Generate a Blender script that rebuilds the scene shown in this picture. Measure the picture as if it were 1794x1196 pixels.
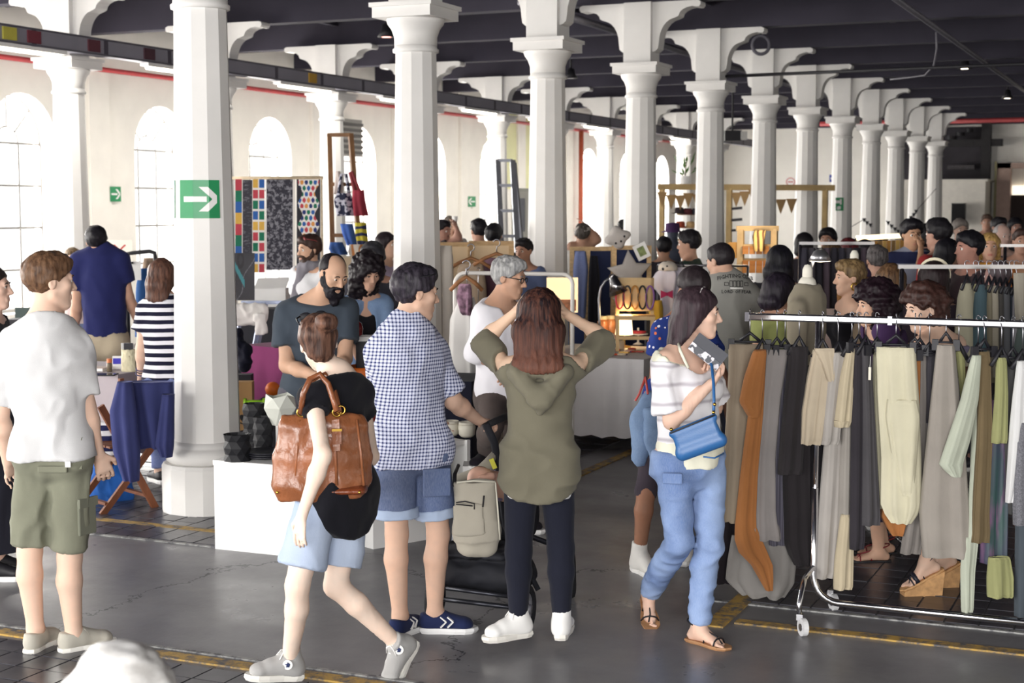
import bpy, bmesh, math, random
import numpy as np
from mathutils import Vector
random.seed(7)
sc = bpy.context.scene
COL = sc.collection
for o in list(bpy.data.objects): bpy.data.objects.remove(o)

# ------------------------------------------------------------------ camera
FPX, PITCH, YAW, CAMZ = 2690.0, math.radians(4.99), math.radians(23.66), 2.0
F0 = np.array([-math.sin(YAW), math.cos(YAW), 0.0]); R0 = np.array([math.cos(YAW), math.sin(YAW), 0.0]); UZ = np.array([0, 0, 1.0])
FW = F0 * math.cos(PITCH) - UZ * math.sin(PITCH); UPV = F0 * math.sin(PITCH) + UZ * math.cos(PITCH)
CAM = np.array([0, 0, CAMZ])
def ray(px, py): return FW + R0 * (px - 897) / FPX - UPV * (py - 598) / FPX
def W(px, py, D):
    """point seen at a picture position, D metres ahead of the camera"""
    r = ray(px, py); return CAM + r * D / (r @ F0)
def G(px, py, z=0.0):
    """point seen at a picture position at height z"""
    r = ray(px, py); return CAM + r * (z - CAMZ) / r[2]
def atX(px, py, X):
    r = ray(px, py); return CAM + r * X / r[0]
def atY(px, py, Y):
    r = ray(px, py); return CAM + r * Y / r[1]
def mpp(D): return D / 2700.0            # metres per picture pixel at depth D
cd = bpy.data.cameras.new('camera'); cam = bpy.data.objects.new('camera', cd); COL.objects.link(cam)
cd.sensor_width = 36; cd.lens = FPX / 1794 * 36; cam.location = (0, 0, CAMZ)
cam.rotation_euler = (math.pi / 2 - PITCH, 0, YAW)
cd.clip_start = .05; cd.clip_end = 300
cd.dof.use_dof = True; cd.dof.focus_distance = 7.1; cd.dof.aperture_fstop = 5.0
sc.camera = cam
# ------------------------------------------------------------------ world, lights, exposure
sc.view_settings.view_transform = 'Standard'; sc.view_settings.look = 'None'
sc.view_settings.gamma = 1; sc.view_settings.use_curve_mapping = False
sc.view_settings.exposure = 0.40
wd = bpy.data.worlds.new('overcast_sky'); sc.world = wd; wd.use_nodes = True
bg = wd.node_tree.nodes['Background']; bg.inputs[0].default_value = (1.0, .985, .96, 1); bg.inputs[1].default_value = 1.35
def area(name, loc, aim, sx, sy, power, col=(1, 1, 1), spread=180):
    l = bpy.data.lights.new(name, 'AREA'); l.shape = 'RECTANGLE'; l.size = sx; l.size_y = sy; l.energy = power; l.color = col
    l.spread = math.radians(spread)
    o = bpy.data.objects.new(name, l); COL.objects.link(o); o.location = loc
    o.rotation_euler = (Vector(aim) - Vector(loc)).to_track_quat('-Z', 'Y').to_euler()
    return o
WALLX = -14.1
WINY = [16.1 + 3.0 * k for k in range(-8, 10)]
for wy in WINY:                                   # daylight entering through each tall arched window
    area('window_daylight', (WALLX - .75, wy, 2.2), (0, wy, 1.7), 1.7, 3.4, 430, (1, .97, .93))
area('front_fill', (-7.5, -6.5, 2.9), (-3.5, 8, 1.0), 7, 4.5, 1050, (1, .98, .95))  # added soft fill behind the camera; no entrance is built there
area('front_fill', (2.5, -6.5, 2.9), (0, 8, 1.0), 6, 4.0, 1150, (1, .98, .96))  # second added fill panel, behind the camera to the right

# ------------------------------------------------------------------ object helpers
def thing(name, label, cat, loc=(0, 0, 0), rotz=0.0, group=None):
    o = bpy.data.objects.new(name, None); COL.objects.link(o); o.location = loc; o.rotation_euler = (0, 0, rotz)
    o.empty_display_size = .1
    o['label'] = label; o['category'] = cat
    if group: o['group'] = group
    return o
def tag(o, label=None, cat=None, group=None, kind=None):
    if label: o['label'] = label
    if cat: o['category'] = cat
    if group: o['group'] = group
    if kind: o['kind'] = kind
    return o
def raw(name, V, faces, mats, parent=None, smooth=True, loc=None, midx=None):
    """one mesh object; V are local to the parent (or to loc)"""
    me = bpy.data.meshes.new(name); V = np.asarray(V, dtype=np.float32)
    if isinstance(faces, np.ndarray):
        n, c = faces.shape
        me.vertices.add(len(V)); me.vertices.foreach_set('co', V.ravel())
        me.loops.add(n * c); me.loops.foreach_set('vertex_index', faces.astype(np.int32).ravel())
        me.polygons.add(n); me.polygons.foreach_set('loop_start', np.arange(0, n * c, c, dtype=np.int32))
        me.update(calc_edges=True)
    else:
        me.from_pydata(V.tolist(), [], [tuple(f) for f in faces])
    if not isinstance(mats, (list, tuple)): mats = [mats]
    for m in mats: me.materials.append(m)
    me.polygons.foreach_set('use_smooth', np.full(len(me.polygons), bool(smooth)))
    if midx is not None: me.polygons.foreach_set('material_index', np.asarray(midx, dtype=np.int32))
    me.update()
    o = bpy.data.objects.new(name, me); COL.objects.link(o)
    if parent is not None: o.parent = parent
    if loc is not None: o.location = loc
    return o
class MB:
    """collects simple solids, links them as one mesh"""
    def __init__(s): s.v = []; s.f = []; s.mi = []; s.cur = 0
    def add(s, V, F):
        b = len(s.v); s.v += [tuple(map(float, p)) for p in V]; s.f += [tuple(b + i for i in f) for f in F]; s.mi += [s.cur] * len(F); return s
    def box(s, c, d, rz=0.0, ax=None):
        hx, hy, hz = d[0] / 2, d[1] / 2, d[2] / 2
        P = np.array([(x, y, z) for x in (-hx, hx) for y in (-hy, hy) for z in (-hz, hz)])
        if ax is not None: P = P @ np.array(ax)
        elif rz: P = P @ np.array([[math.cos(rz), math.sin(rz), 0], [-math.sin(rz), math.cos(rz), 0], [0, 0, 1]])
        return s.add(P + np.array(c), [(0, 1, 3, 2), (4, 6, 7, 5), (0, 4, 5, 1), (2, 3, 7, 6), (0, 2, 6, 4), (1, 5, 7, 3)])
    def bbox(s, lo, hi): return s.box([(a + b) / 2 for a, b in zip(lo, hi)], [abs(b - a) for a, b in zip(lo, hi)])
    def bar(s, a, b, w, t=None, up=(0, 0, 1)):
        """rectangular bar from a to b"""
        a = np.array(a, float); b = np.array(b, float); L = np.linalg.norm(b - a); x = (b - a) / L; up = np.array(up, float)
        y = np.cross(up, x)
        if np.linalg.norm(y) < 1e-3: y = np.cross((1, 0, 0), x)
        y /= np.linalg.norm(y); z = np.cross(x, y)
        return s.box((a + b) / 2, (L, w, t or w), ax=[x, y, z])
    def tube(s, pts, r, n=8, closed=False):
        pts = [np.array(p, float) for p in pts]; rr = r if isinstance(r, (list, tuple)) else [r] * len(pts)
        V = []; up = None
        for i, p in enumerate(pts):
            t = (pts[(i + 1) % len(pts)] if (i < len(pts) - 1 or closed) else p) - (pts[i - 1] if (i > 0 or closed) else p)
            t /= np.linalg.norm(t) + 1e-9
            if up is None: up = np.cross(t, (0, 0, 1) if abs(t[2]) < .9 else (1, 0, 0))
            up = up - t * (up @ t); up /= np.linalg.norm(up) + 1e-9
            q = np.cross(t, up)
            V += [p + rr[i] * (math.cos(2 * math.pi * k / n) * up + math.sin(2 * math.pi * k / n) * q) for k in range(n)]
        F = []
        m = len(pts)
        for i in range(m if closed else m - 1):
            j = (i + 1) % m
            F += [(i * n + k, i * n + (k + 1) % n, j * n + (k + 1) % n, j * n + k) for k in range(n)]
        if not closed: F += [tuple(range(n))[::-1], tuple((m - 1) * n + k for k in range(n))]
        return s.add(V, F)
    def lathe(s, prof, c=(0, 0, 0), n=24, cap=True, rot=0.0, flat=1.0):
        """prof: (radius, z) pairs"""
        V = [(c[0] + r * math.cos(2 * math.pi * k / n + rot), c[1] + flat * r * math.sin(2 * math.pi * k / n + rot), c[2] + z) for r, z in prof for k in range(n)]
        m = len(prof)
        F = [(i * n + k, i * n + (k + 1) % n, (i + 1) * n + (k + 1) % n, (i + 1) * n + k) for i in range(m - 1) for k in range(n)]
        if cap: F += [tuple(range(n))[::-1], tuple((m - 1) * n + k for k in range(n))]
        return s.add(V, F)
    def prism(s, poly, o, ux, uy, uz, th):
        """polygon (2D) in the plane o + a*ux + b*uy, extruded by th along uz (centred)"""
        o, ux, uy, uz = (np.array(q, float) for q in (o, ux, uy, uz)); n = len(poly)
        V = [o + a * ux + b * uy - uz * th / 2 for a, b in poly] + [o + a * ux + b * uy + uz * th / 2 for a, b in poly]
        return s.add(V, [tuple(range(n))[::-1], tuple(range(n, 2 * n))] + [(k, (k + 1) % n, n + (k + 1) % n, n + k) for k in range(n)])
    def sphere(s, c, r, n=12, m=8, ax=None):
        r = np.array(r if hasattr(r, '__len__') else (r, r, r), float); V = []
        for i in range(1, m):
            a = math.pi * i / m
            V += [(math.sin(a) * math.cos(2 * math.pi * k / n), math.sin(a) * math.sin(2 * math.pi * k / n), math.cos(a)) for k in range(n)]
        V += [(0, 0, 1), (0, 0, -1)]; V = np.array(V) * r
        if ax is not None: V = V @ np.array(ax)
        F = [(i * n + k, (i + 1) * n + k, (i + 1) * n + (k + 1) % n, i * n + (k + 1) % n) for i in range(m - 2) for k in range(n)]
        t, b = (m - 1) * n, (m - 1) * n + 1
        F += [(t, k, (k + 1) % n) for k in range(n)] + [(b, (m - 2) * n + (k + 1) % n, (m - 2) * n + k) for k in range(n)]
        return s.add(V + np.array(c), F)
    def build(s, name, mats, parent=None, smooth=False, loc=None, origin=None, auto=None):
        V = np.array(s.v, float)
        if origin is not None: V = V - np.array(origin, float)
        elif loc is not None: V = V - np.array(loc, float)
        o = raw(name, V, s.f, mats, parent, smooth, loc, s.mi if max(s.mi) else None)
        if auto: # smooth shading with sharp edges kept
            bm = bmesh.new(); bm.from_mesh(o.data)
            for e in bm.edges: e.smooth = not (len(e.link_faces) == 2 and e.calc_face_angle(0) > math.radians(auto))
            for f in bm.faces: f.smooth = True
            bm.to_mesh(o.data); bm.free()
        return o
def arc(a, b, sag, n=10):
    a, b = np.array(a, float), np.array(b, float)
    return [a + (b - a) * t - UZ * sag * 4 * t * (1 - t) for t in np.linspace(0, 1, n)]
def copy_tree(o, parent=None):
    c = o.copy(); COL.objects.link(c)
    if parent is not None: c.parent = parent
    for ch in list(o.children): copy_tree(ch, c)
    return c

# ------------------------------------------------------------------ materials
def lin(h):
    h = h.lstrip('#'); v = [int(h[i:i + 2], 16) / 255 for i in (0, 2, 4)]
    return tuple(x / 12.92 if x <= .04045 else ((x + .055) / 1.055) ** 2.4 for x in v)
_M = {}
class N:
    def __init__(s, name):
        s.m = bpy.data.materials.new(name); s.m.use_nodes = True; s.t = s.m.node_tree; s.b = s.t.nodes['Principled BSDF']
    def node(s, typ, ins=None, **kw):
        n = s.t.nodes.new(typ)
        for k, v in kw.items(): setattr(n, k, v)
        for k, v in (ins or {}).items():
            if isinstance(v, bpy.types.NodeSocket): s.t.links.new(v, n.inputs[k])
            else: n.inputs[k].default_value = v
        return n
    def mix(s, f, a, b, blend='MIX'):
        n = s.t.nodes.new('ShaderNodeMix'); n.data_type = 'RGBA'; n.blend_type = blend
        for i, v in ((0, f), (6, a), (7, b)):
            if isinstance(v, bpy.types.NodeSocket): s.t.links.new(v, n.inputs[i])
            else: n.inputs[i].default_value = (*v, 1) if hasattr(v, '__len__') and len(v) == 3 else v
        return n.outputs[2]
    def math(s, op, a, b=0.0, c=None):
        n = s.t.nodes.new('ShaderNodeMath'); n.operation = op
        for i, v in enumerate((a, b) if c is None else (a, b, c)):
            if isinstance(v, bpy.types.NodeSocket): s.t.links.new(v, n.inputs[i])
            else: n.inputs[i].default_value = v
        return n.outputs[0]
    def coord(s, scale=(1, 1, 1), what='Object', rot=(0, 0, 0)):
        tc = s.node('ShaderNodeTexCoord'); mp = s.node('ShaderNodeMapping', {'Vector': tc.outputs[what], 'Scale': scale, 'Rotation': rot}); return mp.outputs[0]
    def noise(s, vec, scale, detail=3, rough=.5): return s.node('ShaderNodeTexNoise', {'Vector': vec, 'Scale': scale, 'Detail': detail, 'Roughness': rough}).outputs[0]
    def ramp(s, fac, lo, hi):
        return s.node('ShaderNodeMapRange', {'Value': fac, 'From Min': lo, 'From Max': hi}).outputs[0]
    def sep(s, vec): return s.node('ShaderNodeSeparateXYZ', {'Vector': vec}).outputs
    def bump(s, h, strength=.2, dist=.01):
        n = s.node('ShaderNodeBump', {'Height': h, 'Strength': strength, 'Distance': dist}); s.t.links.new(n.outputs[0], s.b.inputs['Normal'])
    def set(s, col=None, rough=None, metal=None, spec=None, emit=None, es=0, trans=None, alpha=None, sheen=None, coat=None, sss=None):
        for k, v in (('Base Color', col), ('Roughness', rough), ('Metallic', metal), ('Specular IOR Level', spec), ('Emission Color', emit), ('Emission Strength', es if emit is not None else None),
                     ('Transmission Weight', trans), ('Alpha', alpha), ('Sheen Weight', sheen), ('Coat Weight', coat), ('Subsurface Weight', sss)):
            if v is None: continue
            if isinstance(v, bpy.types.NodeSocket): s.t.links.new(v, s.b.inputs[k])
            else: s.b.inputs[k].default_value = (*v, 1) if hasattr(v, '__len__') and len(v) == 3 else v
        return s
def mul(c, k): return tuple(min(1, x * k) for x in c)
def M(h, rough=.75, var=.08, scale=9, bump=.0, bscale=120, metal=0.0, spec=.4, stretch=(1, 1, 1), coat=None, sheen=None, name='paint'):
    key = (h, rough, var, scale, bump, bscale, metal, spec, stretch, coat, sheen)
    if key in _M: return _M[key]
    n = N(name); c = lin(h); v = n.coord(stretch)
    col = n.mix(n.ramp(n.noise(v, scale, 4), .3, .7), mul(c, 1 - var), mul(c, 1 + var)) if var else c
    n.set(col, rough, metal, spec, coat=coat, sheen=sheen)
    if bump: n.bump(n.noise(v, bscale, 3), bump, .004)
    _M[key] = n.m; return n.m
def mute(h, k=.78, d=.90):
    v = [int(h[i:i + 2], 16) for i in (0, 2, 4)]; m_ = sum(v) / 3; return ''.join('%02x' % int(max(0, min(255, (m_ + (x - m_) * k) * d))) for x in v)
def cloth(h, var=.07, scale=7, bump=.25, weave=420, **k): return M(mute(h, .9, 1.0), .9, var, scale, bump, weave, spec=.15, name='cloth', sheen=.06, **k)
def skin(h):
    key = ('skin', h)
    if key in _M: return _M[key]
    n = N('skin'); c = lin(mute(h, .80, 1.0)); v = n.coord()
    col = n.mix(n.ramp(n.noise(v, 16, 4), .3, .7), mul(c, .93), (min(1, c[0] * 1.06), c[1] * 1.0, c[2] * .97))
    n.set(col, .6, spec=.25, sss=.0); n.bump(n.noise(v, 260, 2), .06, .002)
    _M[key] = n.m; return n.m
def hairm(h, h2=None, stretch=(60, 60, 5), rough=.5):
    key = ('hair', h, h2, stretch)
    if key in _M: return _M[key]
    n = N('hair'); c = lin(h); c2 = lin(h2) if h2 else mul(c, 1.6); v = n.coord(stretch)
    nz = n.noise(v, 1, 4, .6); n.set(n.mix(n.ramp(nz, .35, .72), mul(c, .75), c2), rough, spec=.22); n.bump(nz, .5, .006)
    _M[key] = n.m; return n.m
def denim(h, h2, name='denim', lo=.2, hi=.85):
    key = ('denim', h, h2)
    if key in _M: return _M[key]
    n = N(name); v = n.coord(); big = n.noise(n.coord((1, 1, .5)), 3.2, 3, .5); fine = n.noise(n.coord((500, 500, 60)), 1, 2)
    col = n.mix(n.ramp(big, lo, hi), lin(h), lin(h2)); col = n.mix(n.math('MULTIPLY', fine, .25), col, (.75, .8, .9))
    n.set(col, .9, spec=.15); n.bump(fine, .25, .002); _M[key] = n.m; return n.m
def plaid(base, dark, step=.018, th=.36, attr='UVMap'):
    n = N('gingham_cloth'); uv = n.node('ShaderNodeUVMap', uv_map=attr).outputs[0]; x, y, z = n.sep(uv)
    def band(s): return n.math('GREATER_THAN', n.math('FRACT', n.math('DIVIDE', s, step)), 1 - th)
    f = n.math('MULTIPLY', n.math('ADD', band(x), band(y)), .5)
    n.set(n.mix(f, lin(base), lin(dark)), .9, spec=.15); n.bump(n.noise(n.coord(), 400, 2), .2, .002); return n.m
def stripes(base, dark, step, th, ax=2, wob=.012, name='striped_cloth', soft=None):
    n = N(name); v = n.coord(); s = n.sep(v)[ax]
    s = n.math('ADD', s, n.math('MULTIPLY', n.noise(v, 6, 2), wob * 2))
    fr = n.math('FRACT', n.math('DIVIDE', s, step))
    if soft: f = n.ramp(n.math('ABSOLUTE', n.math('SUBTRACT', fr, .5)), th / 2, th / 2 - soft)
    else: f = n.math('LESS_THAN', fr, th)
    n.set(n.mix(f, lin(base), lin(dark)), .9, spec=.15); n.bump(n.noise(v, 350, 2), .2, .002); return n.m
def glow(h, s):
    key = ('glow', h, s)
    if key not in _M:
        n = N('light'); n.set(lin(h), .5, emit=lin(h), es=s); _M[key] = n.m
    return _M[key]
def pane_mat():
    if 'pane' not in _M:
        n = N('window_glass'); t = n.node('ShaderNodeBsdfTransparent'); g = n.node('ShaderNodeBsdfGlossy', {'Roughness': .02}); m = n.node('ShaderNodeMixShader', {0: .05, 1: t.outputs[0], 2: g.outputs[0]})
        n.t.links.new(m.outputs[0], n.t.nodes['Material Output'].inputs[0]); _M['pane'] = n.m
    return _M['pane']
def glassm(h='ffffff', rough=.05, alpha=None):
    key = ('glass', h, rough)
    if key not in _M:
        n = N('glass'); n.set(lin(h), rough, trans=1.0, spec=.5); _M[key] = n.m
    return _M[key]
def wood(h, ax=(3, 40, 40), var=.22): return M(h, .6, var, 1.0, .12, 3, spec=.35, stretch=ax, name='wood')
CHROME = M('d8d8dc', .16, 0, metal=1.0, name='chrome'); STEEL = M('9c9ca2', .35, .05, metal=1.0, name='steel')
BLACK = M('1b1a1f', .55, .1, name='black_plastic'); DARKM = M('2b2a30', .5, .1, name='dark_metal')
WHITE = M('e9e8e6', .6, .03, 3, name='white_paint'); BRASS = M('c9a24c', .28, .05, metal=1.0, name='brass')
# ------------------------------------------------------------------ smooth solids (distance fields turned into meshes)
def V3(*a): return np.array(a if len(a) == 3 else a[0], float)
def nz(v): v = np.asarray(v, float); return v / (np.linalg.norm(v) + 1e-12)
def lerp(a, b, t): return np.asarray(a, float) * (1 - t) + np.asarray(b, float) * t
def smin(a, b, k):
    if k <= 0: return np.minimum(a, b)
    h = np.maximum(k - np.abs(a - b), 0) / k
    return np.minimum(a, b) - h * h * k * .25
class Field:
    def __init__(s): s.ops = []; s.cuts = []
    def op(s, fn, lo, hi, k, sub=False): s.ops.append((fn, np.minimum(lo, hi), np.maximum(lo, hi), k, sub)); return s
    def ell(s, c, r, ax=None, k=.02, sub=False):
        c = V3(c); r = np.array(r if hasattr(r, '__len__') else (r,) * 3, float); A = np.eye(3) if ax is None else np.array(ax)
        def fn(x, y, z):
            q = (x - c[0], y - c[1], z - c[2])
            w = [q[0] * A[i][0] + q[1] * A[i][1] + q[2] * A[i][2] for i in range(3)]
            k0 = np.sqrt(sum((w[i] / r[i]) ** 2 for i in range(3))); k1 = np.sqrt(sum((w[i] / r[i] ** 2) ** 2 for i in range(3))) + 1e-9
            return k0 * (k0 - 1) / k1
        e = np.sqrt(((A * r[:, None]) ** 2).sum(0)); return s.op(fn, c - e, c + e, k, sub)
    def ec(s, a, b, wa, wb, side=None, k=.02, flat=False, flata=False, sub=False):
        """tapered limb from a to b; wa, wb = radius or (half width along side, half depth)"""
        a, b = V3(a), V3(b); L = np.linalg.norm(b - a) + 1e-9; ax = (b - a) / L
        wa = np.array(wa if hasattr(wa, '__len__') else (wa, wa), float); wb = np.array(wb if hasattr(wb, '__len__') else (wb, wb), float)
        sd = V3(side) if side is not None else (V3(1, 0, 0) if abs(ax[0]) < .8 else V3(0, 1, 0))
        sd = nz(sd - ax * (sd @ ax)); fr = np.cross(ax, sd)
        rnd = wa.max() == wa.min() and wb.max() == wb.min()
        def fn(x, y, z):
            q = (x - a[0], y - a[1], z - a[2]); p = q[0] * ax[0] + q[1] * ax[1] + q[2] * ax[2]
            t = np.clip(p / L, 0, 1); re = p - t * L
            if flat: re = np.minimum(re, 0)
            if flata: re = np.maximum(re, 0)
            u = q[0] * sd[0] + q[1] * sd[1] + q[2] * sd[2]; v = q[0] * fr[0] + q[1] * fr[1] + q[2] * fr[2]
            w = wa[0] + (wb[0] - wa[0]) * t
            if rnd: d = np.sqrt(u * u + v * v + re * re) - w
            else:
                dd = wa[1] + (wb[1] - wa[1]) * t; m = np.minimum(w, dd)
                k0 = np.sqrt((u / w) ** 2 + (v / dd) ** 2 + (re / m) ** 2); k1 = np.sqrt((u / w ** 2) ** 2 + (v / dd ** 2) ** 2 + (re / m ** 2) ** 2) + 1e-9
                d = k0 * (k0 - 1) / k1
            if flat: d = np.maximum(d, p - L)
            if flata: d = np.maximum(d, -p)
            return d
        m = max(wa.max(), wb.max()); return s.op(fn, np.minimum(a, b) - m, np.maximum(a, b) + m, k, sub)
    def chain(s, pts, rs, side=None, k=.02, flat=False):
        for i in range(len(pts) - 1): s.ec(pts[i], pts[i + 1], rs[i], rs[i + 1], side, k, flat and i == len(pts) - 2)
        return s
    def plane(s, p, n):
        """drops everything on the side n points to"""
        p, n = V3(p), nz(n); s.cuts.append(lambda x, y, z: (x - p[0]) * n[0] + (y - p[1]) * n[1] + (z - p[2]) * n[2]); return s
    def mesh(s, res, zones=(), disp=None):
        pos = [o for o in s.ops if not o[4]]
        lo = np.min([o[1] for o in pos], 0) - 2.5 * res - .012; hi = np.max([o[2] for o in pos], 0) + 2.5 * res + .012
        axs = []
        for i in range(3):
            p, c = lo[i], [lo[i]]
            while p < hi[i]:
                st = res
                for zc, zr, zres in zones:
                    if abs(p + st * .5 - zc[i]) < zr: st = min(st, zres)
                p += st; c.append(p)
            axs.append(np.array(c))
        xs, ys, zs = axs
        Fd = np.full((len(xs), len(ys), len(zs)), .3, np.float32)
        for fn, l, h, k, sub in s.ops:
            m = k + 2.2 * res + .004
            i0, i1 = np.searchsorted(xs, l[0] - m), np.searchsorted(xs, h[0] + m); j0, j1 = np.searchsorted(ys, l[1] - m), np.searchsorted(ys, h[1] + m)
            k0, k1 = np.searchsorted(zs, l[2] - m), np.searchsorted(zs, h[2] + m)
            if i1 <= i0 or j1 <= j0 or k1 <= k0: continue
            d = fn(xs[i0:i1, None, None], ys[None, j0:j1, None], zs[None, None, k0:k1])
            S = Fd[i0:i1, j0:j1, k0:k1]
            Fd[i0:i1, j0:j1, k0:k1] = -smin(-S, d, k) if sub else smin(S, d, k)
        for c in s.cuts: Fd = np.maximum(Fd, c(xs[:, None, None], ys[None, :, None], zs[None, None, :]))
        Fd[[0, -1]] = .3; Fd[:, [0, -1]] = .3; Fd[:, :, [0, -1]] = .3
        return nets(Fd, xs, ys, zs)
def nets(Fd, xs, ys, zs):
    S = Fd < 0
    c8 = [(i, j, k) for i in (0, 1) for j in (0, 1) for k in (0, 1)]
    nx, ny, nzz = S.shape
    cnt = sum(S[i:nx - 1 + i, j:ny - 1 + j, k:nzz - 1 + k].astype(np.int8) for i, j, k in c8)
    act = (cnt > 0) & (cnt < 8); I, J, K = np.nonzero(act)
    idx = np.full(act.shape, -1, np.int32); idx[act] = np.arange(len(I))
    val = {c: Fd[I + c[0], J + c[1], K + c[2]] for c in c8}
    acc = np.zeros((len(I), 3)); num = np.zeros(len(I))
    for a in c8:
        for ax in range(3):
            if a[ax]: continue
            b = list(a); b[ax] = 1; b = tuple(b); va, vb = val[a], val[b]
            m = (va < 0) != (vb < 0); t = np.where(m, va / (va - vb + 1e-20), 0)
            p = np.stack([np.full(len(I), float(a[q])) for q in range(3)], 1); p[:, ax] += t
            acc += p * m[:, None]; num += m
    fr = acc / num[:, None]
    V = np.stack([g[q] + (g[q + 1] - g[q]) * fr[:, i] for i, (g, q) in enumerate(((xs, I), (ys, J), (zs, K)))], 1)
    Q = []
    for ax in range(3):
        u, v = (ax + 1) % 3, (ax + 2) % 3
        sl0 = [slice(1, -1)] * 3; sl1 = [slice(1, -1)] * 3; sl0[ax] = slice(0, -1); sl1[ax] = slice(1, None)
        A, B = S[tuple(sl0)], S[tuple(sl1)]; P = np.argwhere(A != B)
        if not len(P): continue
        inside = A[tuple(P.T)]; off = np.ones(3, int); off[ax] = 0; P = P + off
        def cell(du, dv):
            q = P.copy(); q[:, u] += du; q[:, v] += dv; return idx[q[:, 0], q[:, 1], q[:, 2]]
        q = np.stack([cell(-1, -1), cell(0, -1), cell(0, 0), cell(-1, 0)], 1)
        q[~inside] = q[~inside][:, ::-1]; Q.append(q)
    Q = np.concatenate(Q); Q = Q[(Q >= 0).all(1)]
    return V, Q
def normals(V, Q):
    n = np.cross(V[Q[:, 2]] - V[Q[:, 0]], V[Q[:, 3]] - V[Q[:, 1]]); o = np.zeros_like(V)
    for i in range(4): np.add.at(o, Q[:, i], n)
    return o / (np.linalg.norm(o, axis=1, keepdims=True) + 1e-12)
def vnoise(p, seed=0):
    i = np.floor(p).astype(np.int64); f = p - i; f = f * f * (3 - 2 * f); r = 0
    for a in (0, 1):
        for b in (0, 1):
            for c in (0, 1):
                h = (i[:, 0] + a) * 374761393 + (i[:, 1] + b) * 668265263 + (i[:, 2] + c) * 2147483647 + seed * 144269
                h = ((h ^ (h >> 13)) * 1274126177) & 0x7fffffff; h = h ^ (h >> 16)
                w = (f[:, 0] if a else 1 - f[:, 0]) * (f[:, 1] if b else 1 - f[:, 1]) * (f[:, 2] if c else 1 - f[:, 2])
                r = r + w * ((h & 0xffff) / 32767.5 - 1)
    return r
def smooth(V, Q, n=1, lam=.5):
    for _ in range(n):
        a = np.zeros_like(V); c = np.zeros(len(V))
        for i in range(4):
            for j in ((i + 1) % 4, (i + 3) % 4):
                np.add.at(a, Q[:, i], V[Q[:, j]]); np.add.at(c, Q[:, i], 1)
        V = V + lam * (a / np.maximum(c, 1)[:, None] - V)
    return V
def folds(V, Q, amp, sc_=(9, 9, 4), seed=0, ridge=True):
    n = vnoise(V * np.array(sc_), seed) + .5 * vnoise(V * np.array(sc_) * 2.1, seed + 3)
    if ridge: n = np.maximum(.5 - np.abs(n) * 1.7, -.55)
    return V + normals(V, Q) * (n * amp)[:, None]

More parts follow.
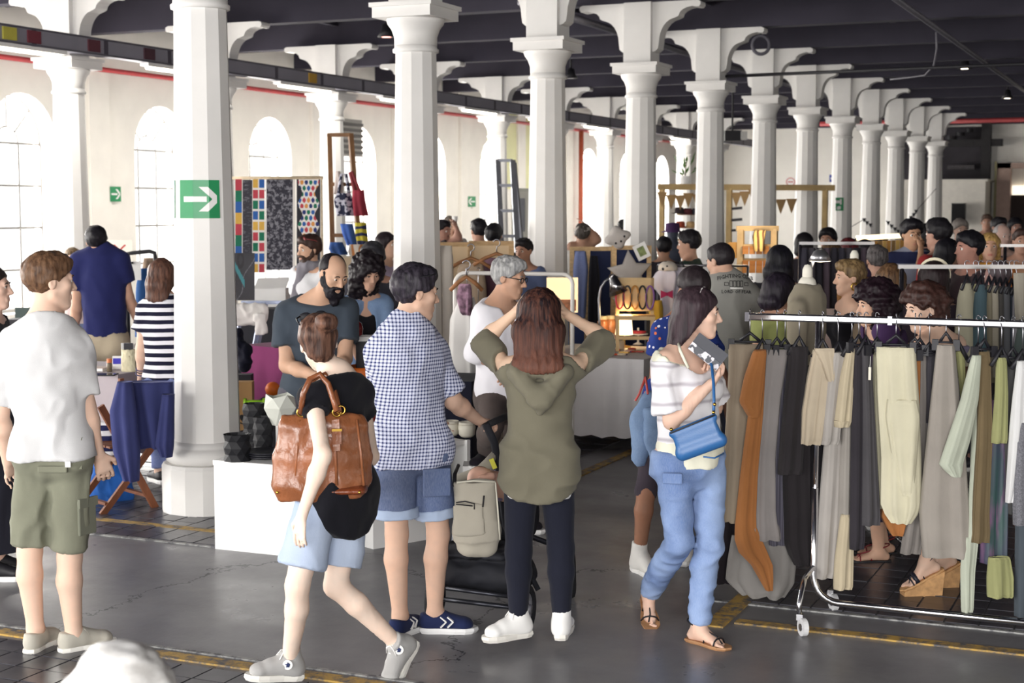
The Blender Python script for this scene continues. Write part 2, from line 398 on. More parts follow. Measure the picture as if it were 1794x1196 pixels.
# ------------------------------------------------------------------ people
def foot_frame(p, c, o=None):
    o = o or {}; j, s = p.j, p.s; an, to = j['a' + c], j['t' + c]; L = o.get('L') or (.25 if p.fem else .275) * (1 if s > .8 else s)
    hd = nz(V3(to[0] - an[0], to[1] - an[1], 0)); pt = math.radians((o.get('pitch') or {}).get(c, 0.0))
    d = hd * math.cos(pt) - UZ * math.sin(pt); u = UZ * math.cos(pt) + hd * math.sin(pt); o0 = an - u * .085 * s
    if pt == 0: o0 = V3(o0[0], o0[1], max(0, o0[2]) if o0[2] > .05 else 0)
    return o0, d, u, np.cross(d, u), L
class Person: pass
def build_of(p): return p.build
def person(D, hx, hy, yaw=0, h=None, sex='m', label='', J=None, skin_='d9ac90', hair=None, clothes=(), shoes=None, head=None, res=.013, detail=0, build=1.0, hands=None,
           group=None, ground=None, eyes=True, beard=None, lipcol=None, seat=False):
    """a figure standing D metres ahead; (hx, hy) = picture position of the top of its head; yaw 0 looks away from the camera, 90 to the picture's right.
    J overrides joints with picture positions (x, y, extra depth)."""
    p = Person(); a = math.radians(yaw); fv = F0 * math.cos(a) + R0 * math.sin(a); rv = R0 * math.cos(a) - F0 * math.sin(a)
    top = W(hx, hy, D); g0 = V3(top[0], top[1], 0)
    if ground is not None: q = W(ground[0], ground[1], D); g0 = V3(q[0], q[1], 0)
    h = h or top[2]; s = h / 1.75; fem = sex == 'f'
    T = dict(h=(0, .03, 1.632), n=(0, -.02, 1.455), sL=(-.175, -.02, 1.415), sR=(.175, -.02, 1.415), eL=(-.235, -.05, 1.12), eR=(.235, -.05, 1.12), wL=(-.245, .04, .88), wR=(.245, .04, .88),
             pL=(-.088, 0, .93), pR=(.088, 0, .93), qL=(-.1, .025, .51), qR=(.1, .025, .51), aL=(-.105, -.03, .085), aR=(.105, -.03, .085))
    if fem:
        for k_, x_ in (('sL', -.155), ('sR', .155), ('eL', -.2), ('eR', .2), ('wL', -.215), ('wR', .215), ('qL', -.085), ('qR', .085), ('aL', -.085), ('aR', .085)): T[k_] = (x_,) + T[k_][1:]
    j = {}
    for k_, q in T.items(): j[k_] = g0 + (rv * q[0] + fv * q[1] + UZ * q[2]) * s
    if seat:
        dz = UZ * (seat - .93 * s)
        for k_ in ('h', 'n', 'sL', 'sR', 'eL', 'eR', 'wL', 'wR', 'pL', 'pR'): j[k_] = j[k_] + dz
        for c, x_ in (('L', -.1), ('R', .1)):
            j['q' + c] = j['p' + c] + fv * .42 * s + rv * x_ * .3; j['a' + c] = V3(*(j['q' + c] + fv * .03)[:2], .085)
            j['w' + c] = j['q' + c] - fv * .1 + UZ * .06; j['e' + c] = lerp(j['s' + c], j['w' + c], .5) - fv * .1 + rv * x_ * .6
    j['h'] = top - UZ * .118 * s + fv * .0
    if J is None and not seat:   # keep the neck under the head
        pass
    for k_, q in (J or {}).items():
        j[k_] = W(q[0], q[1], D + (q[2] if len(q) > 2 else 0)) if q[0] > -900 else j[k_]
    if 'h' in (J or {}): pass
    for c in 'LR':
        if 't' + c not in j: j['t' + c] = V3(*(j['a' + c] + fv * .15 * s)[:2], j['a' + c][2] - .06 * s)
    p.j = j; p.s = s; p.fv = fv; p.rv = rv; p.D = D; p.g0 = g0; p.build = build; p.fem = fem
    if shoes is None: shoes = dict(mat=DARKM)
    root = thing('person', label, 'person', g0, 0, group); p.root = root
    def emit(name, V, Q, mat, parent=root, off=None):
        return raw(name, V - (g0 if off is None else off), Q, mat, parent)
    p.emit = emit
    # head frame
    hy_, hp_, hr_ = head or (yaw, 0, 0); b = math.radians(hy_); hf = F0 * math.cos(b) + R0 * math.sin(b); hr = R0 * math.cos(b) - F0 * math.sin(b)
    e = math.radians(hp_); hfw = hf * math.cos(e) - UZ * math.sin(e); hup = UZ * math.cos(e) + hf * math.sin(e)
    e = math.radians(hr_); hri = hr * math.cos(e) - hup * math.sin(e); hup = hup * math.cos(e) + hr * math.sin(e)
    HA = np.array([hri, hfw, hup]); hs = s * (1.0 if not fem else .97)
    if detail or h < 1.5: hs = max(hs, .93)
    def HP(x, y, z): return j['h'] + (hri * x + hfw * y + hup * z) * hs
    p.HP = HP; p.HA = HA; p.hs = hs
    hipc = lerp(j['pL'], j['pR'], .5); n = j['n']; side = nz(j['pR'] - j['pL']); sside = nz(j['sR'] - j['sL'])
    sp = nz(n - hipc); fr = nz(np.cross(sp, side) * -1); fr = fr if fr @ fv > 0 else -fr; sfr = nz(np.cross(np.cross(sside, sp), sp)); sfr = nz(np.cross(sp, sside)); sfr = sfr if sfr @ fv > -.2 else -sfr
    p.hipc = hipc; p.sp = sp; p.side = side; p.fr = fr; p.sside = sside; p.sfr = sfr
    B = build; L = np.linalg.norm(n - hipc)
    def S(t, f=0.0): return hipc + (n - hipc) * t + lerp(fr, sfr, t) * f * s
    p.S = S
    wd_ = dict(pel=(.158, .112), wai=(.128, .095), che=(.145, .102), top=(.108, .07)) if fem else dict(pel=(.158, .115), wai=(.148, .108), che=(.168, .118), top=(.125, .08))
    sw = np.linalg.norm(j['sR'] - j['sL']) / 2
    def torso(f, gl=0, lo=-.06, k=.03, flare=0, wk=1.0):
        q = {k_: np.array(v) * s * B + gl for k_, v in wd_.items()}
        q['wai'] = q['wai'] * wk + flare * .4; q['pel'] = q['pel'] + flare
        f.ec(S(lo), S(.1), q['pel'] * (.9 if gl == 0 else 1), q['pel'], side, k); f.ec(S(.1), S(.38, -.005), q['pel'], q['wai'], side, k); f.ec(S(.38, -.005), S(.7, .01), q['wai'], q['che'], sside, k); f.ec(S(.7, .01), S(.93, -.015), q['che'], q['top'], sside, k)
        for c in 'LR':
            f.ec(S(.93, -.01), j['s' + c] + (n - j['s' + c]) * .08, .06 * s * B + gl, .055 * s * B + gl, k=.05)
            f.ec(n + UZ * .025 * s, lerp(n, j['s' + c], .75), .05 * s + gl * .7, .042 * s * B + gl, k=.045)
        if fem:
            for c in (-1, 1): f.ell(S(.66, .085) + sside * c * .068 * s, (.058 * s + gl,) * 3, k=.05)
    def glutes(f, gl=0):
        for c in 'LR': f.ell(j['p' + c] - fr * .045 * s - UZ * .015 * s, np.array((.088, .085, .1)) * s * B + gl, k=.05)
    armr = np.array((.05, .041, .042, .027)) * s * B if not fem else np.array((.043, .035, .035, .023)) * s * B
    def arm(f, c, gl=0, end=2.0, k=.03, flat=False, start=0, wid=0):
        sp_, el, wr = j['s' + c], j['e' + c], j['w' + c]; e1 = min(end, 1)
        f.ec(lerp(sp_, el, start), lerp(sp_, el, e1), armr[0] + gl, armr[0] + (armr[1] - armr[0]) * e1 + gl + (wid if end <= 1 else 0), k=k, flat=flat and end <= 1)
        if end > 1:
            t = end - 1; m = lerp(el, wr, min(.3, t)); f.ec(el, m, armr[1] + gl, armr[2] + gl, k=k)
            if t > .3: f.ec(m, lerp(el, wr, t), armr[2] + gl, armr[2] + (armr[3] - armr[2]) * (t - .3) / .7 + gl + wid, k=k, flat=flat)
    lr = np.array((.082, .054, .056, .036)) * s * B if not fem else np.array((.085, .053, .052, .034)) * s * B
    def leg(f, c, gl=0, end=2.0, k=.02, flat=False, wid=0, knee=0):
        hp, kn, an = j['p' + c] + UZ * .0, j['q' + c], j['a' + c]; bk = nz(np.cross(nz(an - hp), rv)); bk = bk if bk @ fv < 0 else -bk
        e1 = min(end, 1); f.ec(hp, lerp(hp, kn, e1), lr[0] + gl, lr[0] + (lr[1] - lr[0]) * e1 + gl + (wid if end <= 1 else knee), k=k, flat=flat and end <= 1)
        if end > 1:
            t = end - 1; m = lerp(kn, an, min(.3, t)) + bk * .012 * s; f.ec(kn, m, lr[1] + gl + knee, lr[2] + gl + knee, k=k, flat=flat and t <= .3)
            if t > .3: f.ec(m, lerp(kn, an, t), lr[2] + gl + knee, lr[2] + (lr[3] - lr[2]) * (t - .3) / .7 + gl + wid, k=k, flat=flat)
    p.torso, p.arm, p.leg, p.glutes, p.armr, p.lr = torso, arm, leg, glutes, armr, lr
    # ---- body: one continuous surface
    f = Field(); torso(f); glutes(f)
    for c in 'LR':
        arm(f, c); leg(f, c)
        an = j['a' + c]; o0, d, u_, sdv, L_f = foot_frame(p, c, shoes); FP = lambda a_, z_: o0 + d * a_ * L_f + u_ * z_
        bare = (shoes or {}).get('style') == 'sandal'; zz = .022 if bare else .036; heel = FP(-.14, zz + .012); ball = FP(.42, zz + .004)
        f.ec(an, heel, .032 * s, .026 * s, k=.02); wq = .036 if bare else .026; f.ec(an, ball, .031 * s, (wq * s, .014 * s), side=sdv, k=.025); f.ec(heel, ball, (.024 if bare else .02) * s, (wq * s, .013 * s), side=sdv, k=.015)
        if bare:
            for i_ in range(5): tb = FP(.42, zz - .002) + sdv * (.026 - i_ * .0135) * (1 if c == 'L' else -1) * s; f.ec(tb, tb + d * (.2 - i_ * .025) * L_f - u_ * .004, .0095 if i_ else .013, .0085 if i_ else .012, k=.006)
        else: f.ec(ball, FP(.5, zz), (.026 * s, .012 * s), (.018 * s, .010 * s), side=sdv, k=.01)
        # hand
        el, wr = j['e' + c], j['w' + c]; u = nz(j['k' + c] - wr) if 'k' + c in j else nz(wr - el)
        ho = (hands or {}).get(c, {}); sg = 1 if c == 'R' else -1
        pn = ho.get('n'); pn = V3(pn) if pn is not None else (hipc - wr); pn = nz(pn - u * (pn @ u)); lat = nz(np.cross(u, pn)) * sg
        lat = lat * ho.get('flip', 1.0)
        hsz = s * (1.0 if not fem else .92); cu = ho.get('curl', .35); sp3 = ho.get('spread', .06)
        f.ec(wr, wr + u * .08 * hsz, (.027 * hsz, .019 * hsz), (.04 * hsz, .0135 * hsz), side=lat, k=.012)
        if detail:
            for i, (o, ln) in enumerate(((.031, .072), (.0105, .08), (-.010, .075), (-.03, .06))):
                b0 = wr + u * .08 * hsz + lat * o * hsz; dr = nz(u + lat * o / .03 * sp3); r = .0093 * hsz; q0 = b0
                for q_ in range(3):
                    ang = cu * (q_ + .7) * .75; d2 = dr * math.cos(ang) + pn * math.sin(ang); q1 = q0 + d2 * ln * hsz * (.42, .32, .26)[q_]
                    f.ec(q0, q1, r, r * .93, k=.004); q0 = q1; r *= .93
            t0 = wr + u * .022 * hsz + lat * .026 * hsz; t1 = t0 + nz(u * .75 + lat * .75 + pn * .25) * .045 * hsz; t2 = t1 + nz(u + lat * .15 + pn * (.2 + cu * .5)) * .032 * hsz
            f.ec(t0, t1, .0135 * hsz, .0112 * hsz, k=.01); f.ec(t1, t2, .0112 * hsz, .0085 * hsz, k=.005)
        else:
            for o, ln in ((.029, .07), (.0, .08), (-.028, .062)):
                b0 = wr + u * .08 * hsz + lat * o * hsz; d2 = nz(u + pn * cu * .8); f.ec(b0, b0 + d2 * ln * hsz, .011 * hsz, .009 * hsz, k=.006)
            t0 = wr + u * .03 * hsz + lat * .028 * hsz; f.ec(t0, t0 + nz(u + lat * .7) * .06 * hsz, .013 * hsz, .01 * hsz, k=.01)
    # neck, head, face
    f.ec(n - sp * .02 * s, HP(0, -.022, -.045), .056 * s * (.84 if fem else 1.02), .05 * s * (.84 if fem else 1.05), k=.03)
    hq = lambda c, r, k=.02, sub=False: f.ell(HP(*c), np.array(r) * hs, HA, k, sub)
    hc = lambda c1, c2, r1, r2, k=.012: f.ec(HP(*c1), HP(*c2), r1 * hs, r2 * hs, k=k)
    jw = .9 if fem else 1.0
    hq((0, -.014, .03), (.074, .094, .086)); hq((0, .03, -.03), (.06 * jw, .06, .08), .03)
    hc((0, .03, -.05), (0, .066, -.102), .045, .021 * jw, .03); hc((.05 * jw, .0, -.06), (.014, .066, -.103), .016, .016, .02); hc((-.05 * jw, .0, -.06), (-.014, .066, -.103), .016, .016, .02)
    if detail:
        hc((-.032, .076, .022), (.032, .076, .022), .0115, .0115, .014)
        hc((0, .084, .012), (0, .108, -.031), .0085, .0115, .01); hc((-.011, .096, -.035), (.011, .096, -.035), .009, .009, .006)
        for c in (-1, 1):
            hq((c * .043, .056, -.018), (.024, .024, .022), .02); hq((c * .031, .092, .001), (.0165, .013, .0095), .008, True)
            hq((c * .031, .0775, -.0065), (.015, .009, .007), .005); hq((c * .031, .0795, .0105), (.016, .0095, .0055), .004)
        hc((-.02, .083, -.064), (.02, .083, -.064), .0075, .0075, .008); hc((-.015, .084, -.076), (.015, .084, -.076), .0075, .0075, .007)
    else:
        hc((0, .084, .012), (0, .106, -.031), .010, .014, .012); hq((0, .08, .022), (.04, .014, .012), .014)
        for c in (-1, 1): hq((c * .031, .094, .0), (.018, .013, .011), .008, True)
        hc((-.018, .084, -.07), (.018, .084, -.07), .011, .011, .008)
    for c in (-1, 1):
        hq((c * .076, -.012, -.006), (.009, .019, .031), .008)
        if detail > 1: hq((c * .086, -.008, -.002), (.006, .010, .016), .004, True)
    zones = [(j['h'], .13 * hs, min(res, (.0095 if detail else .017)))] if detail < 2 else [(j['h'], .116 * hs, .0056)]
    if detail:
        for c in 'LR':
            if not (hands or {}).get(c, {}).get('hidden'): zones.append(((j['k' + c] if 'k' + c in j else j['w' + c] + nz(j['w' + c] - j['e' + c]) * .08 * s), .085, .008))
    V, Q = f.mesh(res, zones); p.body = emit('body', V, Q, skin(skin_))
    # ---- eyes, brows, lips
    if eyes:
        hm = hair[1] if hair else 'hair'
        for c in (-1, 1):
            mb = MB(); mb.sphere((0, 0, 0), .0112 * hs, 12, 10, ax=[hri, -hup, hfw]); ctr = HP(c * .031, .0758, .001)
            cosn = []
            for fc in mb.f:
                cc = nz(np.mean([mb.v[i] for i in fc], 0)); cosn.append(1 if cc @ hfw > .80 else 0)
            mb.mi = cosn; mb.v = [tuple(np.array(v) + ctr - g0) for v in mb.v]
            o = raw('eye', mb.v, mb.f, [M('e9e4de', .25, 0, name='eye_white'), M('2a1c14', .15, 0, name='iris')], root, True, None, mb.mi)
            m2 = MB(); q = [HP(c * x, .0915 - abs(x - .026) * .18 - (x > .04) * .006, z) - g0 for x, z in ((.013, .021), (.024, .0265), (.036, .0265), (.046, .019))]
            m2.tube(q, [.0022 * hs, .0038 * hs, .0035 * hs, .0015 * hs], 6); m2.build('eyebrow', hairm(hm if isinstance(hm, str) else '2a1f1a') if True else None, root, True)
            if fem and detail:
                m3 = MB(); q = [HP(c * x, .0895 - abs(x - .031) * .25, z) - g0 for x, z in ((.017, .003), (.025, .009), (.035, .010), (.046, .004))]
                m3.tube(q, .0016 * hs, 5); m3.build('eyelash', BLACK, root, True)
        lc = lipcol or ('b5685e' if fem else 'b07a6a')
        m2 = MB(); yz = ((.0905, -.0668), (.0895, -.0748)) if detail else ((.096, -.066), (.096, -.076))
        for yy, zz in yz: m2.tube([HP(x, yy - abs(x) * .35 - .0005, zz + abs(x) * .05) - g0 for x in (-.025, -.013, 0, .013, .025)], [.001, .0036 * hs, .0042 * hs, .0036 * hs, .001], 6)
        m2.build('lips', M(lc, .45, .05, name='lips'), root, True)
    # ---- hair
    if hair: make_hair(p, *hair)
    if beard:
        f = Field(); q = lambda c1, c2, r1, r2: f.ec(HP(*c1), HP(*c2), r1 * hs, r2 * hs, k=.02)
        bk_ = 1.0 if p.D < 11 else .75
        for sx in (-1, 1): q((sx * .058, .005, -.035), (sx * .03, .06, -.105), .024 * bk_, .034 * bk_); q((sx * .064, .002, .012), (sx * .06, .004, -.05), .014, .02 * bk_); q((sx * .03, .082, -.055), (sx * .012, .096, -.05), .009, .011); q((sx * .035, .07, -.075), (sx * .03, .078, -.06), .016, .012)
        q((0, .055, -.1), (0, .075, -.128 - .02 * bk_), .04, .032 * bk_)
        f.ell(HP(0, .1, -.068), np.array((.018, .012, .006)) * hs, HA, .004, True)
        V, Q = f.mesh(.006); V = folds(V, Q, .004, (90, 90, 60), 5, False); emit('beard', V, Q, hairm(beard))
    for c in clothes: c(p)
    if shoes and not shoes.get('none'):
        for c in 'LR': make_shoe(p, c, **shoes)
    return p

# ------------------------------------------------------------------ hair styles
def make_hair(p, style, col, o={}):
    f = Field(); hs, HP, HA = p.hs, p.HP, p.HA; m = hairm(col, o.get('col2')) if not o.get('mat') else o['mat']; t = o.get('t', .012); s = p.s
    cap = lambda t, dz=0: f.ell(HP(0, -.016, .034 + dz), (np.array((.074, .094, .084)) + t) * hs, HA, 0)
    res = o.get('res', .0085 if p.D < 11 else .0155); amp = o.get('amp', .004); fq = o.get('fq', (55, 55, 14))
    P0, nrm = HP(0, .082, .072), HA[1] * .70 - HA[2] * .72
    name = 'hair'
    if style == 'short':
        cap(t); f.ell(HP(0, .046, .088), np.array((.058, .046, .032)) * hs * o.get('fringe', 1), HA, .03); amp, fq = o.get('amp', .0075), o.get('fq', (42, 42, 30))
        f.plane(P0 + HA[1] * .012 * hs, nrm); f.plane(HP(0, 0, -.078 - o.get('nape', 0)), -HA[2])
        for c in (-1, 1): f.ell(HP(c * .085, .002, -.02), np.array((.03, .035, .03)) * hs, HA, .004, True)
    elif style == 'balding':
        cap(.007); f.plane(P0 - HA[1] * .035 * hs, nrm * .9); f.ell(HP(0, .06, .1), np.array((.075, .08, .06)) * hs, HA, .02, True); f.ell(HP(.05, .09, .07), np.array((.04, .07, .05)) * hs, HA, .02, True); f.ell(HP(-.05, .09, .07), np.array((.04, .07, .05)) * hs, HA, .02, True)
    elif style in ('long', 'bob', 'band'):
        cap(t); ln = o.get('len', .3); w = o.get('w', .085); bk = o.get('back', -.045)
        f.plane(P0 + HA[1] * o.get('front', .012) * hs, HA[1] * .86 - HA[2] * .5)
        f2 = Field(); top = HP(0, -.035, .03)
        pts = [top, HP(0, bk - .02, -.07)]; rs = [np.array((.08, .075)) * hs, np.array((w, .07)) * hs]
        if ln > .05:
            dn = o.get('dir', -UZ); e = pts[1] + nz(dn) * ln * s; mid = lerp(pts[1], e, .5) - p.fv * o.get('bulge', .0); pts += [mid, e]; rs += [np.array((w * 1.02, .05)) * hs, np.array((w * o.get('tip', .8), .03)) * hs]
        f2.chain(pts, rs, HA[0], .04)
        for c in (-1, 1):
            if o.get('sides', 1):
                e = HP(c * .078, -.02, -.09 - o.get('sidelen', .02)); f2.ec(HP(c * .06, -.02, .04), e, .035 * hs, .028 * hs, k=.03)
        for q in f2.ops: f.ops.append(q)
        if style != 'bob' or True:
            pf, nf = HP(0, o.get('face', .052), 0), HA[1]
            f.cuts = [lambda x, y, z, A=P0 + HA[1] * o.get('front', .012) * hs, Nn=nz(HA[1] * .8 - HA[2] * .6), B=pf, H=HP(0, 0, .035): np.maximum(np.minimum((x - A[0]) * Nn[0] + (y - A[1]) * Nn[1] + (z - A[2]) * Nn[2], 9), -9) if True else 0]
    elif style == 'bun':
        cap(t); f.plane(P0 + HA[1] * .008 * hs, nrm); f.ec(HP(0, -.05, -.05), HP(0, -.04, -.085), .06 * hs, .04 * hs, k=.03); bp = o.get('pos', (0, -.105, .09))
        f.ell(HP(*bp), np.array((.052, .052, .046)) * hs, HA, .006)
        for c in (-1, 1): f.ell(HP(c * .09, .01, -.02), np.array((.03, .04, .035)) * hs, HA, .004, True)
    elif style == 'curly':
        w = o.get('vol', .045); cap(w, .0); f.ec(HP(0, -.04, 0), HP(0, -.05, -.05 - o.get('len', .05)), np.array((.085 + w * .8, .08 + w * .5)) * hs, np.array((.09 + w * .7, .065)) * hs, HA[0], .05)
        f.ell(HP(0, .105, -.035), np.array((o.get('fw', .062), .075, .085)) * hs, HA, .02, True); amp = o.get('amp', .014); fq = o.get('fq', (34, 34, 34))
        if o.get('earcut'): f.ell(HP(o['earcut'] * .1, .03, -.02), np.array((.05, .05, .04)) * hs, HA, .01, True)
    for q in o.get('extra', ()): f.ec(HP(*q[0]), HP(*q[1]), q[2] * hs, q[3] * hs, k=.02)
    V, Q = f.mesh(res)
    if len(V):
        V = folds(V, Q, amp * hs, fq, 11, False)
        p.hair = p.emit(name, V, Q, m)

# ------------------------------------------------------------------ clothes
def shirt(mat, sleeve=.55, hem=-.02, g=.014, flare=0.0, neck='crew', name='shirt', amp=.011, wid=.012, seed=1, uv=False, wk=1.0, hemcurve=0.0, armg=None, fsc=(7, 7, 5), res=None, extra=None, start=0.0, drop=0.0, front_open=False):
    def go(p):
        f = Field(); s = p.s; p.torso(f, g, lo=-.16 if hem < 0 else -.06, flare=flare, wk=wk)
        if hem < -.02:
            p.glutes(f, g * 1.1 + .004); q = p.S(.06); e = p.S(0) - UZ * (-hem) * 1.0; w0 = ((.156 if p.fem else .164) + flare) * s * build_of(p) + g
            f.ec(q, e - UZ * .03, (w0, .128 * s * build_of(p) + g), (w0 + flare * .4, .134 * s * build_of(p) + g + flare * .3), p.side, .04)
        if sleeve > 0:
            for c in 'LR': p.arm(f, c, g if armg is None else armg, sleeve, flat=True, wid=wid, start=start)
        hp = p.hipc + p.sp * hem; rv = p.side
        if hemcurve: f.cuts.append(lambda x, y, z: (hp[2] - z) - hemcurve * (1 - np.minimum((((x - hp[0]) * rv[0] + (y - hp[1]) * rv[1]) / (.17 * s)) ** 2, 1.2)))
        else: f.plane(hp, -p.sp * .5 - UZ * .5)
        j = p.j; nc = j['n'] + UZ * .012 * s
        def ncut(pt, nrm, rad=.17):
            pt, nrm = V3(pt), nz(nrm); f.cuts.append(lambda x, y, z: np.minimum((x - pt[0]) * nrm[0] + (y - pt[1]) * nrm[1] + (z - pt[2]) * nrm[2], rad * s - np.sqrt((x - pt[0]) ** 2 + (y - pt[1]) ** 2 + (z - pt[2]) ** 2 * .3)))
        if neck == 'crew': ncut(nc, UZ * .9 + p.sfr * .42)
        elif neck == 'scoop': ncut(nc - UZ * (.03 + drop) * s, UZ * .8 + p.sfr * .45, .2); f.ell(nc + p.sfr * .09 * s - UZ * (.05 + drop) * s, np.array((.085, .085, .085)) * s, None, .01, True)
        elif neck == 'v': ncut(nc, UZ * .9 + p.sfr * .3); f.ec(nc + p.sfr * .08 * s, nc + p.sfr * .13 * s - UZ * .16 * s, .06 * s, .012 * s, k=.01, sub=True)
        elif neck == 'strap':
            f.plane(p.S(.80), p.sp)
        elif neck == 'wide': f.plane(p.S(.93), p.sp)
        if front_open: f.ec(p.S(.98, .13), p.S(-.1, .17), .06, .075, k=.02, sub=True)
        if extra: extra(p, f)
        V, Q = f.mesh(res or (.0095 if p.D < 8.6 else .015 if p.D < 11.5 else .024)); V = folds(V, Q, amp, fsc, seed)
        o = p.emit(name, V, Q, mat); setattr(p, 'o_' + name, o)
        if uv:
            me = o.data; lay = me.uv_layers.new(name='UVMap'); q = V - p.hipc; u = q @ p.sside; fv_ = q @ p.sfr; vi = np.empty(len(me.loops), np.int32); me.loops.foreach_get('vertex_index', vi)
            uu = u + .35 * fv_ * np.sign(u + 1e-6); lay.data.foreach_set('uv', np.stack([uu, V[:, 2]], 1)[vi].astype(np.float32).ravel())
        if neck == 'polo' or neck == 'collar':
            c = Field(); a = j['n'] - UZ * .004 * s + p.sfr * .004; ring = lerp(UZ, p.sfr, .22)
            c.ec(a - nz(ring) * .005, a + nz(ring) * .055 * s, .088 * s, .070 * s, k=0, flat=True, flata=True); c.ec(a - nz(ring) * .03, a + nz(ring) * .075 * s, .070 * s, .058 * s, k=.0, sub=True)
            c.ec(a + p.sfr * .1 * s - UZ * .03, a + p.sfr * .06 * s + UZ * .06 * s, .02 * s, .04 * s, k=.0, sub=True)
            V, Q = c.mesh(.006 if p.D < 10 else .01); p.emit('collar', V, Q, mat if not uv else uv)
        return o
    return go
def pants(mat, leg=1.9, g=.012, wid=.01, waist=.09, amp=.010, seed=2, name='trousers', knee=0.0, hemtilt=0.0, fsc=(6, 6, 4), legs='LR', cuff=None):
    def go(p):
        f = Field(); s = p.s; f2 = Field(); p.torso(f2, g)
        f.ops += f2.ops[:2]; p.glutes(f, g * .9)
        for c in legs: p.leg(f, c, g, leg, flat=True, wid=wid, knee=knee, k=.022)
        f.plane(p.hipc + p.sp * waist * s, p.sp)
        V, Q = f.mesh(.012 if p.D < 8.6 else .02 if p.D < 11.5 else .03); V = folds(V, Q, amp, fsc, seed)
        o = p.emit(name, V, Q, mat); setattr(p, 'o_' + name, o)
        if cuff:
            for c in legs:
                hp, kn, an = p.j['p' + c], p.j['q' + c], p.j['a' + c]
                e = lerp(hp, kn, leg) if leg <= 1 else lerp(kn, an, leg - 1); up = nz((hp if leg <= 1 else kn) - e); r = p.lr[0] + (p.lr[1] - p.lr[0]) * min(leg, 1) + g + wid
                q = Field(); q.ec(e - up * .004, e + up * cuff[1], r + .013, r + .011, k=0, flat=True, flata=True); V, Q = q.mesh(.008); V = folds(V, Q, .004, (12, 12, 8), 4); raw('cuff', V - p.g0, Q, cuff[0], o)
        return o
    return go
def skirt(mat, hem=.5, w=(.17, .13), w2=(.24, .2), waist=.1, name='skirt', amp=.012, seed=3):
    def go(p):
        f = Field(); a = p.hipc + UZ * waist; b = V3(*p.hipc[:2], hem); f.ec(a, p.hipc, (w[0] * .85, w[1] * .85), w, p.side, .03); f.ec(p.hipc, b, w, w2, p.side, .03, flat=True)
        f.plane(a, UZ); V, Q = f.mesh(.013); V = folds(V, Q, amp, (10, 10, 1.2), seed); return p.emit(name, V, Q, mat)
    return go
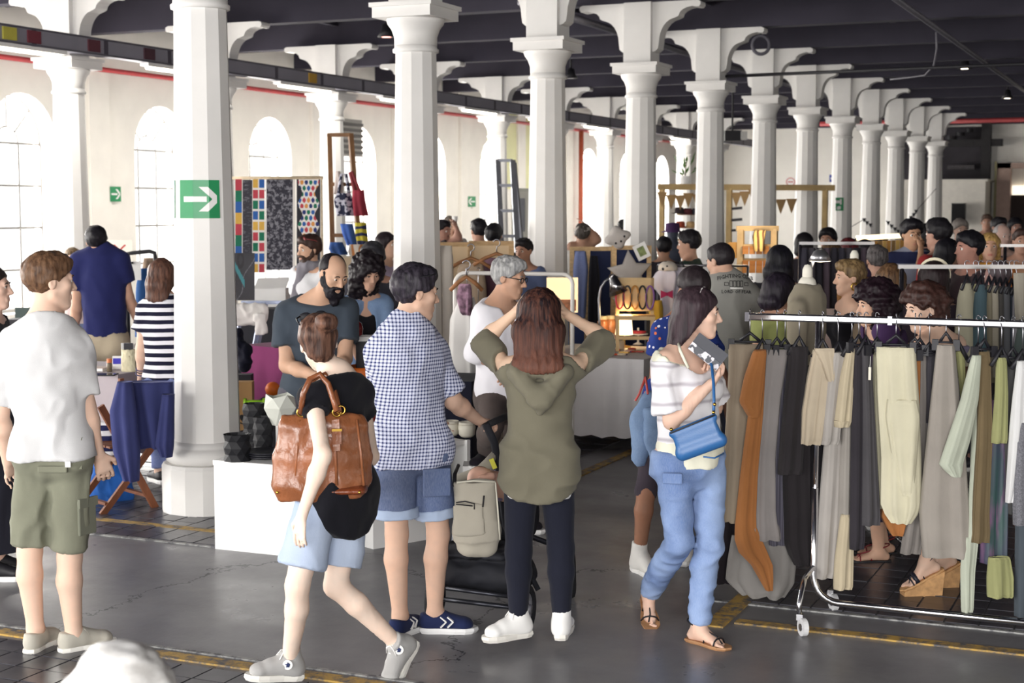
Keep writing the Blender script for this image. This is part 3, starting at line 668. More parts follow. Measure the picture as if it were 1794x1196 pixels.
# ------------------------------------------------------------------ shoes
def make_shoe(p, c, style='sneaker', mat=None, sole=None, lace=None, high=False, dirs=None, pitch=None, L=None, trim=None):
    j = p.j; an = j['a' + c]; s = p.s; sgn = 1 if c == 'R' else -1; o0, d, u, sd, L = foot_frame(p, c, dict(pitch=pitch, L=L))
    P = lambda a, b, z: o0 + d * a * L + sd * b * L * sgn + u * z
    h0 = .028 if style != 'sandal' else .016
    out = [(-.27, 0), (-.24, .1), (-.12, .135), (.1, .13), (.35, .165), (.52, .165), (.66, .11), (.73, 0), (.68, -.11), (.55, -.185), (.36, -.18), (.1, -.12), (-.12, -.125), (-.24, -.095)]
    mb = MB(); k = len(out); ring = []
    for z, sc_ in ((0, .96), (h0 * .5, 1.04), (h0, 1.02)): ring += [P(.23 + (a - .23) * sc_, b * sc_, z) - p.g0 for a, b in out]
    F = [(i * k + q, i * k + (q + 1) % k, (i + 1) * k + (q + 1) % k, (i + 1) * k + q) for i in range(2) for q in range(k)] + [tuple(range(k)), tuple(2 * k + q for q in range(k))]
    if style == 'sandal':
        so = mb.add(ring, F).build('sandal', sole, p.root, False)
        st = MB()
        for a, wz, w in ((.46, .05, .17), (.2, .075, .12)):
            st.tube([P(a, t * w, .016 + wz * s * math.sqrt(max(0, 1 - t * t)) * .62) - p.g0 for t in np.linspace(-1, 1, 9)], .004, 5)
        st.tube([P(.52, .03, .02) - p.g0, P(.42, .0, .05) - p.g0, P(.2, 0, .065) - p.g0, P(.02, 0, .1 * s) - p.g0], .004, 5)
        st.tube([P(-.08 + .15 * math.cos(t), .14 * math.sin(t), .1 * s - .012 * math.cos(t)) - p.g0 for t in np.linspace(0, 2 * math.pi, 14)], .004, 5)
        raw('strap', st.v, st.f, mat, so, True)
        return
    f = Field(); w = .155 * L; kk = .02
    f.ec(P(-.13, 0, h0 + .02), P(.1, 0, h0 + .03), (w * .82, .045 * s), (w * .9, .05 * s), sd, kk); f.ec(P(.1, 0, h0 + .03), P(.5, -.01, h0 + .014), (w * .9, .05 * s), (w * 1.05, .03 * s), sd, kk); f.ec(P(.5, -.01, h0 + .012), P(.56, -.015, h0 + .01), (w * 1.05, .03 * s), (w * .95, .026 * s), sd, kk)
    if high: f.ec(P(-.08, 0, h0 + .02), an + u * .055 * s, .045 * s, .046 * s, k=.03, flat=True)
    if high: f.ec(an - u * .01, P(.3, 0, h0 + .03), .041 * s, (w * .9, .036 * s), sd, .02)
    else: f.ec(P(-.09, 0, h0 + .02), P(-.06, 0, .085 * s), (.036 * s, .05 * s), (.038 * s, .052 * s), d if False else sd, .02, flat=True)
    f.plane(P(0, 0, h0 * .8), -u)
    V, Q = f.mesh(.0065 if p.D < 8.6 else .015); so = p.emit('shoe', V, Q, mat)
    raw('sole', mb.add(ring, F).v, F, sole or WHITE, so, False)
    if lace:
        st = MB(); zt = .115 * s if high else .085 * s
        n_ = 5 if high else 3
        for i in range(n_):
            t = i / (n_ - 1); a0 = .34 - .26 * t; z0 = h0 + .045 * s + (zt - h0 - .03 * s) * t
            for sg in (-1, 1): st.tube([P(a0, -.07 * sg, z0) - p.g0, P(a0 - .01, 0, z0 + .012) - p.g0, P(a0 - .04, .07 * sg, z0 + .006) - p.g0], .0032, 4)
        for sg in (-1, 1): st.tube([P(.1, 0, zt + .02) - p.g0, P(.14, .09 * sg, zt + .014) - p.g0, P(.2, .13 * sg, zt - .012) - p.g0], .003, 4)
        raw('laces', st.v, st.f, lace, so, True)
    if trim:
        st = MB()
        for sg in (-1, 1):
            for a0 in (.0, .12): st.bar(P(a0 + .1, sg * .168, .035) - p.g0, P(a0 + .2, sg * .15, .062) - p.g0, .012, .006); st.bar(P(a0 + .2, sg * .15, .062) - p.g0, P(a0 + .1, sg * .125, .083) - p.g0, .012, .006)
        raw('chevron', st.v, st.f, trim, so, False)
    return so
# ================================================================== THE HALL
COLX, COLY0, COLY1, BAY, ROWB = -5.9, 8.604, 8.435, 2.876, -11.6
YEND, XR, YB, ZC = 46.0, 11.0, -9.5, 4.78
def floor_mat():
    n = N('worn_concrete'); v = n.coord(); big = n.noise(v, .55, 5, .6); fine = n.noise(v, 9, 6, .7)
    col = n.mix(n.ramp(big, .3, .7), lin('636266'), lin('828184')); col = n.mix(n.math('MULTIPLY', n.ramp(fine, .45, .8), .35), col, lin('8a8a8c'))
    ed = n.node('ShaderNodeTexVoronoi', {'Vector': n.node('ShaderNodeVectorMath', {0: v, 1: n.node('ShaderNodeTexNoise', {'Vector': v, 'Scale': 1.1, 'Detail': 6, 'Roughness': .7}).outputs[1]}, operation='ADD').outputs[0], 'Scale': .3}, feature='DISTANCE_TO_EDGE').outputs[0]
    ed = n.math('ADD', ed, n.math('MULTIPLY', n.noise(v, 3, 5), .012)); col = n.mix(n.math('LESS_THAN', ed, .0085), col, lin('34343a'))
    gr = n.node('ShaderNodeTexWave', {'Vector': n.coord((1, 1, 1), rot=(0, 0, .35)), 'Scale': 16, 'Distortion': .6, 'Detail': 2}).outputs[1] if False else n.noise(n.coord((60, 9, 1), rot=(0, 0, .35)), 1, 2)
    n.set(col, n.node('ShaderNodeMapRange', {'Value': n.noise(v, 1.3, 5, .65), 'From Min': .3, 'From Max': .7, 'To Min': .24, 'To Max': .5}).outputs[0], spec=.5)
    n.bump(n.math('ADD', n.math('MULTIPLY', fine, .6), n.math('MULTIPLY', gr, .5)), .22, .004); return n.m
def tile_mat(a, b, rough):
    n = N('floor_tile'); v = n.coord(); oi = n.node('ShaderNodeObjectInfo').outputs['Random']
    col = n.mix(n.ramp(n.noise(v, 8, 4), .3, .7), lin(a), lin(b)); col = n.mix(n.math('MULTIPLY', oi, .5), col, mul(lin(a), .75)); n.set(col, rough, spec=.5); n.bump(n.noise(v, 14, 3), .1, .004); return n.m
floor = tag(MB().bbox((WALLX - .4, YB, -.2), (XR, YEND + 3, 0)).build('floor', floor_mat()), kind='structure')
TILE = tile_mat('403f46', '58575d', .3); GROUT = M('6f6d70', .9, .12, 30, name='grout')
ts = .162
tm = MB().bbox((-.076, -.076, -.004), (.076, .076, .004)).build('tile', TILE, floor); tme = tm.data; bpy.data.objects.remove(tm)
def tiles(x0, y0, nx, ny, keep):
    rest = MB()
    for i in range(nx):
        for k in range(ny):
            c = (x0 + (i + .5) * ts, y0 + (k + .5) * ts, .003 + .0012 * math.sin(i * 7.3 + k * 3.1))
            if keep(i, k): o = bpy.data.objects.new('tile', tme); COL.objects.link(o); o.parent = floor; o.location = c
            else: rest.bbox((c[0] - .076, c[1] - .076, 0), (c[0] + .076, c[1] + .076, c[2] + .004))
    if rest.v: tag(rest.build('tile_paving', TILE, floor), kind='stuff')
    MB().bbox((x0, y0, -.01), (x0 + nx * ts, y0 + ny * ts, .002)).build('grout_bed', GROUT, floor)
tiles(-5.75, 4.0, 20, 9, lambda i, k: k > 1)                    # strip nearest the camera
tiles(-1.98, 7.5, 22, 20, lambda i, k: k < 8 and i < 16)        # under the long rail
tiles(-9.9, 7.5, 34, 14, lambda i, k: False)                    # column strip
tiles(-9.9, 9.8, 34, 60, lambda i, k: False)
def worn(h):
    n = N('worn_paint'); v = n.coord(); n.set(n.mix(n.ramp(n.noise(v, 13, 6, .75), .40, .56), lin('55555a'), lin(h)), .6, spec=.3); return n.m
YEL, WLN = worn('b3914a'), worn('9a9a98')
for name, lo, hi, m in (('yellow_line', (-7, 5.50), (2.5, 5.585), YEL), ('pale_line', (-7, 5.62), (2.5, 5.645), WLN), ('yellow_line', (-1.93, 7.075), (3, 7.15), YEL), ('pale_line', (-2.16, 7.44), (3, 7.475), WLN),
                        ('yellow_line', (-2.06, 6.98), (-1.96, 7.62), YEL), ('yellow_line', (-13, 7.80), (-4.6, 7.875), YEL), ('pale_line', (-13, 7.46), (-4.3, 7.49), WLN), ('yellow_line', (-4.15, 9.6), (-4.07, 30), YEL)):
    MB().bbox((*lo, 0), (*hi, .0085 if m is YEL else .0075)).build(name, m, floor)
WALLM = M('f0ece4', .85, .04, 2.2, .06, 40, name='wall_plaster'); COLM = M('e3e1de', .7, .035, 3.0, .05, 30, name='column_paint'); CEILM = M('373440', .85, .12, 1.5, name='ceiling_paint')
# ---- left wall with arched windows
WW, SILL, SPR, TH = .65, .6, 2.85, .4            # half width, sill, springing, wall thickness
wl = MB(); x0, x1 = WALLX - TH, WALLX
def arcpts(r, n=14): return [(-r * math.cos(math.pi * i / n), r * math.sin(math.pi * i / n)) for i in range(n + 1)]
def wallbay(mb, wy):
    mb.bbox((x0, wy - 1.5, 0), (x1, wy + 1.5, SILL)); mb.bbox((x0, wy - 1.5, SILL), (x1, wy - WW, SPR)); mb.bbox((x0, wy + WW, SILL), (x1, wy + 1.5, SPR))
    pts = arcpts(WW)
    poly = [(-1.5, SPR)] + [(a, SPR + b) for a, b in pts] + [(1.5, SPR), (1.5, ZC), (0, ZC), (-1.5, ZC)]
    n = len(pts)
    for i in range(n - 1):                       # spandrel as strips
        a, b = pts[i], pts[i + 1]
        V = [(x, wy + q[0], z) for x in (x0, x1) for q, z in ((a, SPR + a[1]), (b, SPR + b[1]), (b, ZC), (a, ZC))]
        mb.add(V, [(3, 2, 1, 0), (4, 5, 6, 7), (0, 1, 5, 4), (2, 3, 7, 6), (1, 2, 6, 5), (3, 0, 4, 7)])
    mb.bbox((x0, wy - 1.5, SPR), (x1, wy - WW, ZC)); mb.bbox((x0, wy + WW, SPR), (x1, wy + 1.5, ZC))
for wy in WINY: wallbay(wl, wy)
wl.bbox((x0, WINY[-1] + 1.5, 0), (x1, YEND + 3, ZC)); wl.bbox((x0, YB, 0), (x1, WINY[0] - 1.5, ZC))
wallL = tag(wl.build('wall_left', WALLM), kind='structure')
for wy in WINY: MB().bbox((WALLX, wy + 1.5 - .22, 0), (WALLX + .07, wy + 1.5 + .22, ZC)).build('pilaster', WALLM, wallL)
MUN = M('6f6d6b', .5, .05, name='window_bar'); gx = WALLX - .28
def window(wy, k):
    w = thing('window_%d' % k, None, None, (gx, wy, 0)); del w['label'], w['category']; w['kind'] = 'structure'
    m = MB(); pts = arcpts(WW); m.tube([(0, a, SPR + b) for a, b in pts], .02, 6); m.bbox((-.02, -WW, SILL), (.02, WW, SILL + .05))
    for s in (-1, 1): m.bbox((-.02, s * WW - .02, SILL), (.02, s * WW + .02, SPR))
    m.build('frame', MUN, w)
    for y in (-WW / 3, WW / 3): MB().bbox((-.012, y - .014, SILL), (.012, y + .014, SPR)).build('muntin', MUN, w)
    zs = [SILL + (SPR - SILL) * i / 4 for i in range(5)]
    for z in zs[1:]: MB().bbox((-.012, -WW, z - .014), (.012, WW, z + .014)).build('muntin', MUN, w)
    MB().tube([(0, .22 * math.cos(t), SPR + .22 * math.sin(t)) for t in np.linspace(0, math.pi, 10)], .011, 5).build('muntin', MUN, w)
    for t in (.25, .5, .75): MB().bar((0, .22 * math.cos(t * math.pi), SPR + .22 * math.sin(t * math.pi)), (0, WW * math.cos(t * math.pi), SPR + WW * math.sin(t * math.pi)), .02).build('muntin', MUN, w)
    pm = pane_mat()
    for i in range(3):
        for q in range(4): MB().bbox((-.003, -WW + i * WW * 2 / 3, zs[q]), (.003, -WW + (i + 1) * WW * 2 / 3, zs[q + 1])).build('pane', pm, w)
    for i in range(4):
        a0, a1 = i * math.pi / 4, (i + 1) * math.pi / 4
        MB().prism([(r * math.cos(a), r * math.sin(a)) for r, a in [(.22, a0), (.22, (a0 + a1) / 2), (.22, a1)][::-1] + [(WW, a0 + (a1 - a0) * t / 4) for t in range(5)]], (0, 0, SPR), (0, 1, 0), (0, 0, 1), (1, 0, 0), .006).build('pane', pm, w)
    MB().prism(arcpts(.22, 10), (0, 0, SPR), (0, 1, 0), (0, 0, 1), (1, 0, 0), .006).build('pane', pm, w)
    return w
wk = 1; first = None
for wy in WINY:
    if wy < 14: continue
    if first is None: first = window(wy, wk)
    else:
        c = copy_tree(first); c.name = 'window_%d' % wk; c.location = (gx, wy, 0)
    wk += 1
# ---- other walls, ceiling, beams
tag(MB().bbox((WALLX - .4, YEND, 0), (XR, YEND + .3, ZC)).build('wall_far', M('f0ede6', .85, .04, 1.5, name='wall_plaster')), kind='structure')
tag(MB().bbox((XR, YB, 0), (XR + .3, YEND + .3, ZC)).build('wall_right', WALLM), kind='structure')
ceil = tag(MB().bbox((WALLX - .4, YB, ZC), (XR + .3, YEND + .3, ZC + .2)).build('ceiling', CEILM), kind='structure')
for k in range(-6, 14):
    y = COLY0 + BAY * k
    if y > YEND or y < YB: continue
    MB().bbox((WALLX, y - .11, 4.36), (XR, y + .11, ZC)).build('beam', CEILM, ceil)
    if y + BAY / 2 < YEND: MB().bbox((WALLX, y + BAY / 2 - .08, 4.58), (XR, y + BAY / 2 + .08, ZC)).build('joist', CEILM, ceil)
for x in np.arange(-13.5, 10, 1.9): MB().bbox((x - .04, YB, 4.66), (x + .04, YEND, ZC)).build('batten', CEILM, ceil)
# ---- columns
def make_column(label):
    c = thing('column', label, 'column'); c['kind'] = 'structure'; r12 = math.pi / 12
    MB().lathe([(.305, 0), (.305, .3), (.29, .325)], n=16, rot=.1).build('plinth', COLM, c)
    MB().lathe([(.25, .325), (.272, .34), (.285, .375), (.275, .41), (.245, .425), (.228, .44), (.222, .47)], n=32).build('torus', COLM, c, True)
    MB().lathe([(.218, .45), (.207, 1.2), (.188, 2.3), (.172, 3.28)], n=12, rot=r12).build('shaft', COLM, c)
    MB().lathe([(.172, 3.27), (.190, 3.275), (.192, 3.30), (.178, 3.31), (.176, 3.33)], n=28).build('necking', COLM, c, True)
    MB().lathe([(.176, 3.33), (.178, 3.40), (.2, 3.46), (.232, 3.505), (.24, 3.53), (.24, 3.545)], n=28).build('echinus', COLM, c, True)
    MB().bbox((-.265, -.265, 3.545), (.265, .265, 3.63)).bbox((-.285, -.285, 3.63), (.285, .285, 3.665)).build('abacus', COLM, c)
    MB().bbox((-.165, -.165, 3.665), (.165, .165, 4.36)).build('impost_block', COLM, c)
    for s in (-1, 1):
        poly = [(.16, 4.36), (.70, 4.36), (.735, 4.345), (.74, 4.31), (.72, 4.285), (.685, 4.285)]
        poly += [(.68 - .2 * math.sin(t), 4.295 - .1 * (1 - math.cos(t))) for t in np.linspace(.2, math.pi / 2, 5)]
        poly += [(.47, 4.185)] + [(.445 - .2 * math.sin(t) , 4.17 - .27 * (1 - math.cos(t))) for t in np.linspace(.1, math.pi / 2, 7)] + [(.235, 3.83), (.2, 3.8), (.16, 3.79)]
        MB().prism([(s * a, b) for a, b in (poly if s < 0 else poly[::-1])], (0, 0, 0), (1, 0, 0), (0, 0, 1), (0, 1, 0), .2).build('bracket', COLM, c)
    return c
names = ['nearest', 'second', 'third', 'fourth', 'fifth', 'sixth', 'seventh', 'eighth', 'ninth', 'tenth', 'eleventh', 'farthest']
c0 = make_column('white faceted column with big green arrow sign, nearest of the long row'); c0.location = (COLX, COLY1, 0)
for k in range(1, 12):
    c = copy_tree(c0); c.location = (COLX, COLY0 + BAY * k, 0)
    c['label'] = 'white faceted column, %s from the camera in the long front row' % (names[k])
for k in range(1, 11):
    c = copy_tree(c0); c.location = (ROWB, (14.02, 16.95, 19.85, 22.8, 25.8, 28.7, 31.5, 34.4, 37.2, 40.1)[k - 1], 0); c['group'] = 'columns of the row along the windows'
    c['label'] = 'white column under the cable duct, number %s from the left in the window row' % ['one', 'two', 'three', 'four', 'five', 'six', 'seven', 'eight', 'nine', 'ten'][k - 1]
# ---- duct with tube lights along the window row
DUCTM = M('85838d', .5, .1, 2, name='duct_metal'); dx = -11.262
du = thing('cable_duct', 'dark grey cable duct running along the window row below the brackets', 'duct', (dx, 10, 3.69))
MB().bbox((-.07, 0, 0), (.07, 34, .19)).build('channel', DUCTM, du); MB().bbox((.07, 0, .17), (.085, 34, .19)).bbox((.07, 0, 0), (.085, 34, .02)).build('lip', M('55535c', .5, name='duct_metal'), du)
for y in np.arange(.6, 33, 1.18): MB().bbox((-.072, y, -.002), (.0735, y + .07, .192)).build('joint_plate', M('4a4650', .6, .1, name='duct_joint'), du)
for px, py, h in ((17, 62, 'b8b04a'), (60, 70, '6d2f3a'), (165, 85, '5a2f38'), (262, 98, '4a2d36'), (548, 142, 'b58f35')):
    q = atX(px, py, dx + .08); MB().bbox((.069, q[1] - 10 - .1, .03), (.088, q[1] - 10 + .1, .16)).build('sticker', M(h, .6, name='sticker'), du)
for k in range(0, 11):
    y = COLY0 + BAY * k + .6 if k else 10.2
    q = y + BAY * .46
    bt = thing('tube_light', 'white fluorescent tube light %s' % ['at the left picture edge', 'just right of the leftmost window column', 'behind the arrow column', 'above the patterned textiles', 'behind the second front column', 'above the grey ladder', 'behind the third front column', 'near the vertical orange pipe', 'behind the fourth front column', 'above the potted plant shelf', 'at the far end of the duct'][k], 'light', (dx, y, 3.62), 0, 'tube lights under the duct')
    MB().bbox((-.06, 0, .03), (.06, 1.45, .07)).build('batten', WHITE, bt)
    MB().tube([(0, .05, .015), (0, 1.4, .015)], .022, 10).build('tube', glow('fff6e4', 6), bt, True)
    la = area('tube_light_glow', (dx, y + .72, 3.60), (dx - .6, y + .72, 2.6), .12, 1.4, 34, (1, .96, .88)); la.rotation_euler = (0, math.radians(20), 0)
RED = M('b8474a', .5, .1, name='red_paint')
tag(MB().tube([(WALLX + .13, 8, 3.92), (WALLX + .13, 45, 3.92)], .035, 8).build('pipe', RED, None, True), 'long red sprinkler pipe along the window wall under the ceiling', 'pipe')
q = atX(1018, 300, WALLX + .2); tag(MB().tube([(WALLX + .2, q[1], 0), (WALLX + .2, q[1], 3.9)], .06, 10).build('pipe', M('b5573c', .5, .1, name='red_paint'), None, True), 'vertical rust orange pipe on the window wall', 'pipe')
tag(MB().tube([(-9, 40.9, 4.2), (XR - .3, 40.9, 4.2)], .06, 8).build('pipe', RED, None, True), 'red pipe crossing under the ceiling at the far end', 'pipe')
GP = M('77757c', .4, .1, metal=.6, name='conduit')
for (a, b, r, z, lb) in (((1600, 20), (1780, 155), .035, 4.28, 'grey ceiling pipe sloping towards the pair of lit spots'), ((1000, 30), (1098, 70), .05, 4.26, 'grey ceiling pipe behind the third column top')):
    q = G(a[0], a[1], z); L = 6 if r < .04 else 24
    tag(MB().tube([(q[0], q[1] - 1.5, z), (q[0], q[1] + L + 20, z)], r, 8).build('pipe', GP, None, True), lb, 'pipe')
tag(MB().tube([(COLX + .2, COLY0 + BAY * 4, 3.74), (4, COLY0 + BAY * 4, 3.80)], .022, 8).build('pipe', BLACK, None, True), 'thin black rod from the fifth column top across the hall', 'pipe')
a, b = W(1432, 95, 26.5), W(1700, 88, 25.4); tag(MB().tube([a, b], .045, 8).build('pipe', M('8a8a92', .4, .1, name='conduit'), None, True), 'pale grey pipe beside the seventh bracket', 'pipe')
tag(MB().tube([(q[0], q[1], q[2]) for q in [W(1640, 56, 20.1), W(1641, 85, 20.1), W(1636, 115, 20.3), W(1620, 132, 20.6), W(1590, 136, 21), W(1560, 139, 21.4)]], .012, 6).build('cable', M('6f6d74', .6, name='cable'), None, True), 'grey cable looping down from a ceiling pipe', 'cable')
tag(MB().tube([W(1333 + 15 * math.cos(t), 79 + 16 * math.sin(t), 20.45) for t in np.linspace(0, 2 * math.pi, 18, endpoint=False)], .022, 6, True).build('cable', M('5b5962', .6, name='cable'), None, True), 'coil of grey cable hung on a column bracket', 'cable')
def spot(px, py, D, lit, lb):
    q = W(px, py, D); t = thing('spotlight', lb, 'light', q, 0); t.scale = (1.45, 1.45, 1); 
    MB().tube([(0, 0, .1), (0, 0, 4.79 - q[2])], .012, 6).build('stem', BLACK, t, True)
    MB().lathe([(.03, .12), (.045, .1), (.05, .03), (.085, -.05), (.08, -.052)], n=16).build('shade', BLACK, t, True)
    MB().lathe([(.0, -.04), (.07, -.045), (.07, -.05), (0, -.055)], n=16).build('bulb', lit, t, True)
spot(677, 58, 20.5, glow('ff8f80', 6), 'small spotlight glowing red left of the second column top')
spot(1690, 115, 25.5, glow('fff0d8', 9), 'lit white ceiling spot, left of the pair on the right')
spot(1765, 168, 32, glow('fff0d8', 9), 'lit white ceiling spot, right of the pair on the right')
spot(1000, 132, 27, M('8a8890', .3, name='lamp_glass'), 'unlit black spotlight beside the third column')
# ---- signs
GREEN = M('1f8a55', .35, .06, name='sign_green')
def arrow_mask(u, v, flip=False):
    if flip: u = 1 - u
    x, y = u - .5, abs(v - .5)
    return (-.40 < x < .18 and y < .075) or (y < .32 - (x - .0) * 0 and -.1 < x < .42 and abs(y - (.42 - x) * 1.0 + .0) < .11 and y < .32)
def grid_sign(name, label, P, n, mask, mats, cat='sign', parent=None):
    V = [P(i / n, k / n) for k in range(n + 1) for i in range(n + 1)]; F, mi = [], []
    for k in range(n):
        for i in range(n): F.append((k * (n + 1) + i, k * (n + 1) + i + 1, (k + 1) * (n + 1) + i + 1, (k + 1) * (n + 1) + i)); mi.append(mask((i + .5) / n, (k + .5) / n))
    b = len(V)
    o = raw(name, V, F, mats, parent, False, None, [int(q) for q in mi])
    sm = o.modifiers.new('thick', 'SOLIDIFY'); sm.thickness = .003; sm.offset = -1
    if label: tag(o, label, cat)
    return o
base = math.atan2(-F0[1], -F0[0])     # direction from column towards the camera
def on_col(th0, th1, z0, z1, rad):
    def P(u, v):
        th = base + math.radians(th0 + (th1 - th0) * u); z = z0 + (z1 - z0) * v; q = (th - math.pi / 12) % (math.pi / 6) - math.pi / 12
        r = (rad(z) * math.cos(math.pi / 12) / math.cos(q)) + .006
        return (COLX + r * math.cos(th), COLY1 + r * math.sin(th), z)
    return P
radz = lambda z: .207 + (.188 - .207) * (z - 1.2) / 1.1
off = math.degrees(math.atan2(360 - 897, 2700))   # the column stands left of the view axis
grid_sign('exit_sign', 'big green sign with white right arrow wrapped round the nearest column', on_col(-49 - off, 32 - off, 1.93, 2.175, radz), 56, arrow_mask, [GREEN, WHITE])
grid_sign('exit_sign', 'edge of a second green arrow sign on the nearest column, mostly turned away', on_col(-150 - off, -72 - off, 1.93, 2.175, radz), 40, arrow_mask, [GREEN, WHITE])
def wallsign(px0, py0, px1, py1, flip, lb, X=WALLX + .075, n=30):
    a, b = atX(px0, py1, X), atX(px1, py0, X)
    return grid_sign('exit_sign', lb, lambda u, v: (X + .006, a[1] + (b[1] - a[1]) * u, a[2] + (b[2] - a[2]) * v), n, lambda u, v: arrow_mask(u, v, flip), [GREEN, WHITE])
wallsign(193, 327, 211, 353, False, 'small green right arrow sign on the wall between two windows')
wallsign(820, 344, 833, 362, True, 'small green left arrow sign on the wall left of the grey ladder')
def wall_far_sign(name, lb, x0, y0, x1, y1, mask, mats, n=28):
    a, b, c = atY(x0, y1, YEND - .01), atY(x1, y1, YEND - .01), atY(x0, y0, YEND - .01)
    return grid_sign(name, lb, lambda u, v: a + (b - a) * u + (c - a) * v, n, mask, mats)
def flatsign(name, lb, D, x0, y0, x1, y1, mask, mats, n=28, cat='sign', yawd=0):
    a, b, c = W(x0, y1, D), W(x1, y1, D), W(x0, y0, D)
    return grid_sign(name, lb, lambda u, v: a + (b - a) * u + (c - a) * v, n, mask, mats, cat)
flatsign('exit_sign', 'green arrow and running figure sign on the seventh front column', 26.05, 1464, 346, 1478, 369, lambda u, v: (u - .5) ** 2 < .02 and .1 < v < .35 or abs(v - .68) < .1 and u < .7 or abs(v - .68) < .22 and .55 < u < .75 or (u - .3) ** 2 + (v - .2) ** 2 < .02, [GREEN, WHITE])
# ---- far end of the hall
X2 = lambda px: atY(px, 330, YEND - .02)[0]
tag(MB().bbox((X2(1592), YEND - 1.6, 0), (X2(1738), YEND - .01, 2.72)).bbox((X2(1588), YEND - 1.62, 2.72), (X2(1742), YEND, 2.78)).build('trim_1', M('dcd8cf', .8, .05, name='wall_plaster')), kind='structure')
nk = MB().bbox((X2(1560), YEND - .06, 2.78), (X2(1735), YEND - .005, 4.3)).build('trim_2', M('3a373c', .9, .3, 1.2, name='painted_recess_shade')); tag(nk, kind='structure')  # flat panel on the wall; the gap's shade is painted into its colour
t = thing('hoist_frame', 'dark timber hoist frame in the recess at the far end', 'machine', (X2(1728), YEND - .3, 2.78))
MB().bbox((-.13, -.1, 0), (.13, .1, 1.6)).build('post', M('2c2a2c', .7, .2, name='old_wood'), t); MB().bbox((-1.0, -.08, .95), (.45, .08, 1.15)).build('arm', M('2c2a2c', .7, .2, name='old_wood'), t)
MB().bbox((-1.05, -.1, .3), (-.3, .1, .42)).build('shelf_beam', M('4a474a', .7, .2, name='old_wood'), t)
for i in range(3): MB().lathe([(.16 - i * .03, -.05), (.16 - i * .03, .05)], c=(-.95 + i * .25, -.15, 1.2 + .1 * i), n=14).build('wheel', BLACK, t)
dr = MB().bbox((X2(1748), YEND - .35, 0), (X2(1772), YEND - .02, 3.25)).bbox((X2(1748), YEND - .35, 3.1), (X2(1900), YEND - .02, 3.25)).build('door_1', M('b9a094', .7, .06, name='door_paint')); tag(dr, kind='structure')
MB().bbox((X2(1772), YEND - .12, 0), (X2(1900), YEND - .06, 2.35)).build('doorway_shade', M('3b3130', .9, name='painted_recess_shade'), dr); MB().bbox((X2(1774), YEND - .14, 2.35), (X2(1900), YEND - .08, 2.62)).build('transom_pane', glow('fff4e0', .9), dr)  # doorway shade is painted as a dark panel; the transom pane glows itself
MB().bbox((X2(1744), YEND - .4, 0), (X2(1748), YEND - .3, 3.3)).build('frame', M('8f8a6a', .7, name='door_paint'), dr)
t = thing('loudspeaker', 'black box loudspeaker hung on the pale partition at the far end', 'speaker', atY(1679, 392, YEND - 1.9)); q = mpp(((atY(1679, 392, YEND - 1.9)) - CAM) @ F0)
MB().bbox((-11 * q, -.15, 0), (11 * q, .15, 36 * q)).build('cabinet', BLACK, t); MB().bbox((-9.5 * q, -.17, 2 * q), (9.5 * q, -.15, 34 * q)).build('grille', M('0f0f12', .8, name='grille'), t)
MB().bbox((-.05, .15, 10 * q), (.05, .29, 14 * q)).build('wall_arm', BLACK, t)
wall_far_sign('warning_sign', 'round white sign with red ring on the far wall', 1377, 311, 1393, 326, lambda u, v: 1 if .16 < (u - .5) ** 2 + (v - .5) ** 2 < .25 or (abs(v - .5) < .08 and .2 < u < .8) else 0, [WHITE, M('c05a55', .6, name='sign_red')])
wall_far_sign('notice', 'small blue notice on the far wall', 1453, 306, 1463, 319, lambda u, v: abs(v - .5) < .1 and .2 < u < .8, [M('3b4a9c', .5, name='sign_blue'), WHITE], 10)
# louvred box in the window behind the tall ladder
q = atX(612, 242, WALLX + .2); t = thing('vent_box', 'grey louvred ventilation box at the top of a window', 'vent', (WALLX + .16, q[1], q[2] - .28))
MB().bbox((-.12, -.4, -.05), (.08, .4, .62)).build('housing', M('8d8a86', .6, name='vent_paint'), t)
for i in range(6): MB().bbox((.07, -.36, i * .1), (.13, .36, i * .1 + .05)).build('slat', M('4e4b4a', .6, name='vent_paint'), t)

a, b = atX(855, 330, WALLX + .02), atX(938, 205, WALLX + .02); tag(MB().bbox((WALLX, a[1], a[2]), (WALLX + .02, b[1], 4.2)).build('trim_3', M('e3e2b4', .85, .04, 2, name='pale_green_plaster')), kind='structure')
q = W(919, 430, 23.5); t = thing('cabinet', 'grey metal cabinet standing behind the tall grey ladder', 'cabinet', (q[0], q[1], 0), YAW); h = W(919, 330, 23.5)[2]; MB().bbox((-.2, -.2, 0), (.2, .2, h)).build('body', M('a6a59c', .6, .05, 2, name='cabinet_paint'), t); MB().bbox((-.19, -.215, .1), (.19, -.2, h - .05)).build('door', M('b0afa6', .6, .05, 2, name='cabinet_paint'), t); MB().bbox((-.12, -.222, h - .65), (.0, -.215, h - .15)).build('window_slot', M('6a6c72', .4, name='cabinet_glass'), t)
q = W(1283, 238, 30); t = thing('projector', 'black projector hung under the ceiling before the far wall', 'projector', q); MB().box((0, 0, 0), (.32, .3, .2), ax=[R0, F0, UZ]).build('housing', BLACK, t); MB().tube([(0, 0, .1), (0, 0, 4.78 - q[2])], .02, 8).build('pole', BLACK, t); MB().box((.22, 0, 0), (.12, .2, .16), ax=[R0, F0, UZ]).build('speaker_box', M('b9b8b4', .5, name='projector_case'), t)
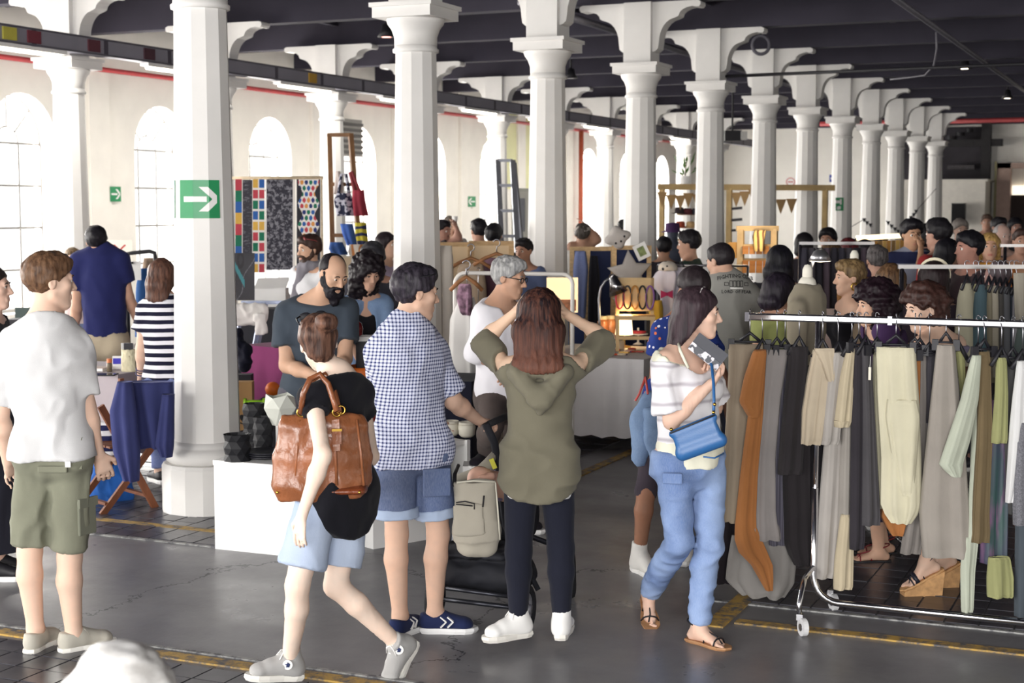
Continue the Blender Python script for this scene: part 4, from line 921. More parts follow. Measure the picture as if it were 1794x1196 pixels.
# ================================================================== PLINTHS, TABLES, STALL FURNITURE
ORD = 'first second third fourth fifth sixth seventh eighth ninth tenth eleventh twelfth'.split()
XA = V3(1, 0, 0); YA = V3(0, 1, 0)
PLM = M('efeeec', .5, .02, 3, name='white_lacquer')
a = G(377, 961); pa = thing('plinth', 'long low white display plinth at the foot of the nearest column', 'plinth', (a[0], a[1], 0))
MB().bbox((0, 0, 0), (.62, .55, .50)).build('body', PLM, pa); o = MB().bbox((-.004, -.004, .50), (.624, .554, .528)).build('top_board', PLM, pa)
b0, b1 = G(654, 962), G(743, 946); dB = nz(b1 - b0); nB = np.cross(UZ, dB); pb = thing('plinth', 'white display cube with open shelf behind the gingham shirt man', 'plinth', (b0[0], b0[1], 0), math.atan2(dB[1], dB[0]))
MB().bbox((0, 0, 0), (.40, .5, .575)).bbox((.40, .02, 0), (.72, .5, .03)).bbox((.40, .02, .545), (.74, .5, .575)).bbox((.715, 0, 0), (.74, .5, .575)).bbox((.40, .48, 0), (.74, .5, .575)).build('body', PLM, pb)
MB().bbox((.4, .03, .30), (.715, .48, .318)).build('shelf', PLM, pb); MB().lathe([(.1, 0), (.12, .02), (.1, .025)], c=(.56, .25, .318), n=16, flat=.7).build('tray', DARKM, pb)
def vase(px, py, z, r, h, n, lv, label, mat, name='vase'):
    q = G(px, py, z); v = thing(name, label, name.split('_')[-1], q); V, F = [], []
    for i in range(lv + 1):
        for k in range(n): V.append(((r * (1 if i % 2 == 0 else .86)) * math.cos(2 * math.pi * (k + .5 * (i % 2)) / n), (r * (1 if i % 2 == 0 else .86)) * math.sin(2 * math.pi * (k + .5 * (i % 2)) / n), h * i / lv))
    for i in range(lv):
        for k in range(n):
            a_, b_, c_, d_ = i * n + k, i * n + (k + 1) % n, (i + 1) * n + k, (i + 1) * n + (k + 1) % n
            F += [(a_, b_, c_), (b_, d_, c_)] if i % 2 == 0 else [(a_, b_, d_), (a_, d_, c_)]
    F.append(tuple(range(n))[::-1]); raw('folded_shell', V, F, mat, v, False)
    MB().lathe([(r * .8, h), (r * .78, h * .96), (r * .6, h * .6)], n=n, cap=False).build('inner_wall', mat, v); return v
ORI = M('141419', .62, .15, 8, name='black_folded_paper'); WORI = M('c9cbc2', .7, .04, name='white_folded_paper')
vase(416, 806, .528, .083, .155, 9, 4, 'short black folded paper vase at the left end of the low plinth', ORI)
vase(446, 782, .528, .075, .27, 9, 7, 'tall black folded paper vase at the back of the low plinth', ORI); vase(461, 790, .528, .062, .21, 8, 6, 'slim black folded paper vase beside the tall one', ORI)
q = G(466, 802, .528); t = thing('plate', 'stack of black plates on the low plinth beside the leather bag', 'plate', q)
for i in range(3): MB().lathe([(.02, i * .012), (.1, .004 + i * .012), (.13, .018 + i * .012), (.127, .022 + i * .012), (.09, .01 + i * .012)], n=26).build('dish', M('25252b', .3, .1, name='black_glaze'), t, True)
q = G(492, 790, .528); t = thing('paper_lamp', 'faceted white folded paper lampshade on a stand at the back of the low plinth', 'lamp', q)
MB().tube([(0, 0, 0), (0, 0, .16)], .03, 8).lathe([(.05, 0), (.05, .012)], n=14).build('stand', WHITE, t)
V = [(.02, 0, .13)] + [(.11 * math.cos(k * math.pi / 3), .11 * math.sin(k * math.pi / 3), .27) for k in range(6)] + [(.085 * math.cos((k + .5) * math.pi / 3), .085 * math.sin((k + .5) * math.pi / 3), .33 + .02 * (k % 2)) for k in range(6)] + [(.05 * math.cos((k + .5) * math.pi / 3), .05 * math.sin((k + .5) * math.pi / 3), .16) for k in range(6)]
F = []
for k in range(6): k1 = (k + 1) % 6; F += [(1 + k, 1 + k1, 7 + k), (7 + k, 1 + k1, 7 + k1), (1 + k, 13 + k, 1 + k1), (13 + k, 13 + k1, 1 + k1)]
raw('shade', V, F + [tuple(13 + k for k in range(6))[::-1]], WORI, t, False)
q = W(446, 706, 10.1); t = thing('thread_spool', 'bright lime green spool lying above the black paper vases', 'spool', q); l_ = R0
MB().tube([-R0 * .06, R0 * .06], .022, 12).build('core', M('8fc22a', .5, .05, name='lime'), t, True)
for s in (-1, 1): MB().tube([R0 * .055 * s, R0 * .07 * s], .034, 14).build('flange', M('9ccc35', .5, .05, name='lime'), t)
def table(name, label, c0, w, d, ztop, zlow, mat, rz=0, legs=True, drape=.006):
    t = thing(name, label, 'table', (c0[0], c0[1], 0), rz); MB().bbox((.02, .02, ztop - .03), (w - .02, d - .02, ztop - .004)).build('table_top', wood('8a6d50'), t)
    if legs:
        for x in (.1, w - .1):
            for y in (.1, d - .1): MB().tube([(x, y, ztop - .03), (x + .06 * (1 if x > w / 2 else -1) * .5, y, 0)], .016, 8).build('leg', M('a3a3a6', .4, .05, metal=.7, name='metal_leg'), t)
    V, F = [], []; per = [(x, 0, 0, -1) for x in np.linspace(0, w, 22)] + [(w, y, 1, 0) for y in np.linspace(0, d, 12)[1:]] + [(x, d, 0, 1) for x in np.linspace(w, 0, 22)[1:]] + [(0, y, -1, 0) for y in np.linspace(d, 0, 12)[1:-1]]
    n = len(per); lv = 6
    for i in range(lv):
        s = i / (lv - 1)
        for k, (x, y, nx, ny) in enumerate(per): e = s * (drape + .5 * drape * math.sin(k * 2.3) + drape * math.sin(k * .9 + 1)); V.append((x + nx * e, y + ny * e, ztop + (zlow + .01 * math.sin(k * 1.7) - ztop) * s))
    for i in range(lv - 1): F += [(i * n + k, (i + 1) * n + k, (i + 1) * n + (k + 1) % n, i * n + (k + 1) % n) for k in range(n)]
    F.append(tuple(range(n))); V = np.array(V)
    cl = thing('tablecloth', label.replace('table', 'cloth over the table', 1) if False else 'cloth of the ' + label, 'tablecloth', (c0[0], c0[1], 0), rz); o = raw('drape', V, F, mat, cl, True)
    bm = bmesh.new(); bm.from_mesh(o.data)
    for e in bm.edges: e.smooth = not (len(e.link_faces) == 2 and e.calc_face_angle(0) > .6)
    bm.to_mesh(o.data); bm.free(); return t
c_ = atY(1128, 628, 11.78); table('trestle_table', 'white draped table with jewellery and lamps in the middle', (c_[0] - 1.05, 11.78, 0), 1.05, 1.15, .77, .12, cloth('d3cfd0', .03), 0, True, .012)
c_ = G(243, 650, .75); table('trestle_table', 'mauve grey draped table at the left with tablet and pouch', (c_[0] - 1.5, c_[1] - .25, 0), 1.5, .75, .75, .12, cloth('b3a8ae', .03), 0, True)
table('stall_table', 'magenta draped table behind the black paper vases', W(428, 700, 12.3) * (1, 1, 0) - XA * .02, .62, .6, .90, .02, cloth('7a2c5c', .06), -.3, False)
table('stall_table', 'black draped table below the patterned textiles', W(405, 600, 14.2) * (1, 1, 0), 1.2, .7, 1.08, .02, cloth('1f1f26', .06), -.2, False)
table('stall_table', 'dark draped table in front of the woman with black curls', W(606, 700, 10.3) * (1, 1, 0), .9, .5, .86, .02, cloth('1f2030', .06), .1, False)
# left table things
zt = .752
q = G(180, 657, zt); t = thing('tablet', 'black tablet computer lying on the mauve grey table', 'tablet', q, .4); MB().bbox((-.1, -.07, 0), (.1, .07, .008)).build('casing', BLACK, t); MB().bbox((-.09, -.06, .008), (.09, .06, .009)).build('screen', M('3a3d46', .1, .05, name='screen_glass'), t)
q = G(192, 651, zt); t = thing('bottle', 'little bottle with orange cap beside the tablet', 'bottle', q); MB().lathe([(.02, 0), (.022, .06), (.012, .075)], n=14).build('body', M('6e6250', .4, .2, 60, name='label'), t, True); MB().lathe([(.02, .07), (.02, .1)], n=12).build('cap', M('d97a4a', .5, name='orange_plastic'), t)
q = G(206, 646, zt); t = thing('box', 'white box with cobalt blue panel on the mauve grey table', 'box', q, .5); MB().bbox((-.035, -.02, 0), (.035, .02, .10)).build('carton', WHITE, t); MB().bbox((-.03, -.022, .04), (.03, -.02, .085)).build('panel', M('3530b8', .5, name='blue_print'), t)
q = G(226, 650, zt); o = MB(); t = thing('pouch', 'cream woven pouch with open top holding a dark card', 'pouch', q, .3); f = Field(); f.ec((0, 0, .01), (0, 0, .17), (.06, .035), (.055, .04), XA, .02, flat=True); f.ec((0, 0, .08), (0, 0, .22), (.045, .028), (.048, .032), XA, 0, sub=True); V, Q = f.mesh(.008); V = folds(V, Q, .006, (90, 90, 30), 4); raw('body', V, Q, cloth('d8cfae'), t)
MB().box((.0, 0, .16), (.07, .006, .11), rz=.2).build('card', M('2b2a30', .6, name='card'), t); MB().box((-.03, .012, .165), (.06, .006, .1), rz=.5).build('lining', WHITE, t)
q = G(163, 648, zt); t = thing('book', 'white book lying at the back of the mauve grey table', 'book', q, .2); MB().bbox((-.12, -.08, 0), (.12, .08, .02)).build('pages', WHITE, t); MB().bbox((-.122, -.082, .02), (.122, .082, .024)).build('cover', M('c9b9b0', .6, name='card'), t)
# wooden folding chair with the navy cardigan
cw = wood('6e3f26', (20, 20, 6)); q = (G(213, 888) + G(270, 878)) / 2; ch = thing('folding_chair', 'brown wooden folding chair with a navy cardigan over its back', 'chair', (q[0], q[1], 0), 1.15)
def bar2(n, a_, b_, w, t_): MB().bar(a_, b_, w, t_).build(n, cw, ch)
for y in (-.2, .2): bar2('leg', (.02, y, .0), (-.36, y, .72), .024, .045); bar2('leg', (-.36, y * .9, .0), (.06, y * .9, .46), .024, .042)
for y in np.linspace(-.17, .17, 6): bar2('seat_slat', (-.3, y, .44), (.08, y, .44), .05, .014)
bar2('stretcher', (-.03, -.2, .09), (-.03, .2, .09), .03, .02); bar2('stretcher', (-.32, -.18, .07), (-.32, .18, .07), .03, .02); bar2('backrest_rail', (.0, -.2, .80), (.0, .2, .80), .05, .02); bar2('backrest_post', (.03, -.2, .44), (.0, -.2, .84), .03, .03); bar2('backrest_post', (.03, .2, .44), (.0, .2, .84), .03, .03)
NV = cloth('3a4074', .06); jo = W(250, 672, 10.0); cg = thing('cardigan', 'navy blue cardigan draped over the wooden folding chair', 'cardigan', jo)
def drape(name, rows, mat, D, par, org, **k):
    V, F, _ = tube_rows2(rows, lambda x, y: W(x, y, D), **k); raw(name, V - org, F, mat, par)
def tube_rows2(rows, fn, n=36, m=18, t=.03, amp=.02, k=6, ph=0.0):
    rows = sorted(rows); ys = [r[0] for r in rows]; Y = np.linspace(ys[0], ys[-1], m); xl = np.interp(Y, ys, [r[1] for r in rows]); xr = np.interp(Y, ys, [r[2] for r in rows]); V = []
    for i, y in enumerate(Y):
        c = fn((xl[i] + xr[i]) / 2, y); D = (c - CAM) @ F0; hw = (xr[i] - xl[i]) / 2 * mpp(D); s = i / (m - 1)
        for q_ in range(n):
            th = 2 * math.pi * q_ / n; u = math.cos(th); w = math.sin(th); V.append(c + R0 * hw * u - F0 * (t * w + amp * (.25 + s) * (math.sin(k * u + ph) + .5 * math.sin(2.1 * k * u))))
    F = [(i * n + q_, (i + 1) * n + q_, (i + 1) * n + (q_ + 1) % n, i * n + (q_ + 1) % n) for i in range(m - 1) for q_ in range(n)] + [tuple(range(n))[::-1], tuple((m - 1) * n + q_ for q_ in range(n))]
    return np.array(V), F, None
drape('body', [(668, 212, 304), (700, 208, 306), (770, 232, 306), (783, 240, 303)], NV, 9.85, cg, jo, t=.07, amp=.03, k=8); drape('sleeve', [(668, 206, 232), (720, 192, 240), (790, 198, 246), (842, 216, 244)], NV, 9.72, cg, jo, t=.045, amp=.02, k=4); drape('sleeve', [(690, 284, 306), (780, 272, 305), (800, 282, 302)], NV, 9.75, cg, jo, t=.04, amp=.015, k=4)
q = W(196, 842, 10.4); t = thing('shopping_bag', 'bright blue bag on the floor under the folding chair', 'bag', q * (1, 1, 0)); f = Field(); f.ec((0, 0, .03), (0, 0, .26), (.15, .09), (.13, .07), R0, .02, flat=True); V, Q = f.mesh(.014); V = folds(V, Q, .012, (12, 12, 9)); raw('body', V, Q, cloth('1f57a8'), t)
q = W(182, 752, 10.2); t = thing('tote_bag', 'navy and white striped bag hanging on the folding chair', 'bag', q); f = Field(); f.ec((0, 0, -.14), (0, 0, .02), (.09, .05), (.08, .04), R0, .02); V, Q = f.mesh(.012); V = folds(V, Q, .01, (12, 12, 12)); raw('body', V, Q, stripes('e0dfe2', '23264a', .07, .5, 2, .003), t)
# things behind the plinths
q = W(431, 752, 11.3); t = thing('paper_bag', 'brown kraft paper bag standing behind the black paper vases', 'bag', (q[0], q[1], 0), YAW); zb = q[2]
KR = M('b58d5c', .8, .08, 5, name='kraft_paper'); MB().bbox((-.055, -.05, zb), (.055, .05, zb + .36)).build('body', KR, t)
for s in (-1, 1): MB().prism([(-.05, 0), (.05, 0), (.05, .36), (-.05, .36)][::1], (.056 * s, 0, zb), (0, 1, 0), (0, 0, 1), (1, 0, 0), .003).build('gusset', KR, t)
MB().prism([(.0 + .018 * math.cos(t_), .018 * math.sin(t_)) for t_ in np.linspace(.3, 3.6, 8)] + [(0 + .018 * math.cos(t_), -.036 + .018 * math.sin(t_)) for t_ in np.linspace(.6, -2.8, 8)] + [(0 + .009 * math.cos(t_), -.036 + .009 * math.sin(t_)) for t_ in np.linspace(-2.8, .6, 6)] + [(.009 * math.cos(t_), .009 * math.sin(t_)) for t_ in np.linspace(3.6, .3, 6)], (-.02, -.052, zb + .1), (1, 0, 0), (0, 0, 1), (0, -1, 0), .002).build('lettering', BLACK, t)
MB().bbox((-.12, -.1, 0), (.3, .3, zb)).build('stand_block', M('2b2a30', .8, name='dark_board'), thing('crate', 'dark crate under the brown paper bag', 'crate', (q[0], q[1], 0), YAW))
q = W(428, 640, 11.6); f = Field(); f.ec((0, 0, 0), (.02, 0, .12), .05, .045, k=.03); f.ec((.0, 0, .1), (.06, 0, .02), .02, .02, k=.02); f.ec((-.03, 0, .12), (-.05, 0, .26), .05, .03, k=.03); V, Q = f.mesh(.012); V = folds(V, Q, .014, (14, 14, 14)); o = raw('dark_bag', V, Q, cloth('1d1e2e'), None, True, q); tag(o, 'dark crumpled cloth bag beside the magenta table', 'bag')
def easel(px, lb):
    q = W(px, 600, 13.6); t = thing('folding_stand', lb, 'stand', (q[0], q[1], 0), YAW); sm = M('8f97ad', .4, .05, metal=.6, name='metal_leg')
    for s in (-.10, .10): MB().bar((s + .12, 0, 1.16), (s - .06, -.1, .2), .03).build('leg', sm, t)
    MB().bar((0.0, 0, 1.16), (.24, 0, 1.16), .03).build('crossbar', sm, t); MB().bar((-.18, -.1, .2), (.06, -.1, .2), .03).build('crossbar', sm, t)
    for s in (-.16, .04): MB().bar((s, -.1, .2), (s, -.1, 0), .03).build('foot', sm, t)
easel(424, 'slanted metal folding stand nearest the column, in front of the black table'); easel(457, 'second slanted metal folding stand in front of the black table')
q = W(437, 532, 13.4); o = MB(); f = Field(); f.ec(-R0 * .12, R0 * .12, (.05, .1), (.05, .1), F0, .02); f.ec(R0 * .1 - F0 * .08, R0 * .12 - F0 * .1 - UZ * .16, (.06, .02), (.06, .015), R0, .02); V, Q = f.mesh(.014); V = folds(V, Q, .012, (12, 12, 12)); o = raw('towel', V, Q, cloth('d9d4d0'), None, True, q - UZ * .09); tag(o, 'white cloth with red print lying on the black table', 'cloth')
q = W(475, 531, 14.3); t = thing('storage_box', 'white storage box with lifted lid on the black table', 'box', q - UZ * .06, YAW); MB().bbox((-.16, -.1, 0), (.15, .2, .2)).build('body', WHITE, t); MB().box((0, .06, .24), (.3, .3, .012), ax=[(1, 0, .05), (0, .9, .3), (-.05, -.3, .9)]).build('lid', WHITE, t)
def crate(px, py, D, w, lb):
    q = W(px, py, D); MB().bbox((-w, -w, 0), (w, w, q[2])).build('block', M('2b2a30', .8, name='dark_board'), thing('crate', lb, 'crate', (q[0], q[1], 0), YAW))
crate(478, 697, 11.8, .09, 'dark crate under the orange round cushion'); crate(428, 655, 11.6, .06, 'dark crate under the crumpled cloth bag'); crate(1150, 560, 14.0, .1, 'dark crate under the yellow cushion')
# rail, paper and wall drawing behind the navy polo man
q0 = W(222, 446, 15) * (1, 1, 0); t = thing('clothes_rail', 'black clothes rail with a white sheet of paper, behind the woman in stripes', 'clothes rail', q0); GP_ = lambda x, y, d=15: W(x, y, d) - q0
MB().tube([(0, 0, 0), GP_(222, 452), GP_(225, 444), GP_(232, 443), GP_(262, 440), GP_(271, 443), GP_(272, 452), GP_(272, 452) * (1, 1, 0)], .02, 8).build('frame', BLACK, t, True); o = MB().box(GP_(234, 474, 14.9), (26 * mpp(15), .004, 33 * mpp(15)), ax=[R0, F0, UZ]).build('paper_sheet', WHITE, t); MB().box(GP_(234, 460, 14.95), (.02, .2, .02), ax=[R0, F0, UZ]).build('clip', BLACK, t)
flatsign('wall_drawing', 'pale drawing with red figure on the wall behind the navy polo man', 17.5, 187, 420, 232, 462, lambda u, v: 1 if ((u - .5) ** 2 + (v - .3) ** 2 < .02 or abs(abs(u - .5) - abs(v - .55) * .9) < .04 and .3 < v < .8) else 0, [M('e6e0d6', .8, .03, name='paper'), M('b5433a', .7, name='paint_red')], 30, 'picture')
q = W(40, 556, 16); t = thing('laptop', 'dark green laptop lid seen behind the grey T-shirt man', 'laptop', q); MB().box((0, 0, .05), (.16, .012, .11), ax=[R0, F0, UZ]).build('lid', M('2f3f3c', .5, name='laptop_case'), t); MB().box((0, .06, 0), (.13, .1, .012), ax=[R0, F0, UZ]).build('keyboard_base', BLACK, t)
crate(40, 558, 16.05, .14, 'dark stand under the green laptop')
flatsign('canvas_picture', 'dark abstract canvas with turquoise strokes beside the nearest column', 13.3, 411, 443, 446, 526, lambda u, v: 2 if abs((u - .3) ** 2 + (v - .85) ** 2 - .02) < .012 else (1 if abs(u * .8 + v - .75) < .08 and u < .5 else (3 if abs(u - v * .9 - .1 - .1 * math.sin(v * 9)) < .02 else 0)), [M('3b3a3f', .7, .2, 3, name='canvas'), M('3f7f86', .7, name='paint_teal'), M('2a292d', .7, name='paint_black'), M('6a6a70', .7, name='paint_grey')], 40, 'picture')
# patterned textiles on a line
TX = dict(w=M('d6d2cc', .9, .03, name='textile'), y=M('c9a04a', .9, name='textile'), b=M('2f5a9a', .9, name='textile'), g=M('1f6a50', .9, name='textile'), r=M('b0404c', .9, name='textile'), n=M('2b3468', .9, name='textile'), k=M('2b2a30', .9, name='textile'), o=M('c98a4a', .9, name='textile'))
TL = list(TX.values()); SC = (lambda n: (n.set(n.mix(n.ramp(n.noise(n.coord((26, 26, 26)), 1, 3, .8), .5, .56), lin('2c2b35'), lin('77767d')), .9), n.m)[1])(N('scribble_textile')); SC2 = (lambda n: (n.set(n.mix(n.ramp(n.noise(n.coord((14, 14, 50)), 1, 3, .8), .54, .64), lin('35343c'), lin('6a6970')), .9), n.m)[1])(N('scribble_textile'))
def squares(cols, nu, nv, gap=.09):
    def f(u, v):
        a_, b_ = u * nu, v * nv; i, k = int(a_), int(b_)
        return 0 if (a_ - i) < gap or (a_ - i) > 1 - gap or (b_ - k) < gap or (b_ - k) > 1 - gap else cols[(i * 3 + k * 5 + (i * k) % 3) % len(cols)]
    return f
def dots(u, v):
    w_ = .34 + .09 * math.cos(v * 26)
    if abs(u - .5) > w_: return 6 if abs(u - .5) < .48 else 0
    a_, b_ = (u - .5) / .18, v * 15; k = int(b_); a_ += .5 * (k % 2); i = math.floor(a_); d = (a_ - i - .5) ** 2 + (b_ - k - .5) ** 2
    return (5, 4, 3, 7, 2)[(i * 2 + k * 3) % 5] if d < .16 else 0
DT = 15.0
flatsign('textile', 'narrow hanging textile strip of coloured squares next to the column', DT, 411, 314, 425, 470, squares((1, 2, 3, 4), 1, 8), TL, 32, 'textile')
flatsign('textile', 'narrow grey black speckled textile between two strips of squares', DT, 425, 315, 442, 474, lambda u, v: 0, [SC2], 4, 'textile')
flatsign('textile', 'hanging textile strip with two rows of coloured squares', DT, 442, 314, 464, 477, squares((1, 2, 3, 4), 2, 9), TL, 44, 'textile')
flatsign('textile', 'wide dark textile with white scribble pattern', DT, 465, 314, 517, 473, lambda u, v: 0 if .04 < u < .93 else 1, [SC, TX['w']], 24, 'textile')
flatsign('textile', 'white textile with coloured dots and black zigzag edges', DT, 519, 314, 562, 470, dots, TL, 84, 'textile')
t = thing('hanging_rod', 'thin wooden rod carrying the patterned textiles', 'rod', W(400, 312, DT + .02)); e = W(566, 311, DT + .02) - W(400, 312, DT + .02); MB().tube([(0, 0, 0), e], .015, 8).build('rod', wood('c9b79a'), t, True)
for s in (.02, .98): MB().tube([e * s, e * s - UZ * W(400, 312, DT)[2]], .014, 8).build('post', wood('c9b79a'), t)
# tall wooden ladder with bags
LW = wood('7d5a3c', (20, 20, 6)); D = 17.0; q0 = W(590, 640, D); t = thing('wooden_ladder', 'tall brown wooden ladder hung with cloth bags in front of a column', 'ladder', (q0[0], q0[1], 0)); o_ = np.array((q0[0], q0[1], 0)); LP = lambda x, y, dd=0: W(x, y, D + dd) - o_
gl, gr = V3(*LP(588, 560, -.5)[:2], .03), V3(*LP(648, 560, -.5)[:2], .03)
MB().bar(LP(577, 234), gl, .05).build('rail', LW, t); MB().bar(LP(614, 234), gr, .05).build('rail', LW, t)
for s in (0.005, .2, .4, .6, .8): MB().bar(lerp(LP(577, 234), gl, s), lerp(LP(614, 234), gr, s), .05, .04).build('rung', LW, t)
def tote(name, lb, D, rows, mat, handle=None, hm=None):
    c = W((rows[0][1] + rows[0][2]) / 2, rows[0][0], D); g = thing(name, lb, 'bag', c); V, F, _ = tube_rows2(rows, lambda x, y: W(x, y, D), t=.05, amp=.02, k=4, n=22, m=10); raw('body', V - c, F, mat, g)
    if handle: MB().tube([W(x, y, D) - c for x, y in handle], .018, 6).build('handle', hm or mat, g, True)
CAMO = (lambda n: (n.set(n.mix(n.ramp(n.noise(n.coord((18, 18, 18)), 1, 2), .49, .52), lin('23263f'), lin('b9b9c6')), .9), n.m)[1])(N('printed_cloth'))
tote('tote_bag', 'black and white printed tote bag hanging on the ladder', 16.7, [(338, 590, 614), (350, 585, 618), (378, 590, 624)], CAMO, [(593, 340), (598, 305), (606, 305), (612, 340)])
tote('tote_bag', 'dark red tote bag with black print hanging on the ladder', 16.6, [(333, 618, 638), (350, 617, 640), (378, 620, 646)], M('8a2a3a', .9, .25, 5, name='red_cloth'), [(622, 335), (613, 302), (616, 300), (630, 335)], M('8a3a40', .9, name='red_cloth'))
tote('tote_bag', 'pale pink plastic bag hanging on the ladder', 16.8, [(300, 588, 596), (325, 586, 602), (340, 584, 600)], cloth('cbbdb8'))
tote('tote_bag', 'bag of blue, yellow and red patches below the ladder', 16.5, [(392, 596, 618), (410, 600, 622), (430, 608, 626)], (lambda n: (n.set(n.node('ShaderNodeTexVoronoi', {'Vector': n.coord(), 'Scale': 7}).outputs['Color'], .9), n.m)[1])(N('patchwork')) if False else M('3a5aa0', .9, .5, 3, name='patchwork'))
tote('tote_bag', 'yellow and navy zigzag bag below the ladder', 16.4, [(390, 622, 642), (410, 622, 644), (434, 628, 646)], stripes('b3a83e', '2b3050', .09, .4, 2, .06))
tote('tote_bag', 'blue speckled bag lying at the foot of the ladder', 16.3, [(424, 578, 600), (436, 576, 606), (446, 582, 610)], M('2f4f8a', .9, .5, 12, name='speckled_cloth'))
tote('tote_bag', 'white and orange striped bundle under the ladder', 16.35, [(428, 612, 634), (440, 610, 640), (448, 612, 640)], stripes('dcd6cf', 'c98a5a', .08, .3, 0, .02))
table('stall_table', 'beige draped table under the ladder bags', W(572, 500, 15.7) * (1, 1, 0), 1.3, .5, W(600, 448, 15.9)[2] - .01, .02, cloth('c9b596', .05), .3, False)
# red glass jar on small stand, orange bowl
q = W(632, 588, 10.0); t = thing('pedestal', 'slim white topped pedestal behind the woman with the bun', 'pedestal', (q[0], q[1], 0), YAW); zj = q[2]
MB().bbox((-.1, -.08, zj - .03), (.09, .08, zj)).build('top', WHITE, t); MB().bbox((-.03, -.03, .02), (.03, .03, zj - .03)).build('post', DARKM, t); MB().bbox((-.12, -.12, 0), (.12, .12, .02)).build('foot', DARKM, t)
q = W(622, 587, 9.96); t = thing('glass_jar', 'round red speckled glass jar with gold lid on the slim pedestal', 'jar', V3(q[0], q[1], zj)); MB().lathe([(.03, 0), (.05, .01), (.053, .05), (.045, .085), (.016, .105)], n=22).build('bowl', M('7a1c20', .12, .3, 40, name='red_glass'), t, True); MB().lathe([(.017, .105), (.012, .125), (.006, .14)], n=12).build('stopper', BRASS, t, True)
q = W(634, 668, 9.9); t = thing('bowl', 'orange bowl on the dark table between the bun woman and the gingham shirt', 'bowl', q); OR = M('d96a1e', .5, .05, name='orange_glaze'); MB().lathe([(.06, 0), (.12, .04), (.13, .1), (.125, .1), (.11, .04), (0, .01)], n=24).build('bowl', OR, t, True); MB().lathe([(.05, -.03), (.06, 0)], n=20).build('foot', OR, t)
tag(MB().sphere(W(478, 682, 11.8), .06, 14, 10).build('ball', OR, None, True), 'orange round cushion peeping out beside the magenta table', 'ball')
for k, (x, y, lb) in enumerate(((790, 763, 'left of the two cream cups on the white display cube'), (818, 765, 'right of the two cream cups on the white display cube'))):
    q = G(x, y, .575); t = thing('cup', lb, 'cup', q); CR = M('d8d3c4', .45, .03, name='cream_glaze'); MB().lathe([(.035, 0), (.05, .015), (.055, .06), (.05, .095), (.046, .095), (.05, .06), (.04, .02), (0, .015)], n=22).build('cup', CR, t, True); MB().lathe([(.051, .075), (.054, .078), (.051, .082)], n=22).build('rim_band', M('b9b09c', .5, name='glaze_band'), t, True)
for k, (x, y, c, lb) in enumerate(((648, 703, 'c9722e', 'upper amber jar on the white cube behind the gingham shirt'), (649, 728, 'a8392e', 'lower red jar on the white cube behind the gingham shirt'))):
    q = W(x, y, 9.95); t = thing('jar', lb, 'jar', q - UZ * .04); MB().lathe([(.035, 0), (.038, .05), (.03, .065)], n=16).build('glass', M(c, .2, .1, name='coloured_glass'), t, True); MB().lathe([(.033, .065), (.033, .085)], n=16).build('lid', M('d9c9a0', .5, name='jar_lid'), t)
q = W(649, 760, 9.95); MB().bbox((-.07, -.06, 0), (.07, .1, W(649, 737, 9.95)[2])).build('block', PLM, thing('plinth', 'narrow white pillar plinth carrying two coloured jars', 'plinth', (q[0], q[1], 0), YAW))
# white garment rail, screens with hung clothes
D = 11.4; WR = M('e3ded8', .4, .04, name='white_tube'); q0 = W(797, 600, D); t = thing('clothes_rail', 'white tubular rail with rounded corners behind the grey haired man', 'clothes rail', (q0[0], q0[1], 0)); o_ = np.array((q0[0], q0[1], 0)); RP = lambda x, y: W(x, y, D) - o_
arch = [V3(*RP(797, 620)[:2], .03), RP(797, 515)] + [RP(815 - 18 * math.cos(a_), 498 - 20 * math.sin(a_)) for a_ in np.linspace(.2, 1.57, 6)] + [RP(985 + 18 * math.sin(a_), 498 - 18 * math.cos(a_)) for a_ in np.linspace(0, 1.5, 6)] + [V3(*RP(1003, 620)[:2], .03)]
MB().tube(arch, .016, 8).build('frame', WR, t, True)
for x in (797, 1003): c = V3(*RP(x, 620)[:2], .03); MB().tube([c - F0 * .25, c + F0 * .25], .016, 8).build('foot', WR, t, True)
fz = f2_ = lambda D: (lambda x, y, dy=0: W(x, y, D + dy)); zr = W(900, 478, D)[2]
def hung(name, lb, mat, rows, D, ang=0, zbar=None, hang=True, **k): HUNG.append((name, lb, mat, rows, D, ang, zbar, hang, k))
HUNG = []
WD = cloth('d9d5d2', .03)
hung('dress', 'long white buttoned dress on the white rail', WD, [(520, 806, 830), (560, 790, 838), (660, 786, 842), (790, 784, 846)], 11.35, -20, zr, t=.05, k=6)
hung('dress', 'pale lilac dress hanging low on the white rail', cloth('bdb6cc', .04), [(585, 826, 850), (660, 822, 856), (800, 818, 862)], 11.5, -20, zr, True, t=.05, k=8)
hung('dress', 'taupe brown sack dress on a wooden hanger on the screen', cloth('8a7763', .05), [(462, 806, 846), (500, 798, 852), (600, 798, 856)], 13.3, -25, None, False, t=.05, k=4)
hung('dress', 'plum coloured dress on a wooden hanger on the screen', cloth('5f3f4c', .05), [(452, 850, 890), (490, 842, 898), (600, 842, 898)], 13.3, -25, None, False, t=.05, k=4)
hung('scarf', 'floral patterned scarf knotted on the white rail', M('8a6a7c', .9, .7, 22, name='floral_print'), [(497, 806, 824), (520, 800, 828), (552, 812, 826)], 11.2, -20, None, False, t=.03)
hung('curtain', 'cream curtain hanging at the end of the wooden screens', cloth('cfc6bd', .03), [(430, 764, 790), (520, 764, 791), (700, 762, 792)], 13.0, -20, None, False, t=.05, k=9)
